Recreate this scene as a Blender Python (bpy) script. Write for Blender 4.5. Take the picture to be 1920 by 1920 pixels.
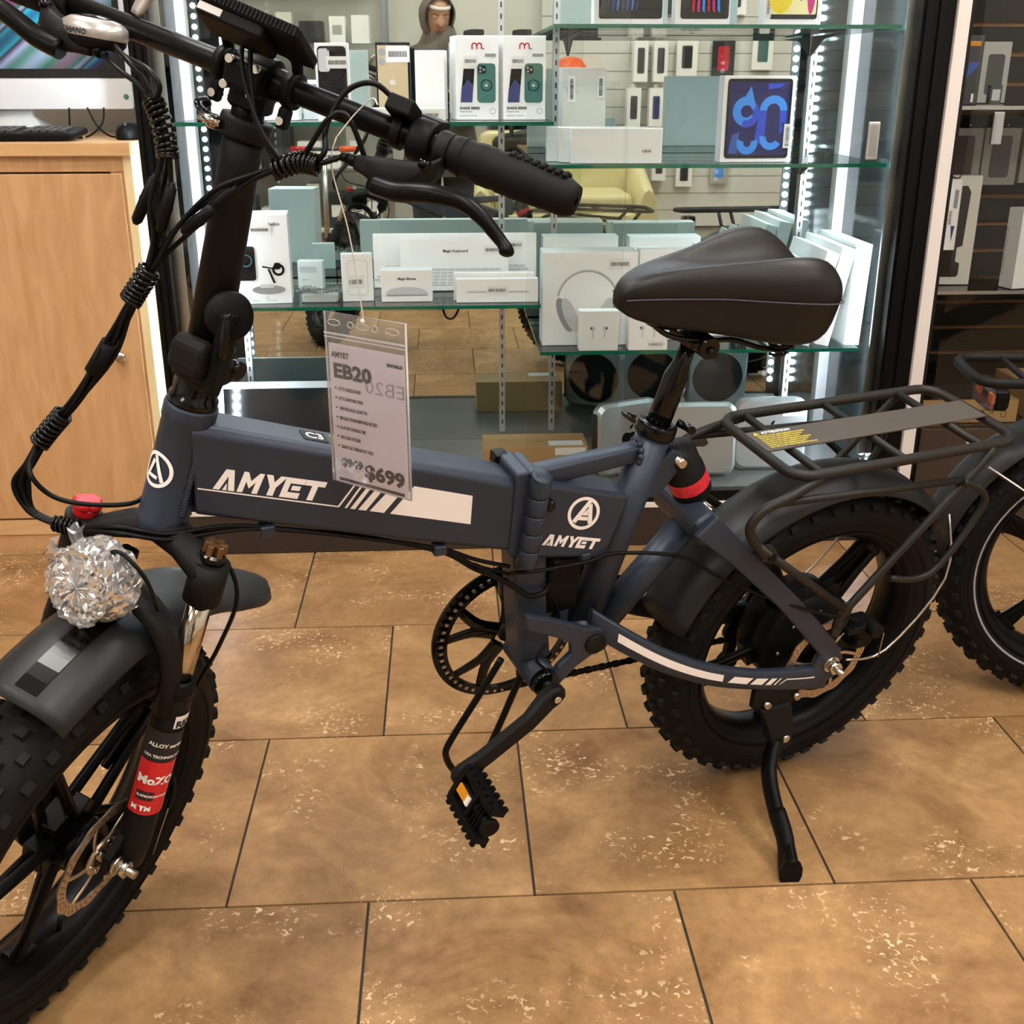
import bpy, bmesh, math, random
from mathutils import Vector, Matrix
random.seed(7)
for o in list(bpy.data.objects): bpy.data.objects.remove(o)
SC = bpy.context.scene
COL = SC.collection
R = math.radians
PI = math.pi

# ---------------------------------------------------------------- camera, world, exposure
cam = bpy.data.cameras.new('camera'); camo = bpy.data.objects.new('camera', cam); COL.objects.link(camo)
cam.sensor_fit = 'HORIZONTAL'; cam.sensor_width = 36.0; cam.lens = 36.0*2129.2/1920.0
cam.clip_start = 0.02; cam.clip_end = 60
camo.location = (0.3423, -1.3777, 1.14)
camo.rotation_euler = (R(90-20.872), 0, R(-3.32))
SC.camera = camo
W = bpy.data.worlds.new('world'); SC.world = W; W.use_nodes = True
W.node_tree.nodes['Background'].inputs[0].default_value = (1.0, 0.95, 0.88, 1)
W.node_tree.nodes['Background'].inputs[1].default_value = 0.05
vs = SC.view_settings
vs.view_transform = 'Standard'; vs.look = 'None'; vs.gamma = 1.0; vs.use_curve_mapping = False
vs.exposure = 0.0
LAMP = 27.0      # ceiling panel strength
LED = 380.0       # cabinet led strength

# ---------------------------------------------------------------- materials
def lin(c):
    c = c/255.0
    return c/12.92 if c <= 0.04045 else ((c+0.055)/1.055)**2.4
def rgb(r, g, b): return (lin(r), lin(g), lin(b), 1.0)
MATS = {}
def mat(name, col, rough=0.5, metal=0.0, spec=0.5, bump=0.0, bscale=200.0, var=0.0, vscale=8.0, coat=0.0, trans=0.0, emit=0.0, alpha=1.0):
    m = bpy.data.materials.new(name); m.use_nodes = True; MATS[name] = m
    nt = m.node_tree; b = nt.nodes['Principled BSDF']
    b.inputs['Base Color'].default_value = rgb(*col); b.inputs['Roughness'].default_value = rough
    b.inputs['Metallic'].default_value = metal; b.inputs['Specular IOR Level'].default_value = spec
    b.inputs['Coat Weight'].default_value = coat; b.inputs['Transmission Weight'].default_value = trans
    b.inputs['Alpha'].default_value = alpha
    if emit: b.inputs['Emission Color'].default_value = rgb(*col); b.inputs['Emission Strength'].default_value = emit
    if bump or var:
        tc = nt.nodes.new('ShaderNodeTexCoord'); n = nt.nodes.new('ShaderNodeTexNoise')
        nt.links.new(tc.outputs['Object'], n.inputs['Vector'])
        if bump:
            n.inputs['Scale'].default_value = bscale; n.inputs['Detail'].default_value = 4
            bp = nt.nodes.new('ShaderNodeBump'); bp.inputs['Strength'].default_value = bump; bp.inputs['Distance'].default_value = 0.001
            nt.links.new(n.outputs['Fac'], bp.inputs['Height']); nt.links.new(bp.outputs['Normal'], b.inputs['Normal'])
        if var:
            n2 = nt.nodes.new('ShaderNodeTexNoise'); n2.inputs['Scale'].default_value = vscale; n2.inputs['Detail'].default_value = 5
            nt.links.new(tc.outputs['Object'], n2.inputs['Vector'])
            mx = nt.nodes.new('ShaderNodeMix'); mx.data_type = 'RGBA'
            c = rgb(*col)
            mx.inputs[6].default_value = tuple(max(0, x*(1-var)) for x in c[:3])+(1,)
            mx.inputs[7].default_value = tuple(min(1, x*(1+var)) for x in c[:3])+(1,)
            nt.links.new(n2.outputs['Fac'], mx.inputs[0]); nt.links.new(mx.outputs[2], b.inputs['Base Color'])
    return m
def emis(name, col, s):
    m = bpy.data.materials.new(name); m.use_nodes = True; MATS[name] = m; nt = m.node_tree
    nt.nodes.remove(nt.nodes['Principled BSDF']); e = nt.nodes.new('ShaderNodeEmission')
    e.inputs[0].default_value = rgb(*col); e.inputs[1].default_value = s
    nt.links.new(e.outputs[0], nt.nodes['Material Output'].inputs[0]); return m
def thin(name, tint=(1, 1, 1), rough=0.0, ior=1.5, haze=0.0, hazecol=(0.8, 0.85, 0.83)):
    # thin clear sheet: fresnel mix of a straight-through and a mirror-like lobe
    m = bpy.data.materials.new(name); m.use_nodes = True; MATS[name] = m; nt = m.node_tree
    nt.nodes.remove(nt.nodes['Principled BSDF'])
    t = nt.nodes.new('ShaderNodeBsdfTransparent'); t.inputs[0].default_value = tint+(1,)
    g = nt.nodes.new('ShaderNodeBsdfGlossy'); g.inputs['Roughness'].default_value = rough
    f = nt.nodes.new('ShaderNodeFresnel'); f.inputs[0].default_value = ior
    mx = nt.nodes.new('ShaderNodeMixShader')
    nt.links.new(f.outputs[0], mx.inputs[0]); nt.links.new(t.outputs[0], mx.inputs[1]); nt.links.new(g.outputs[0], mx.inputs[2])
    out = mx
    if haze:
        d = nt.nodes.new('ShaderNodeBsdfDiffuse'); d.inputs[0].default_value = hazecol+(1,)
        m2 = nt.nodes.new('ShaderNodeMixShader'); m2.inputs[0].default_value = haze
        nt.links.new(mx.outputs[0], m2.inputs[1]); nt.links.new(d.outputs[0], m2.inputs[2]); out = m2
    nt.links.new(out.outputs[0], nt.nodes['Material Output'].inputs[0]); return m

mat('paint', (46, 54, 68), 0.40, 0.2, bump=0.12, bscale=900, spec=0.35)
mat('blackmetal', (13, 13, 14), 0.36, 0.35, spec=0.15)
mat('blackgloss', (9, 9, 10), 0.16, 0.0, coat=0.1, spec=0.25)
mat('blackmatte', (21, 20, 20), 0.55, 0.1, bump=0.1, bscale=800, spec=0.18)
mat('plastic', (12, 12, 13), 0.48, spec=0.12)
mat('fender', (30, 31, 33), 0.42, bump=0.08, bscale=700, spec=0.28)
mat('rubber', (17, 17, 18), 0.62, bump=0.15, bscale=500, var=0.18, vscale=30, spec=0.14)
mat('knob', (24, 25, 27), 0.66, var=0.2, vscale=60, spec=0.16)
mat('cable', (9, 9, 10), 0.38, spec=0.15)
mat('chrome', (205, 202, 196), 0.16, 1.0)
mat('stanchion', (196, 186, 172), 0.12, 1.0)
mat('steel', (178, 170, 160), 0.28, 1.0)
mat('disc', (196, 178, 158), 0.3, 0.9)
mat('decal', (244, 240, 240), 0.45)
mat('white', (236, 234, 232), 0.5)
mat('paper', (236, 226, 240), 0.75)
mat('ink', (28, 27, 30), 0.7)
mat('inkgrey', (176, 168, 178), 0.75)
mat('red', (186, 24, 30), 0.3)
mat('stickred', (206, 28, 40), 0.35)
mat('amber', (212, 140, 30), 0.25)
mat('yellow', (214, 196, 60), 0.5)
mat('leather', (24, 22, 21), 0.42, bump=0.25, bscale=600, spec=0.28)
mat('thread', (74, 68, 84), 0.7)
mat('silverplastic', (186, 182, 178), 0.3, 0.6)
mat('screen', (14, 15, 17), 0.12)
mat('brass', (120, 92, 60), 0.35, 0.8)
mat('rackblack', (34, 32, 30), 0.45, 0.1, spec=0.3)
mat('rackplate', (74, 68, 63), 0.5)  # plate lighter than the tubes: light off its top put into the colour
# ---------------------------------------------------------------- mesh building
I4 = Matrix.Identity(4)
def frame(o, x, y, z):
    m = Matrix((x, y, z)).transposed().to_4x4(); m.translation = o; return m
def axes(d, hint=(0, 0, 1)):
    # orthonormal frame with z along d
    z = Vector(d).normalized(); h = Vector(hint)
    if abs(z.dot(h.normalized())) > 0.98: h = Vector((1, 0, 0)) if abs(z.x) < 0.9 else Vector((0, 1, 0))
    x = h.cross(z).normalized(); y = z.cross(x); return x, y, z
def along(a, b, hint=(0, 0, 1)):
    a = Vector(a); x, y, z = axes(Vector(b)-a, hint); return frame(a, x, y, z)
def smoothpath(pts, n=6):
    P = [Vector(p) for p in pts]; out = []
    for i in range(len(P)-1):
        p0 = P[max(i-1, 0)]; p1 = P[i]; p2 = P[i+1]; p3 = P[min(i+2, len(P)-1)]
        for k in range(n):
            t = k/n
            out.append(0.5*((2*p1)+(p2-p0)*t+(2*p0-5*p1+4*p2-p3)*t*t+(3*p1-p0-3*p2+p3)*t**3))
    out.append(P[-1]); return out
class MB:
    def __init__(s, xf=None): s.v = []; s.f = []; s.fm = []; s.fs = []; s.xf = xf or I4; s.m = 0; s.sm = False
    def add(s, vs, fs, m=None):
        b = len(s.v); M = m or I4
        s.v += [s.xf @ (M @ Vector(p)) for p in vs]
        for f in fs: s.f.append([b+i for i in f]); s.fm.append(s.m); s.fs.append(s.sm)
        return s
    def box(s, c, d, m=None):
        x, y, z = c; a, b, e = d[0]/2, d[1]/2, d[2]/2
        vs = [(x+i*a, y+j*b, z+k*e) for i in (-1, 1) for j in (-1, 1) for k in (-1, 1)]
        return s.add(vs, [(0, 1, 3, 2), (4, 6, 7, 5), (0, 4, 5, 1), (2, 3, 7, 6), (0, 2, 6, 4), (1, 5, 7, 3)], m)
    def rbox(s, c, d, r, m=None, ax=2, n=4):
        # box with rounded corners around one axis and a small chamfer at its ends
        dx, dy, dz = [d[i] for i in ((1, 2, 0), (2, 0, 1), (0, 1, 2))[ax]]
        r = min(r, dx/2*0.98, dy/2*0.98); pl = []
        for qx, qy, a0 in ((1, 1, 0), (-1, 1, 90), (-1, -1, 180), (1, -1, 270)):
            for k in range(n+1):
                a = R(a0+90*k/n); pl.append((qx*(dx/2-r)+r*math.cos(a), qy*(dy/2-r)+r*math.sin(a)))
        e = min(r*0.35, dz*0.25)
        rings = [(-dz/2, 1-2*e/max(dx, dy)), (-dz/2+e, 1), (dz/2-e, 1), (dz/2, 1-2*e/max(dx, dy))]
        vs = []
        for z, k in rings:
            for x, y in pl:
                p = (x*k, y*k, z); p = (p[2], p[0], p[1]) if ax == 0 else ((p[1], p[2], p[0]) if ax == 1 else p)
                vs.append((p[0]+c[0], p[1]+c[1], p[2]+c[2]))
        N = len(pl); fs = []
        for q in range(3):
            for i in range(N): j = (i+1) % N; fs.append((q*N+i, q*N+j, (q+1)*N+j, (q+1)*N+i))
        fs.append(tuple(range(N-1, -1, -1))); fs.append(tuple(range(3*N, 4*N)))
        return s.add(vs, fs, m)
    def tube(s, pts, r, n=10, cap=True, m=None, flat=1.0, hint=(0, 0, 1), closed=False):
        P = [Vector(p) for p in pts]; N = len(P); rr = r if isinstance(r, (list, tuple)) else [r]*N
        vs = []; fs = []; T = []
        for i in range(N):
            if closed: t = P[(i+1) % N]-P[i-1]
            else: t = P[min(i+1, N-1)]-P[max(i-1, 0)]
            T.append(t.normalized() if t.length > 1e-9 else Vector((0, 0, 1)))
        x, y, _ = axes(T[0], hint); s0 = s.sm; s.sm = True
        for i in range(N):
            x = (x-T[i]*x.dot(T[i])).normalized(); y = T[i].cross(x)
            for k in range(n):
                a = 2*PI*k/n; vs.append(P[i]+x*(rr[i]*math.cos(a))+y*(rr[i]*flat*math.sin(a)))
        L = N if closed else N-1
        for i in range(L):
            for k in range(n):
                j = (k+1) % n; i2 = (i+1) % N; fs.append((i*n+k, i*n+j, i2*n+j, i2*n+k))
        s.add(vs, fs, m); s.sm = s0
        if cap and not closed:
            b = len(s.v)-len(vs)
            for f in (tuple(range(n-1, -1, -1)), tuple(range((N-1)*n, N*n))):
                s.f.append([b+q for q in f]); s.fm.append(s.m); s.fs.append(False)
        return s
    def cyl(s, a, b, r, r2=None, n=16, m=None): return s.tube([a, b], [r, r if r2 is None else r2], n, True, m)
    def lathe(s, prof, m=None, n=32, a0=0.0, a1=360.0, smooth=True):
        # profile of (radius, height) spun about local z
        full = abs(a1-a0) >= 359.9; K = n if full else n+1; N = len(prof); vs = []; fs = []
        for k in range(K):
            a = R(a0+(a1-a0)*k/n)
            for q, z in prof: vs.append((q*math.cos(a), q*math.sin(a), z))
        for k in range(n):
            k2 = (k+1) % K
            for i in range(N-1): fs.append((k*N+i, k2*N+i, k2*N+i+1, k*N+i+1))
        s0 = s.sm; s.sm = smooth; s.add(vs, fs, m); s.sm = s0; return s
    def prism(s, poly, h, m=None, z0=0.0):
        N = len(poly); vs = [(x, y, z0) for x, y in poly]+[(x, y, z0+h) for x, y in poly]
        fs = [tuple(range(N-1, -1, -1)), tuple(range(N, 2*N))]+[(i, (i+1) % N, N+(i+1) % N, N+i) for i in range(N)]
        return s.add(vs, fs, m)
    def ell(s, c, d, m=None, nu=14, nv=9):
        vs = []; fs = []
        for j in range(nv+1):
            t = PI*j/nv
            for i in range(nu):
                a = 2*PI*i/nu; vs.append((c[0]+d[0]*math.sin(t)*math.cos(a), c[1]+d[1]*math.sin(t)*math.sin(a), c[2]+d[2]*math.cos(t)))
        for j in range(nv):
            for i in range(nu): k = (i+1) % nu; fs.append((j*nu+i, (j+1)*nu+i, (j+1)*nu+k, j*nu+k))
        s0 = s.sm; s.sm = True; s.add(vs, fs, m); s.sm = s0; return s
    def loft(s, rings, m=None, cap=True, close=True):
        N = len(rings[0]); vs = [p for r_ in rings for p in r_]; fs = []
        for i in range(len(rings)-1):
            for k in range(N if close else N-1): j = (k+1) % N; fs.append((i*N+k, i*N+j, (i+1)*N+j, (i+1)*N+k))
        s0 = s.sm; s.sm = True; s.add(vs, fs, m); s.sm = s0
        if cap and close:
            b = len(s.v)-len(vs)
            for f in (tuple(range(N-1, -1, -1)), tuple(range((len(rings)-1)*N, len(rings)*N))):
                s.f.append([b+q for q in f]); s.fm.append(s.m); s.fs.append(False)
        return s
    def mesh(s, name, mats):
        me = bpy.data.meshes.new(name); me.from_pydata([tuple(p) for p in s.v], [], s.f)
        for mm in (mats if isinstance(mats, (list, tuple)) else [mats]): me.materials.append(MATS[mm])
        me.polygons.foreach_set('material_index', s.fm); me.polygons.foreach_set('use_smooth', s.fs)
        me.validate(); me.update()
        bm = bmesh.new(); bm.from_mesh(me); bmesh.ops.remove_doubles(bm, verts=bm.verts, dist=1e-6)
        bmesh.ops.recalc_face_normals(bm, faces=bm.faces); bm.to_mesh(me); bm.free(); return me
    def build(s, name, mats, parent=None, bevel=0.0, sub=0, label=None):
        o = bpy.data.objects.new(name, s.mesh(name, mats)); COL.objects.link(o)
        if parent: o.parent = parent
        if bevel:
            q = o.modifiers.new('bevel', 'BEVEL'); q.width = bevel; q.segments = 2; q.limit_method = 'ANGLE'; q.angle_limit = R(40)
        if sub: q = o.modifiers.new('sub', 'SUBSURF'); q.levels = sub; q.render_levels = sub
        if label: o['label'] = label
        return o
def thing(name, label, cat, loc=(0, 0, 0), rotz=0.0, group=None):
    o = bpy.data.objects.new(name, None); COL.objects.link(o); o.location = loc; o.rotation_euler = (0, 0, rotz)
    o.empty_display_size = 0.05
    return tag(o, label, cat, group)
def tag(o, label, cat, group=None):
    o['label'] = label; o['category'] = cat
    if group: o['group'] = group
    return o
def struct(o): o['kind'] = 'structure'; return o
def text_mesh(txt, size, ext=0.0, bold=0.0, shear=0.0, align='LEFT', space=1.0):
    c = bpy.data.curves.new('t', 'FONT'); c.body = txt; c.size = size; c.extrude = ext; c.offset = bold; c.shear = shear
    c.align_x = align; c.space_character = space; c.resolution_u = 2
    o = bpy.data.objects.new('t', c); COL.objects.link(o)
    dg = bpy.context.evaluated_depsgraph_get(); me = bpy.data.meshes.new_from_object(o.evaluated_get(dg))
    bpy.data.objects.remove(o); bpy.data.curves.remove(c); return me
def text(txt, size, m, material, parent=None, name='lettering', width=None, **k):
    # lettering laid in the local xy plane of frame m
    me = text_mesh(txt, size, **k)
    if width:
        xs = [v.co.x for v in me.vertices]; w = max(xs)-min(xs); q = width/w
        for v in me.vertices: v.co.x *= q
    me.materials.clear(); me.materials.append(MATS[material]); me.transform(m)
    o = bpy.data.objects.new(name, me); COL.objects.link(o)
    if parent: o.parent = parent
    return o
def texts(lines, parent, material, name='lettering'):
    # several print lines joined to one flat print: (text, size, frame, width or None, bold)
    bm = bmesh.new()
    for t, size, m, width, bold in lines:
        me = text_mesh(t, size, bold=bold)
        if width:
            xs = [v.co.x for v in me.vertices]; w = max(xs)-min(xs)
            for v in me.vertices: v.co.x *= width/w
        me.transform(m); bm.from_mesh(me); bpy.data.meshes.remove(me)
    me = bpy.data.meshes.new(name); bm.to_mesh(me); bm.free(); me.materials.append(MATS[material])
    o = bpy.data.objects.new(name, me); COL.objects.link(o)
    if parent: o.parent = parent
    return o
def copy_tree(o, parent=None):
    c = o.copy(); COL.objects.link(c); c.parent = parent
    for ch in [x for x in bpy.data.objects if x.parent == o]: copy_tree(ch, c)
    return c
GLYPH = {'A': ([[(0, 0), (.31, 0), (.72, .68), (.73, 0), (1.03, 0), (1.0, 1), (.60, 1)], [(.45, 0), (.66, 0), (.655, .35)]], 1.1, 0),
 'M': ([[(0, 0), (.27, 0), (.27, .55), (.5, .22), (.73, .55), (.73, 0), (1, 0), (1, 1), (.78, 1), (.5, .58), (.22, 1), (0, 1)]], 1.08, 1),
 'Y': ([[(.35, 0), (.66, 0), (.66, .42), (1.02, 1), (.70, 1), (.5, .66), (.30, 1), (-.02, 1), (.35, .42)]], .95, 1),
 'E': ([[(0, 0), (.95, 0), (.95, .28), (.30, .28), (.30, .73), (1, .73), (1, 1), (0, 1)], [(.44, .4), (.88, .4), (.88, .62), (.44, .62)]], 1.02, 1),
 'T': ([[(.35, 0), (.66, 0), (.66, .73), (1.02, .73), (1.02, 1), (-.04, 1), (-.04, .73), (.35, .73)]], 1.0, 1)}
def brandword(mb, o, ux, uy, n, width, height, h=0.0004, shear=0.34):
    # the slanted brand letters, on a plane with axes ux, uy and outward normal n
    tot = sum(GLYPH[c][1] for c in 'AMYET'); x = 0; fr = frame(Vector(o), Vector(ux), Vector(uy), Vector(n))
    for c in 'AMYET':
        polys, adv, sh = GLYPH[c]
        for p in polys:
            q = [((x+a*0.96)/tot*width + (b*shear*height if sh else 0), b*height) for a, b in p]
            mb.prism(q, h, fr)
        x += adv
def emblem(mb, o, ux, uy, n, r, h=0.0004):
    fr = frame(Vector(o), Vector(ux), Vector(uy), Vector(n)); N = 40
    vs = []; fs = []
    for k in range(N):
        a = 2*PI*k/N
        for q in (r, r*0.8): vs.append((q*math.cos(a), q*math.sin(a), h))
    for k in range(N): j = (k+1) % N; fs.append((2*k, 2*j, 2*j+1, 2*k+1))
    mb.add(vs, fs, fr)
    mb.prism([(-.62*r, -.5*r), (-.38*r, -.62*r), (.36*r, .72*r), (.14*r, .8*r)], h, fr)
    mb.prism([(.2*r, .5*r), (.42*r, .62*r), (.66*r, -.55*r), (.4*r, -.62*r)], h, fr)
    mb.prism([(-.3*r, -.42*r), (.34*r, -.42*r), (.3*r, -.2*r), (-.16*r, -.2*r)], h, fr)
    mb.prism([(-.1*r, -.12*r), (.28*r, -.12*r), (.22*r, .3*r)], h, fr)
def apple(mb, m, s, h=0.0004):
    # bitten fruit emblem with a leaf
    pts = []
    for a in range(0, 360, 10):
        t = R(a); x = math.cos(t); y = math.sin(t); rr = 0.46+0.05*math.cos(2*t)
        if y > 0.8: rr -= 0.10*(y-0.8)/0.2
        if y < -0.85: rr -= 0.05*(-y-0.85)/0.15
        px, py = rr*x*1.0, rr*y
        d = math.hypot(px-0.56, py-0.08)
        if d < 0.22: px, py = 0.56+(px-0.56)*0.22/max(d, .01), 0.08+(py-0.08)*0.22/max(d, .01)
        pts.append((px*s, py*s))
    mb.prism(pts, h, m)
    lf = [(0.0, .5), (.03, .66), (.12, .76), (.22, .8), (.2, .66), (.12, .55)]
    mb.prism([(x*s, y*s) for x, y in lf], h, m)
# ---------------------------------------------------------------- room shell
mat('wallwhite', (214, 210, 202), 0.7, var=0.04, vscale=3)
mat('darkwall', (52, 46, 42), 0.7)
mat('ceil', (225, 222, 215), 0.8)
mat('grout', (58, 50, 42), 0.85, var=0.25, vscale=40)
mat('frameblack', (9, 9, 10), 0.35, 0.1, spec=0.18)
mat('kick', (44, 34, 27), 0.5, var=0.15, vscale=30)
mat('alu', (206, 206, 204), 0.3, 0.75)
mat('aluwhite', (222, 214, 210), 0.45, 0.1)
mat('deck', (96, 98, 96), 0.25, 0.1)
def tile_material():
    m = bpy.data.materials.new('tile'); m.use_nodes = True; MATS['tile'] = m; nt = m.node_tree; N = nt.nodes; L = nt.links
    b = N['Principled BSDF']; tc = N.new('ShaderNodeTexCoord'); oi = N.new('ShaderNodeObjectInfo')
    sc = N.new('ShaderNodeVectorMath'); sc.operation = 'SCALE'; sc.inputs[0].default_value = (31.0, 17.0, 9.0); L.new(oi.outputs['Random'], sc.inputs[3])
    ad = N.new('ShaderNodeVectorMath'); L.new(tc.outputs['Object'], ad.inputs[0]); L.new(sc.outputs[0], ad.inputs[1])
    def noise(s, det=6, ro=0.6, dist=0.0):
        n = N.new('ShaderNodeTexNoise'); n.inputs['Scale'].default_value = s; n.inputs['Detail'].default_value = det; n.inputs['Roughness'].default_value = ro
        n.inputs['Distortion'].default_value = dist; L.new(ad.outputs[0], n.inputs['Vector']); return n
    def ramp(src, p0, p1, c0=(0, 0, 0, 1), c1=(1, 1, 1, 1)):
        r = N.new('ShaderNodeValToRGB'); r.color_ramp.elements[0].position = p0; r.color_ramp.elements[1].position = p1
        r.color_ramp.elements[0].color = c0; r.color_ramp.elements[1].color = c1; L.new(src, r.inputs[0]); return r
    def mix(f, a, bb, mode='MIX'):
        x = N.new('ShaderNodeMix'); x.data_type = 'RGBA'; x.blend_type = mode
        for sock, val in ((0, f), (6, a), (7, bb)):
            if hasattr(val, 'is_linked'): L.new(val, x.inputs[sock])
            else: x.inputs[sock].default_value = val
        return x.outputs[2]
    base = ramp(noise(5.0, 9, 0.66, 0.7).outputs['Fac'], 0.32, 0.68, rgb(122, 87, 52), rgb(178, 139, 94))
    fine = ramp(noise(38, 6, 0.7).outputs['Fac'], 0.3, 0.75, (0.76, 0.76, 0.76, 1), (1.16, 1.16, 1.16, 1))
    c = mix(1.0, base.outputs[0], fine.outputs[0], 'MULTIPLY')
    # pale pitted veins gathered in patches
    pit = ramp(noise(105, 2, 0.5, 0.7).outputs['Fac'], 0.60, 0.645)
    patch = ramp(noise(6.5, 4, 0.55).outputs['Fac'], 0.52, 0.66)
    mm = N.new('ShaderNodeMath'); mm.operation = 'MULTIPLY'; L.new(pit.outputs[0], mm.inputs[0]); L.new(patch.outputs[0], mm.inputs[1])
    c = mix(mm.outputs[0], c, rgb(224, 196, 160))
    v = N.new('ShaderNodeTexVoronoi'); v.feature = 'DISTANCE_TO_EDGE'; v.inputs['Scale'].default_value = 5.0
    wv = N.new('ShaderNodeVectorMath'); L.new(ad.outputs[0], wv.inputs[0])
    nz = noise(9, 4); s2 = N.new('ShaderNodeVectorMath'); s2.operation = 'SCALE'; s2.inputs[3].default_value = 0.22; L.new(nz.outputs['Color'], s2.inputs[0]); L.new(s2.outputs[0], wv.inputs[1]); L.new(wv.outputs[0], v.inputs['Vector'])
    vein = ramp(v.outputs['Distance'], 0.0, 0.009, (1, 1, 1, 1), (0, 0, 0, 1)); vm = ramp(noise(6.5, 3).outputs['Fac'], 0.60, 0.70)
    m2 = N.new('ShaderNodeMath'); m2.operation = 'MULTIPLY'; L.new(vein.outputs[0], m2.inputs[0]); L.new(vm.outputs[0], m2.inputs[1])
    c = mix(m2.outputs[0], c, rgb(212, 180, 144))
    L.new(c, b.inputs['Base Color']); b.inputs['Roughness'].default_value = 0.42; b.inputs['Specular IOR Level'].default_value = 0.4
    rr = ramp(mm.outputs[0], 0, 1, (0.44, 0.44, 0.44, 1), (0.2, 0.2, 0.2, 1)); L.new(rr.outputs[0], b.inputs['Roughness'])
    bp = N.new('ShaderNodeBump'); bp.inputs['Strength'].default_value = 0.12; bp.inputs['Distance'].default_value = 0.002
    L.new(fine.outputs[0], bp.inputs['Height']); L.new(bp.outputs[0], b.inputs['Normal'])
tile_material()
X0, X1, Y0, Y1, H = -2.6, 3.6, -3.6, 2.05, 2.75
fb = MB().box(((X0+X1)/2, (Y0+Y1)/2, -0.0535), (X1-X0, Y1-Y0, 0.1)).build('floor', 'grout'); struct(fb)
fb['label'] = 'tan stone-look tiled shop floor with dark joints'
TA = 0.45646
tm = MB(); g = TA-0.0042
tm.box((0, 0, -0.004), (g, g, 0.008)); tme = tm.mesh('tile', 'tile')
cuts = {}
for j in range(-8, 4):
    off = 0.0 if j % 2 == 0 else 0.2095
    if j == 2: off = -0.0084
    for i in range(-6, 9):
        x0, x1 = max(i*TA+off, X0), min((i+1)*TA+off, X1); y0, y1 = max(j*TA, Y0), min((j+1)*TA, Y1)
        if x1-x0 < 0.03 or y1-y0 < 0.03: continue
        full = x1-x0 > TA-1e-4 and y1-y0 > TA-1e-4
        me = tme if full else MB().box((0, 0, -0.004), (x1-x0-0.0042, y1-y0-0.0042, 0.008)).mesh('tile', 'tile')
        o = bpy.data.objects.new('tile', me); COL.objects.link(o); o.parent = fb; o.location = ((x0+x1)/2, (y0+y1)/2, 0.0)
def slab(name, c, d, m, lab=None):
    o = struct(MB().box(c, d).build(name, m))
    if lab: o['label'] = lab
    return o
slab('wall_front', ((X0+X1)/2, Y1+0.05, H/2), (X1-X0, 0.1, H), 'wallwhite', 'pale shop wall behind the desk and cabinets')
slab('wall_back', ((X0+X1)/2, Y0-0.05, H/2), (X1-X0, 0.1, H), 'wallwhite', 'white shop wall opposite the glass cabinet')
slab('wall_left', (X0-0.05, (Y0+Y1)/2, H/2), (0.1, Y1-Y0, H), 'wallwhite', 'plain white side wall beside the desk')
slab('wall_right', (X1+0.05, (Y0+Y1)/2, H/2), (0.1, Y1-Y0, H), 'wallwhite', 'plain white side wall beyond the second bike')
slab('ceiling', ((X0+X1)/2, (Y0+Y1)/2, H+0.05), (X1-X0, Y1-Y0, 0.1), 'ceil', 'white shop ceiling with light panels')
emis('lamp', (255, 249, 241), LAMP)
mat('lampframe', (230, 230, 228), 0.5)
for x, y, lab in ((-0.4, 0.35, 'square ceiling light panel over the front of the folding bike'), (1.7, 0.35, 'square ceiling light panel above the second bike'),
        (-1.3, -1.0, 'square ceiling light panel over the open floor near the left wall'), (0.6, -1.0, 'square ceiling light panel above the person'), (2.5, -1.0, 'square ceiling light panel over the open floor near the right wall'),
        (-1.3, -2.4, 'square ceiling light panel above the shelf unit'), (0.6, -2.4, 'square ceiling light panel between shelf unit and sofa'), (2.5, -2.4, 'square ceiling light panel above the slatwall')):
    t = thing('ceiling_light', lab, 'light', (x, y, H-0.03), 0, 'ceiling light panels')
    MB().box((0, 0.31, 0.01), (0.64, 0.02, 0.04)).box((0, -0.31, 0.01), (0.64, 0.02, 0.04)).box((0.31, 0, 0.01), (0.02, 0.6, 0.04)).box((-0.31, 0, 0.01), (0.02, 0.6, 0.04)).build('frame', 'lampframe', t)
    MB().box((0, 0, 0.015), (0.6, 0.6, 0.01)).build('diffuser', 'lamp', t)

# ---------------------------------------------------------------- glass display cabinet
thin('glass', (0.985, 0.995, 0.99), 0.0, 1.3)
thin('shelfglass', (0.93, 0.985, 0.965), 0.0, 1.5)
mat('glassedge', (22, 132, 104), 0.12, spec=0.8, trans=0.35)
mat('mirror', (206, 214, 209), 0.012, 1.0)
mat('brushed', (190, 196, 198), 0.28, 1.0)
mat('acrylic', (34, 40, 40), 0.1, spec=0.5)
mat('slotdark', (18, 18, 18), 0.6)
emis('led', (225, 240, 255), LED)
emis('topfill', (235, 243, 255), LED*0.42)  # glow of the added fill bar above the shelves
CX0, CX1, CYF, CYB, CT = -0.34, 1.44, 1.345, 1.845, 2.1
cab = thing('display_cabinet', 'tall glass display cabinet with black posts, mirrored back and glass shelves', 'cabinet', ((CX0+CX1)/2, CYF+0.2, 0))
CO = Vector(((CX0+CX1)/2, CYF+0.2, 0)); CM = Matrix.Translation(-CO)
def cmb(): return MB(CM)
b = cmb().box(((CX0+CX1)/2+.045, CYF+0.25, 0.056), (CX1-CX0+.09, 0.5, 0.112)); base = b.build('base', 'kick', cab, bevel=0.002)
cmb().box(((CX0+CX1)/2+.045, CYF+0.003, 0.112), (CX1-CX0+.09, 0.012, 0.012)).build('track', 'aluwhite', cab, label='pale metal track along the base')
cmb().box(((CX0+CX1)/2+.045, CYF+0.004, 0.006), (CX1-CX0+.09, 0.012, 0.006)).build('toe_strip', 'kick', cab)
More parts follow.
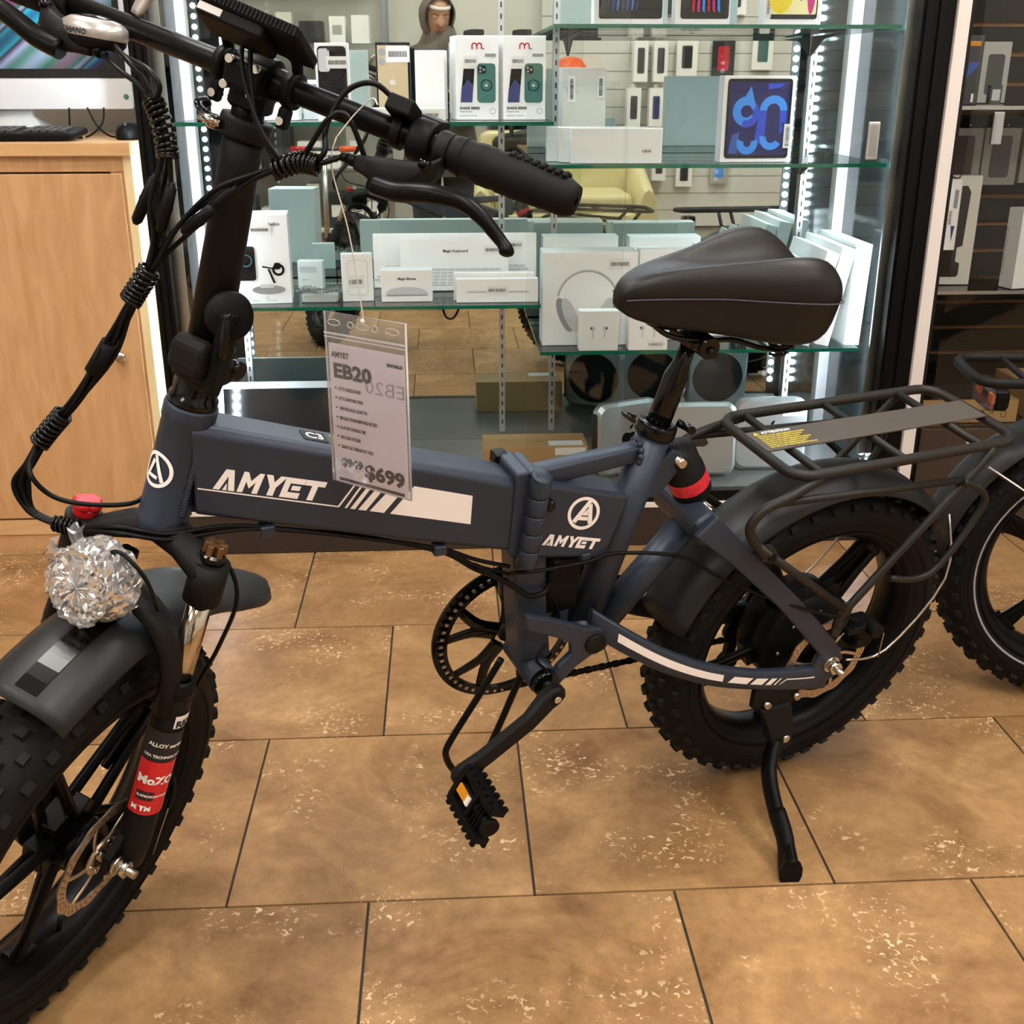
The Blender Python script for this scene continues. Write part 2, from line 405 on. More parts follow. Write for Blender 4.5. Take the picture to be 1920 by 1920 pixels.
cmb().box(((CX0+CX1)/2, CYF+0.02, 0.132), (CX1-CX0, 0.03, 0.028)).build('sill', 'frameblack', cab)
cmb().box(((CX0+CX1)/2, CYF+0.265, 0.135), (CX1-CX0, 0.46, 0.02)).build('deck_board', 'deck', cab)
for x, w in ((CX0+0.02, 0.04), (CX1+0.022, 0.075)):
    mb = cmb().box((x, CYF+0.02, CT/2+0.056), (w, 0.04, CT-0.112))
    for q in (-0.3, 0.12): mb.box((x+q*w, CYF-0.003, CT/2+0.056), (w*0.26, 0.008, CT-0.112))
    mb.build('corner_post', 'frameblack', cab, bevel=0.0015)
cmb().box((CX1+0.076, CYF+0.015, CT/2), (0.03, 0.05, CT)).build('end_trim', 'aluwhite', cab, label='white metal strip beside the black post')
for x in (CX0+0.016, CX1+0.0):
    cmb().box((x, CYB-0.012, CT/2+0.07), (0.03, 0.022, CT-0.14)).build('back_post', 'alu', cab)
cmb().box(((CX0+CX1)/2, CYB, CT/2+0.07), (CX1-CX0-0.03, 0.006, CT-0.15)).build('mirror_back', 'mirror', cab, label='mirrored back panel reflecting the shop')
for x in (CX0+0.004, CX1+0.018):
    cmb().box((x, (CYF+CYB)/2+0.015, CT/2+0.07), (0.005, CYB-CYF-0.06, CT-0.15)).build('side_pane', 'glass' if x < 0 else 'acrylic', cab)
cmb().box(((CX0+CX1)/2, (CYF+CYB)/2, CT+0.02), (CX1-CX0+0.02, 0.52, 0.06)).build('top_cap', 'frameblack', cab)
# two sliding door panes, one set behind the other
cmb().box((0.235, CYF+0.030, CT/2+0.07), (1.07, 0.005, CT-0.15)).build('sliding_pane', 'glass', cab)
cmb().box((0.985, CYF+0.018, CT/2+0.07), (0.9, 0.005, CT-0.15)).build('sliding_pane', 'glass', cab)
pull = cmb().box((1.345, CYF+0.012, 1.005), (0.028, 0.008, 0.085)).build('finger_pull', 'alu', cab, bevel=0.003)
cmb().box((1.345, CYF+0.0085, 1.005), (0.018, 0.003, 0.07)).build('recess', 'brushed', pull)
for x in (-0.22, 0.50, 0.645, 1.335):
    st = cmb().box((x, CYB-0.010, 1.12), (0.016, 0.012, 1.9)).build('shelf_standard', 'alu', cab)
    sl = cmb()
    for k in range(60): sl.box((x, CYB-0.0163, 0.2+k*0.028), (0.004, 0.002, 0.013))
    sl.build('slots', 'slotdark', st)['kind'] = 'stuff'
SHELF = {}
def shelf(key, x0, x1, z, yf=1.40):
    SHELF[key] = z+0.004
    mb = cmb(); w = x1-x0; cy = (yf+CYB-0.02)/2; d = CYB-0.02-yf
    mb.box(((x0+x1)/2, cy, z), (w, d, 0.008)); sh = mb.build('glass_shelf', 'shelfglass', cab)
    e = cmb().box(((x0+x1)/2, yf-0.0006, z), (w, 0.0012, 0.0088)); e.box((x0-0.0006, cy, z), (0.0012, d, 0.0086)); e.box((x1+0.0006, cy, z), (0.0012, d, 0.0086))
    e.build('green_edge', 'glassedge', sh, label='polished green shelf edge')
    for x in (x0+0.075, x1-0.075):
        br = cmb(); br.prism([(CYB-0.012, z-0.006), (CYB-0.012, z-0.055), (CYB-0.11, z-0.016), (CYB-0.28, z-0.006)], 0.004, frame(Vector((x, 0, 0)), Vector((0, 1, 0)), Vector((0, 0, 1)), Vector((1, 0, 0))))
        br.build('bracket', 'frameblack', sh)
tp = cmb().box(((CX0+CX1)/2, CYF+0.075, CT-0.012), (CX1-CX0-0.1, 0.03, 0.016)).build('added_fill_light', 'alu', cab, label='added unseen fill light bar under the cabinet top')  # added bar, out of view, put in to brighten the box fronts
cmb().box(((CX0+CX1)/2, CYF+0.075, CT-0.022), (CX1-CX0-0.12, 0.024, 0.004)).build('added_fill_glow', 'topfill', tp)
shelf('LT', -0.27, 0.60, 1.043); shelf('LL', -0.27, 0.573, 0.618); shelf('RT', 0.60, 1.40, 1.252); shelf('RM', 0.57, 1.40, 0.947); shelf('RL', 0.575, 1.38, 0.500)
for s, x in ((1, CX0+0.05), (-1, CX1-0.02)):
    ch = cmb().box((x, CYF+0.05, CT/2+0.1), (0.026, 0.008, CT-0.25)).build('led_channel', 'brushed', cab, label='aluminium channel of a vertical light strip')
    d = cmb()
    for k in range(64):
        z = 0.2+k*0.0285; d.cyl((x, CYF+0.0535, z), (x, CYF+0.0565, z), 0.0085, n=8)
    d.build('light_dots', 'led', ch, label='row of bright white light dots')['kind'] = 'stuff'
# ---------------------------------------------------------------- folding electric bike
# local axes: x forward, y to the rider's left, z up in the bike's own leaning plane
PSI, LAM = R(22.175), R(11.17)
BU = Vector((-math.cos(PSI), -math.sin(PSI), 0)); BV = Vector((math.sin(PSI)*math.cos(LAM), -math.cos(PSI)*math.cos(LAM), -math.sin(LAM))); BW = BU.cross(BV)
AX = Vector((0.9102, 0.2952, 0.2823)); RO = 0.2868
bike = bpy.data.objects.new('folding_bike', None); COL.objects.link(bike); bike.empty_display_size = 0.1
bike.matrix_world = frame(AX-BW*RO, BU, BV, BW)
tag(bike, 'slate blue folding electric bike with fat black tyres and rear rack', 'bicycle')
ZT = Matrix.Translation((0, 0, RO))
def bmb(): return MB(ZT)
# steering frame: x forward, y left, z up along the steering axis; origin at the foot of the head tube
TI, DE = 0.2881, 0.7677
sz = Vector((-math.sin(TI), 0, math.cos(TI))); sx0 = Vector((math.cos(TI), 0, math.sin(TI)))
sx = sx0*math.cos(DE)+sz.cross(sx0)*math.sin(DE); sy = sz.cross(sx)
ST = ZT @ frame(Vector((0.9965, 0, 0.403)), sx, sy, sz)
def smb(m=None): return MB(ST @ m if m else ST)
V = Vector
SIDE = frame(V((0, 0, 0)), V((1, 0, 0)), V((0, 0, 1)), V((0, -1, 0)))   # (u,w) sketch plane, extruding to -y
def side(v): return Matrix.Translation((0, v, 0)) @ SIDE

# --- wheels ------------------------------------------------------
WY = Matrix.Rotation(R(-90), 4, 'X')    # spin axis z -> y
knob_shapes = []
def knob_mesh(dx, dy, dz):
    mb = MB(); a, b, c = dx/2, dy/2, dz
    vs = [(-a, -b, -0.004), (a, -b, -0.004), (a, b, -0.004), (-a, b, -0.004), (-a*.82, -b*.82, c), (a*.82, -b*.82, c), (a*.82, b*.82, c), (-a*.82, b*.82, c)]
    mb.add(vs, [(3, 2, 1, 0), (4, 5, 6, 7), (0, 1, 5, 4), (1, 2, 6, 5), (2, 3, 7, 6), (3, 0, 4, 7)])
    return mb
KN = [knob_mesh(0.017, 0.012, 0.0052), knob_mesh(0.014, 0.015, 0.0062), knob_mesh(0.015, 0.012, 0.006)]
def knob_frames(pitch_n):
    # positions of the tread blocks: centre, mid and shoulder rows
    out = []
    for k in range(pitch_n):
        a = 2*PI*k/pitch_n; h = PI/pitch_n
        for yy, tilt, kind, da in ((0.010, 0, 1, 0), (-0.010, 0, 1, h), (0.0265, 18, 2, h), (-0.0265, -18, 2, 0), (0.043, 44, 0, 0), (-0.043, -44, 0, h)):
            t = R(tilt); rad = TYRE_R(yy)
            out.append((a+da, yy, rad, t, kind))
    return out
def TYRE_R(y): return 0.2285+0.0505*math.sqrt(max(0.02, 1-(y/0.0515)**2))
def knob_matrix(a, yy, rad, t):
    # tangent, lateral, radial axes
    er = V((math.cos(a), 0, math.sin(a))); et = V((-math.sin(a), 0, math.cos(a))); ey = V((0, 1, 0))
    n = er*math.cos(t)+ey*math.sin(t); l = ey*math.cos(t)-er*math.sin(t)
    return frame(er*rad+ey*yy, et, l, n)
def make_wheel(xf, parent, spoke0, motor, knobs_as_parts):
    ty = MB(xf); prof = [(0.206, -0.040), (0.213, -0.0455)]
    for k in range(15):
        a = R(-155+310*k/14); prof.append((0.2345+0.0445*math.cos(a), 0.0505*math.sin(a)))
    prof += [(0.213, 0.0455), (0.206, 0.040)]
    ty.lathe([(r_, z) for r_, z in prof], WY, 72); tyre = ty.build('tyre', 'rubber', parent, label='fat black knobbly tyre')
    for s in (-1, 1):
        rr = MB(xf).lathe([(0.232, s*0.0512), (0.2335, s*0.0525), (0.235, s*0.0515)], WY, 72); rr.build('sidewall_line', 'rubber', tyre)
    fr = knob_frames(42)
    if knobs_as_parts:
        ms = [k.mesh('tread_block', 'knob') for k in KN]
        for a, yy, rad, t, kind in fr:
            o = bpy.data.objects.new('tread_block', ms[kind]); COL.objects.link(o); o.parent = tyre; o.matrix_local = xf @ knob_matrix(a, yy, rad, t)
    else:
        mb = MB(xf)
        for a, yy, rad, t, kind in fr: mb.add(KN[kind].v, KN[kind].f, knob_matrix(a, yy, rad, t))
        mb.build('tread_blocks', 'knob', tyre)['kind'] = 'stuff'
    ri = MB(xf).lathe([(0.207, -0.0405), (0.2135, -0.0435), (0.2145, -0.0400), (0.205, -0.036), (0.197, -0.028), (0.190, -0.020), (0.188, 0.0), (0.190, 0.020), (0.197, 0.028), (0.205, 0.036), (0.2145, 0.0400), (0.2135, 0.0435), (0.207, 0.0405), (0.2, 0.0), (0.207, -0.0405)], WY, 72)
    rim = ri.build('rim', 'blackmetal', parent, label='black cast rim')
    hr = 0.088 if motor else 0.036
    for k in range(5):
        a = spoke0+k*72; sp = MB(xf @ Matrix.Rotation(R(-a), 4, 'Y'))
        for q in (-1, 1):
            sp.tube([(hr*0.85, 0.012*q, q*0.0135), (0.14, 0.008*q, q*0.0115), (0.192, 0.004*q, q*0.013)], [0.0085, 0.0075, 0.0095], 8, hint=(0, 1, 0))
        sp.box((hr+0.004, 0, 0), (0.022, 0.03, 0.036)); sp.box((0.186, 0, 0), (0.014, 0.026, 0.04)); sp.box((0.14, 0, 0), (0.1, 0.006, 0.02))
        sp.build('spoke', 'blackmetal', rim, bevel=0.0015)
    hub = MB(xf)
    if motor:
        hub.lathe([(0.0, -0.062), (0.03, -0.062), (0.034, -0.05), (0.078, -0.045), (0.088, -0.036), (0.09, -0.034), (0.09, 0.0), (0.0865, 0.003), (0.09, 0.006), (0.09, 0.034), (0.088, 0.036), (0.078, 0.045), (0.04, 0.05), (0.034, 0.06), (0.03, 0.07), (0, 0.07)], WY, 48)
        h = hub.build('hub_motor', 'plastic', parent, label='black finned hub motor drum')
        for k in range(8):
            a = 2*PI*k/8; q = MB(xf).cyl((0.068*math.cos(a), 0.044, 0.068*math.sin(a)), (0.068*math.cos(a), 0.05, 0.068*math.sin(a)), 0.0035, n=6); q.build('screw', 'steel', h)
    else:
        hub.lathe([(0.0, -0.055), (0.022, -0.055), (0.024, -0.045), (0.034, -0.043), (0.036, -0.03), (0.027, -0.027), (0.027, 0.027), (0.036, 0.03), (0.034, 0.043), (0.024, 0.046), (0.022, 0.055), (0, 0.055)], WY, 28)
        hub.box((0, 0, 0), (0.05, 0.05, 0.05)); h = hub.build('hub', 'blackmetal', parent)
    return tyre, rim, h
def make_rotor(xf, parent, name='brake_rotor'):
    # thin ring with a wavy edge, drilled, on curved arms
    N = 180; mb = MB(xf); vs = []; fs = []; T = 0.0012
    rows = [(0.0785, 1), (0.0756, 2), (0.0722, 2), (0.0702, 2), (0.0668, 2), (0.0632, 0)]
    for k in range(N):
        a = 2*PI*k/N
        for q, w in rows:
            rr = q+(0.0016*math.cos(12*a) if w == 1 else 0); 
            for y in (-T, T): vs.append((rr*math.cos(a), y, rr*math.sin(a)))
    n = len(rows)*2
    for k in range(N):
        j = (k+1) % N
        for i in range(len(rows)-1):
            hole = (i == 1 and k % 4 == 1) or (i == 3 and k % 4 == 3)
            if hole: continue
            fs.append((k*n+2*i, j*n+2*i, j*n+2*i+2, k*n+2*i+2)); fs.append((k*n+2*i+1, k*n+2*i+3, j*n+2*i+3, j*n+2*i+1))
        fs.append((k*n, k*n+1, j*n+1, j*n)); fs.append((k*n+10, j*n+10, j*n+11, k*n+11))
    mb.add(vs, fs); ro = mb.build(name, 'disc', parent, label='drilled steel brake disc')
    for k in range(6):
        m = xf @ Matrix.Rotation(R(60*k+12), 4, 'Y')
        MB(m).tube(smoothpath([(0.022, 0, 0), (0.04, 0, 0.006), (0.064, 0, 0.022)], 3), 0.0034, 6, flat=0.4, hint=(0, 1, 0)).build('arm', 'disc', ro)
        q = MB(m).cyl((0.021, -0.001, 0), (0.021, 0.004, 0), 0.0036, n=6); q.build('bolt', 'steel', ro)
    MB(xf).lathe([(0.016, -0.002), (0.026, -0.002), (0.026, 0.002), (0.016, 0.002), (0.016, -0.002)], WY, 24).build('carrier', 'disc', ro)
    return ro
rw = ZT
make_wheel(rw, bike, 57, True, False)
FC = Matrix.Translation((0.0508, 0, -0.4408)); fw = ST @ FC
make_wheel(fw, bike, 135, False, True)
make_rotor(rw @ Matrix.Translation((0, 0.084, 0)), bike)
make_rotor(fw @ Matrix.Translation((0, 0.060, 0)), bike)
def axle_nut(xf, y0, y1, parent):
    mb = MB(xf); mb.cyl((0, y0, 0), (0, y1, 0), 0.0055, n=10); o = mb.build('axle', 'steel', parent)
    MB(xf).cyl((0, y0, 0), (0, y0+0.003, 0), 0.0145, n=20).build('washer', 'chrome', o)
    MB(xf).cyl((0, y0+0.003, 0), (0, y0+0.016, 0), 0.0115, n=6).build('nut', 'chrome', o)
axle_nut(rw, 0.098, 0.130, bike)
axle_nut(fw, 0.084, 0.112, bike)
MB(rw).cyl((0, -0.13, 0), (0, 0.1, 0), 0.007, n=10).build('axle_shaft', 'steel', bike)
MB(fw).cyl((0, -0.10, 0), (0, 0.09, 0), 0.007, n=10).build('axle_shaft', 'steel', bike)

# --- front frame: boxed beam, head tube, hinge ----------------------
HB = 0.030
beam = bmb().loft([[(u_, s*HB*k, w_) for s, k, w_ in ((1, 1, b_+0.006), (1, 0.8, b_), (-1, 0.8, b_), (-1, 1, b_+0.006), (-1, 1, t_-0.009), (-1, 0.72, t_), (1, 0.72, t_), (1, 1, t_-0.009))]
     for u_, b_, t_ in ((0.563, 0.283, 0.391), (0.60, 0.294, 0.405), (0.78, 0.351, 0.464), (0.965, 0.412, 0.527))])
beam.fs = [False]*len(beam.fs)
beam = beam.build('main_beam', 'paint', bike, bevel=0.003, label='boxed slate blue main beam')
dn = V((0, 1, 0)); du = V((-0.955, 0, -0.296)).normalized(); dv = V((-0.296, 0, 0.955)).normalized()*1.0
mb = bmb(); brandword(mb, (0.9455, HB, 0.4455), du, V((-0.10, 0, 0.995)), dn, 0.128, 0.0265, shear=0.30); mb.build('brand_lettering', 'decal', beam, label='white slanted brand word on the beam')
def decal_quad(mb, pts, y): mb.add([(u_, y, w_) for u_, w_ in pts], [tuple(range(len(pts)))])
mb = bmb(); YD = HB+0.0005
for p in ([(0.962, 0.4495), (0.800, 0.3975), (0.800, 0.3957), (0.962, 0.4477)], [(0.801, 0.3974), (0.799, 0.3955), (0.7735, 0.4300), (0.7755, 0.4306)],
          [(0.7925, 0.3935), (0.7895, 0.3926), (0.7650, 0.4275), (0.7675, 0.4283)], [(0.7855, 0.3912), (0.7795, 0.3893), (0.7530, 0.4238), (0.7585, 0.4254)],
          [(0.7755, 0.3880), (0.7655, 0.3850), (0.7370, 0.4190), (0.7460, 0.4217)], [(0.7610, 0.3835), (0.7425, 0.3775), (0.7130, 0.4115), (0.7290, 0.4165)],
          [(0.7345, 0.3750), (0.625, 0.3395), (0.625, 0.3815), (0.7045, 0.4088)]): decal_quad(mb, p, YD)
mb.build('stripe_decals', 'decal', beam, label='white speed stripe decals')
for u_, w_ in ((0.885, 0.380), (0.663, 0.309)):
    bmb().rbox((u_, 0.022, w_-0.004), (0.018, 0.016, 0.014), 0.003).build('cable_guide', 'paint', beam)
def topw(u_): return 0.391+(u_-0.563)*(0.527-0.391)/(0.965-0.563)
tf = lambda u_, v_: frame(V((u_, v_, topw(u_)+0.0012)), V((-0.947, 0, -0.32)), V((0, -1, 0)), V((-0.32, 0, 0.947)))
wl = bmb(); wl.add([(0.835, -0.012, topw(0.835)+0.0006), (0.835, 0.012, topw(0.835)+0.0006), (0.805, 0.012, topw(0.805)+0.0006), (0.805, -0.012, topw(0.805)+0.0006)], [(0, 1, 2, 3)])
wl.build('warning_patch', 'ink', beam)
lines = [('C3', 0.02, ZT @ tf(0.831, 0.007), 0.022, 0.0004)]
texts(lines, beam, 'decal', 'warning_mark')
texts([('WARNING MAX LOAD RIDE SAFE', 0.0042, ZT @ tf(0.80, 0.014-0.0052*k), 0.085-0.01*(k % 3), 0.0002) for k in range(5)], beam, 'yellow', 'warning_print')
def bp(u_, v_, w_): return V((u_, v_, w_))
ht0, ht1 = V((1.0005, 0, 0.389)), V((0.9565, 0, 0.538))
mb = bmb(); mb.lathe([(0.0, 0.0), (0.0285, 0.0), (0.0295, 0.004), (0.0295, 0.014), (0.0283, 0.016), (0.0275, 0.08), (0.0283, 0.136), (0.0295, 0.138), (0.0295, 0.152), (0.0288, 0.1555), (0, 0.1555)], along(ht0, ht1, (0, 1, 0)), 36)
head = mb.build('head_tube', 'paint', bike, label='slate blue head tube with round emblem')
hd = (ht1-ht0).normalized(); hx = V((0, 1, 0)).cross(hd).normalized()*-1
if hx.x < 0: hx = -hx
N = 40; emb = bmb(); vs = []; fs = []
def onhead(a, b, off=0.0005):
    # wrap a flat emblem round the tube; centre faces forward and a little left
    th = R(30)+a/0.0283; p = ht0+hd*(0.078+b); rr = 0.0283+off
    return p+hx*(rr*math.cos(th))+V((0, 1, 0))*(rr*math.sin(th))
def wrap(poly): 
    b0 = len(vs); vs.extend([onhead(-x, y) for x, y in poly]); fs.append(tuple(range(b0, b0+len(poly))))
for k in range(N):
    a0, a1 = 2*PI*k/N, 2*PI*(k+1)/N; wrap([(0.021*math.cos(a0), 0.021*math.sin(a0)), (0.021*math.cos(a1), 0.021*math.sin(a1)), (0.0168*math.cos(a1), 0.0168*math.sin(a1)), (0.0168*math.cos(a0), 0.0168*math.sin(a0))])
def strip(p, q, w0, n=5):
    dx, dy = q[0]-p[0], q[1]-p[1]; L_ = math.hypot(dx, dy); nx, ny = -dy/L_*w0/2, dx/L_*w0/2
    for k in range(n):
        a, c = k/n, (k+1)/n
        wrap([(p[0]+dx*a-nx, p[1]+dy*a-ny), (p[0]+dx*c-nx, p[1]+dy*c-ny), (p[0]+dx*c+nx, p[1]+dy*c+ny), (p[0]+dx*a+nx, p[1]+dy*a+ny)])
strip((-0.011, -0.012), (0.004, 0.016), 0.0045); strip((0.011, -0.012), (0.005, 0.010), 0.0045); strip((-0.004, -0.009), (0.008, -0.009), 0.004)
emb.add(vs, fs); emb.build('emblem', 'decal', head, label='white round A emblem on the head tube')
def weld(mb, a, b, n, r): 
    a, b = V(a), V(b)
    for k in range(n): p = a.lerp(b, (k+0.5)/n); mb.ell(p, (r, r*1.1, r), nu=8, nv=5)
wd = bmb(); weld(wd, (0.952, 0.0262, 0.514), (0.981, 0.0262, 0.414), 30, 0.0038); wd.build('weld_bead', 'paint', beam)
# steerer cap pieces between head tube and folding stem
hxs = smb(); hxs.lathe([(0, 0.139), (0.0255, 0.139), (0.027, 0.142), (0.027, 0.150), (0.0245, 0.152), (0.0245, 0.178), (0.026, 0.18), (0, 0.18)], None, 32); hxs.build('headset', 'blackgloss', bike)
# hinge in the middle of the frame
hp = bmb(); hp.rbox((0.556, 0.0, 0.340), (0.022, 0.066, 0.128), 0.006, ax=1); hp.rbox((0.536, 0.0, 0.335), (0.018, 0.066, 0.128), 0.006, ax=1)
hinge = hp.build('hinge_plate', 'paint', bike, bevel=0.002)
pn = bmb(); 
for k in range(5): pn.lathe([(0, 0), (0.0135, 0), (0.0142, 0.0015), (0.0142, 0.0235), (0.0135, 0.025), (0, 0.025)], along(V((0.543-0.0017*k, 0.040, 0.266+0.0265*k)), V((0.543-0.0017*(k+1), 0.040, 0.266+0.0265*(k+1)))), 20)
barrel = pn.build('hinge_barrel', 'paint', hinge)
bmb().lathe([(0, 0), (0.0145, 0), (0.0145, 0.002), (0.012, 0.0045), (0, 0.0045)], along(V((0.5345, 0.040, 0.3985)), V((0.5335, 0.044, 0.41))), 20).build('pin_cap', 'paint', hinge)
bmb().rbox((0.562, -0.03, 0.396), (0.02, 0.022, 0.016), 0.004).build('latch', 'blackmetal', hinge)
# rear box frame between hinge and seat tube
rb = bmb(); poly = [(0.535, 0.384), (0.392, 0.341), (0.386, 0.33), (0.41, 0.25), (0.418, 0.243), (0.535, 0.266)]
rb.prism(poly, 0.056, side(0.028)); rear = rb.build('rear_box', 'paint', bike, bevel=0.006, label='boxed rear frame section with emblem and brand word')
mb = bmb(); emblem(mb, (0.4575, 0.0285, 0.3245), V((-0.97, 0, -0.24)).normalized(), V((-0.1, 0, 0.995)), dn, 0.0255); mb.build('emblem', 'decal', rear, label='white round A emblem')
mb = bmb(); brandword(mb, (0.5165, 0.0285, 0.2855), V((-0.963, 0, -0.27)).normalized(), V((-0.10, 0, 0.995)), dn, 0.089, 0.0175, shear=0.3); mb.build('brand_lettering', 'decal', rear, label='small white brand word')
k_ = bmb(); k_.lathe([(0, 0), (0.0085, 0), (0.0085, 0.004), (0.005, 0.005), (0, 0.005)], frame(V((0.521, 0.028, 0.356)), V((1, 0, 0)), V((0, 0, -1)), V((0, 1, 0))), 20); ky = k_.build('key_lock', 'blackgloss', rear)
bmb().rbox((0.517, 0.039, 0.354), (0.012, 0.012, 0.016), 0.005, ax=1).build('key', 'blackgloss', rear)
bmb().rbox((0.445, 0.022, 0.25), (0.014, 0.02, 0.016), 0.003).build('cable_guide', 'paint', rear)
# seat tube, brace, lower strut, bottom bracket
s0, s1 = V((0.420, 0, 0.105)), V((0.3445, 0, 0.418))
stb = bmb().cyl(s0, s1, 0.0245, n=28).build('seat_tube', 'paint', bike)
bmb().tube([(0.530, 0, 0.377), (0.364, 0, 0.392)], [0.019, 0.017], 4, flat=1.0, hint=(0, 1, 1)).build('brace_tube', 'paint', bike, bevel=0.004)
wd = bmb()
for k in range(12):
    a = 2*PI*k/12; wd.ell((0.369+0.003*math.cos(a), 0.017*math.cos(a), 0.3915+0.017*math.sin(a)), (0.005, 0.005, 0.005), nu=8, nv=5)
wd.build('weld_bead', 'paint', stb)
sb_ = bmb(); sb_.loft([[(c+s*a, t*b, w_) for s, t in ((-1, -1), (1, -1), (1, 1), (-1, 1))] for c, a, b, w_ in ((0.529, 0.025, 0.022, 0.27), (0.515, 0.024, 0.022, 0.16), (0.503, 0.025, 0.024, 0.085))])
sb_.fs = [False]*len(sb_.fs); sb_.build('lower_strut', 'paint', bike, bevel=0.003)
BB = V((0.4975, 0, 0.0605))
bbs = bmb(); bbs.cyl(BB+V((0, -0.045, 0)), BB+V((0, 0.045, 0)), 0.0225, n=28); bbo = bbs.build('bottom_bracket', 'paint', bike)
bmb().cyl(BB+V((0, 0.045, 0)), BB+V((0, 0.058, 0)), 0.0205, n=24).build('sensor_ring', 'blackgloss', bbo)
bmb().cyl(BB+V((0, -0.085, 0)), BB+V((0, 0.085, 0)), 0.0085, n=14).build('spindle', 'blackmetal', bbo)
# side yoke plates that carry the swingarm pivot
PV = V((0.4225, 0, 0.112))
for s in (1, -1):
    poly = [(0.540, 0.187), (0.535, 0.160), (0.490, 0.138), (0.462, 0.120), (0.459, 0.100), (0.478, 0.082), (0.492, 0.052), (0.478, 0.043), (0.448, 0.075), (0.425, 0.090), (0.405, 0.094), (0.397, 0.106), (0.400, 0.124), (0.415, 0.136), (0.44, 0.142), (0.50, 0.172)]
    y = bmb(); y.prism(poly, 0.012, side(0.050 if s > 0 else -0.038)); yk = y.build('pivot_yoke', 'paint', bike, bevel=0.003)
    c = bmb(); c.lathe([(0, 0), (0.0165, 0), (0.0165, 0.003), (0.014, 0.0045), (0, 0.0045)], frame(PV+V((0, s*0.0505, 0)), V((1, 0, 0)), V((0, 0, -s)), V((0, s, 0))), 28); c.build('pivot_cap', 'blackmatte', yk)
# --- swingarm ---------------------------------------------------------
sw = bmb(); sw.cyl(V((0.385, 0, 0.105)), V((0.262, 0, 0.258)), 0.0225, n=24); swg = sw.build('swingarm_tube', 'paint', bike)
bmb().cyl(PV+V((0, -0.037, 0)), PV+V((0, 0.037, 0)), 0.021, n=24).build('pivot_barrel', 'paint', swg)
wd = bmb()
for k in range(10): a = 2*PI*k/10; wd.ell((0.385+0.012*math.cos(a), 0.022*math.sin(a), 0.110+0.012*math.cos(a)), (0.006, 0.006, 0.006), nu=8, nv=5)
wd.build('weld_bead', 'paint', swg)
for s in (1, -1):
    cs = bmb(); path = [(0.425, 0.030, 0.140), (0.385, 0.062, 0.118), (0.32, 0.084, 0.079), (0.24, 0.0915, 0.038), (0.15, 0.093, 0.005), (0.06, 0.093, -0.018), (0.0, 0.093, -0.028)]
    hts = [0.021, 0.021, 0.02, 0.0185, 0.0175, 0.0205, 0.024]
    sp_ = smoothpath(path, 4); hs = []
    for i in range(len(sp_)): t = i/4; k = min(int(t), 5); hs.append(hts[k]+(hts[k+1]-hts[k])*(t-k))
    cs.loft([[(p.x, s*(p.y+q), p.z+e*h_) for q, e in ((0.007, 0.8), (0.004, 1), (-0.006, 1), (-0.007, 0.8), (-0.007, -0.8), (-0.006, -1), (0.004, -1), (0.007, -0.8))] for p, h_ in zip(sp_, hs)])
    cst = cs.build('chainstay', 'paint', bike, label='curved slate blue chainstay with white stripe' if s > 0 else None)
    if s > 0:
        chain_path = [V((p.x, p.y+0.0078, p.z)) for p in sp_]
        def cpt(u_, e):
            for i in range(len(sp_)-1):
                a, b = sp_[i], sp_[i+1]
                if b.x <= u_ <= a.x:
                    t = (a.x-u_)/(a.x-b.x); p = a.lerp(b, t); h_ = hs[i]+(hs[i+1]-hs[i])*t; return (p.x, p.y+0.0079, p.z+e*h_)
            return None
        dm = bmb()
        def band(ua, ub, e0, e1, sl=0.0, n=10):
            for k in range(n):
                a, b = ua+(ub-ua)*k/n, ua+(ub-ua)*(k+1)/n
                dm.add([cpt(a+sl*0, e1), cpt(b, e1), cpt(b+sl, e0), cpt(a+sl, e0)] if k == n-1 or k == 0 and False else [cpt(a, e1), cpt(b, e1), cpt(b, e0), cpt(a, e0)], [(0, 1, 2, 3)])
        band(0.394, 0.216, -0.25, 0.45, n=14)
        for a, b in ((0.202, 0.164), (0.157, 0.133), (0.126, 0.115), (0.109, 0.1055)):
            dm.add([cpt(a-0.007, 0.42), cpt(b-0.007, 0.42), cpt(b+0.004, -0.28), cpt(a+0.004, -0.28)], [(0, 1, 2, 3)])
        band(0.088, 0.030, 0.22, 0.34, n=5); dm.add([cpt(0.0885, 0.34), cpt(0.0885, 0.2), cpt(0.100, -0.25), cpt(0.102, -0.22)], [(0, 1, 2, 3)])
        dm.build('stripe_decals', 'decal', cst, label='white stripe decals on the chainstay')
    ss = bmb(); yy = 0.086
    ss.loft([[(p[0]+a*n_[0]*p[3], s*(p[1]+q), p[2]+a*n_[1]*p[3]) for a, q in ((1, 0.006), (-1, 0.006), (-1, -0.006), (1, -0.006))] for p in ((0.283, 0.070, 0.297, 0.021), (0.23, 0.084, 0.250, 0.0165), (0.12, 0.093, 0.146, 0.0155), (0.02, 0.094, 0.040, 0.017), (-0.010, 0.094, -0.005, 0.018)) for n_ in ((0.73, -0.68),)])
    ss.fs = [False]*len(ss.fs); sst = ss.build('seatstay', 'paint', bike, bevel=0.003)
    dr = bmb(); dr.prism([(0.026, 0.034), (-0.012, 0.030), (-0.019, 0.004), (-0.014, -0.030), (0.016, -0.042), (0.04, -0.024)], 0.009, side(s*0.0945+0.0045)); dr.build('dropout', 'paint', bike, bevel=0.002)
    bmb().cyl((0.187, s*0.094, 0.25), (0.187, s*0.104, 0.25), 0.0125, n=18).build('rack_boss', 'paint', sst)
    bmb().cyl((0.187, s*0.104, 0.25), (0.187, s*0.113, 0.25), 0.0065, n=10).build('rack_bolt', 'blackmetal', sst)
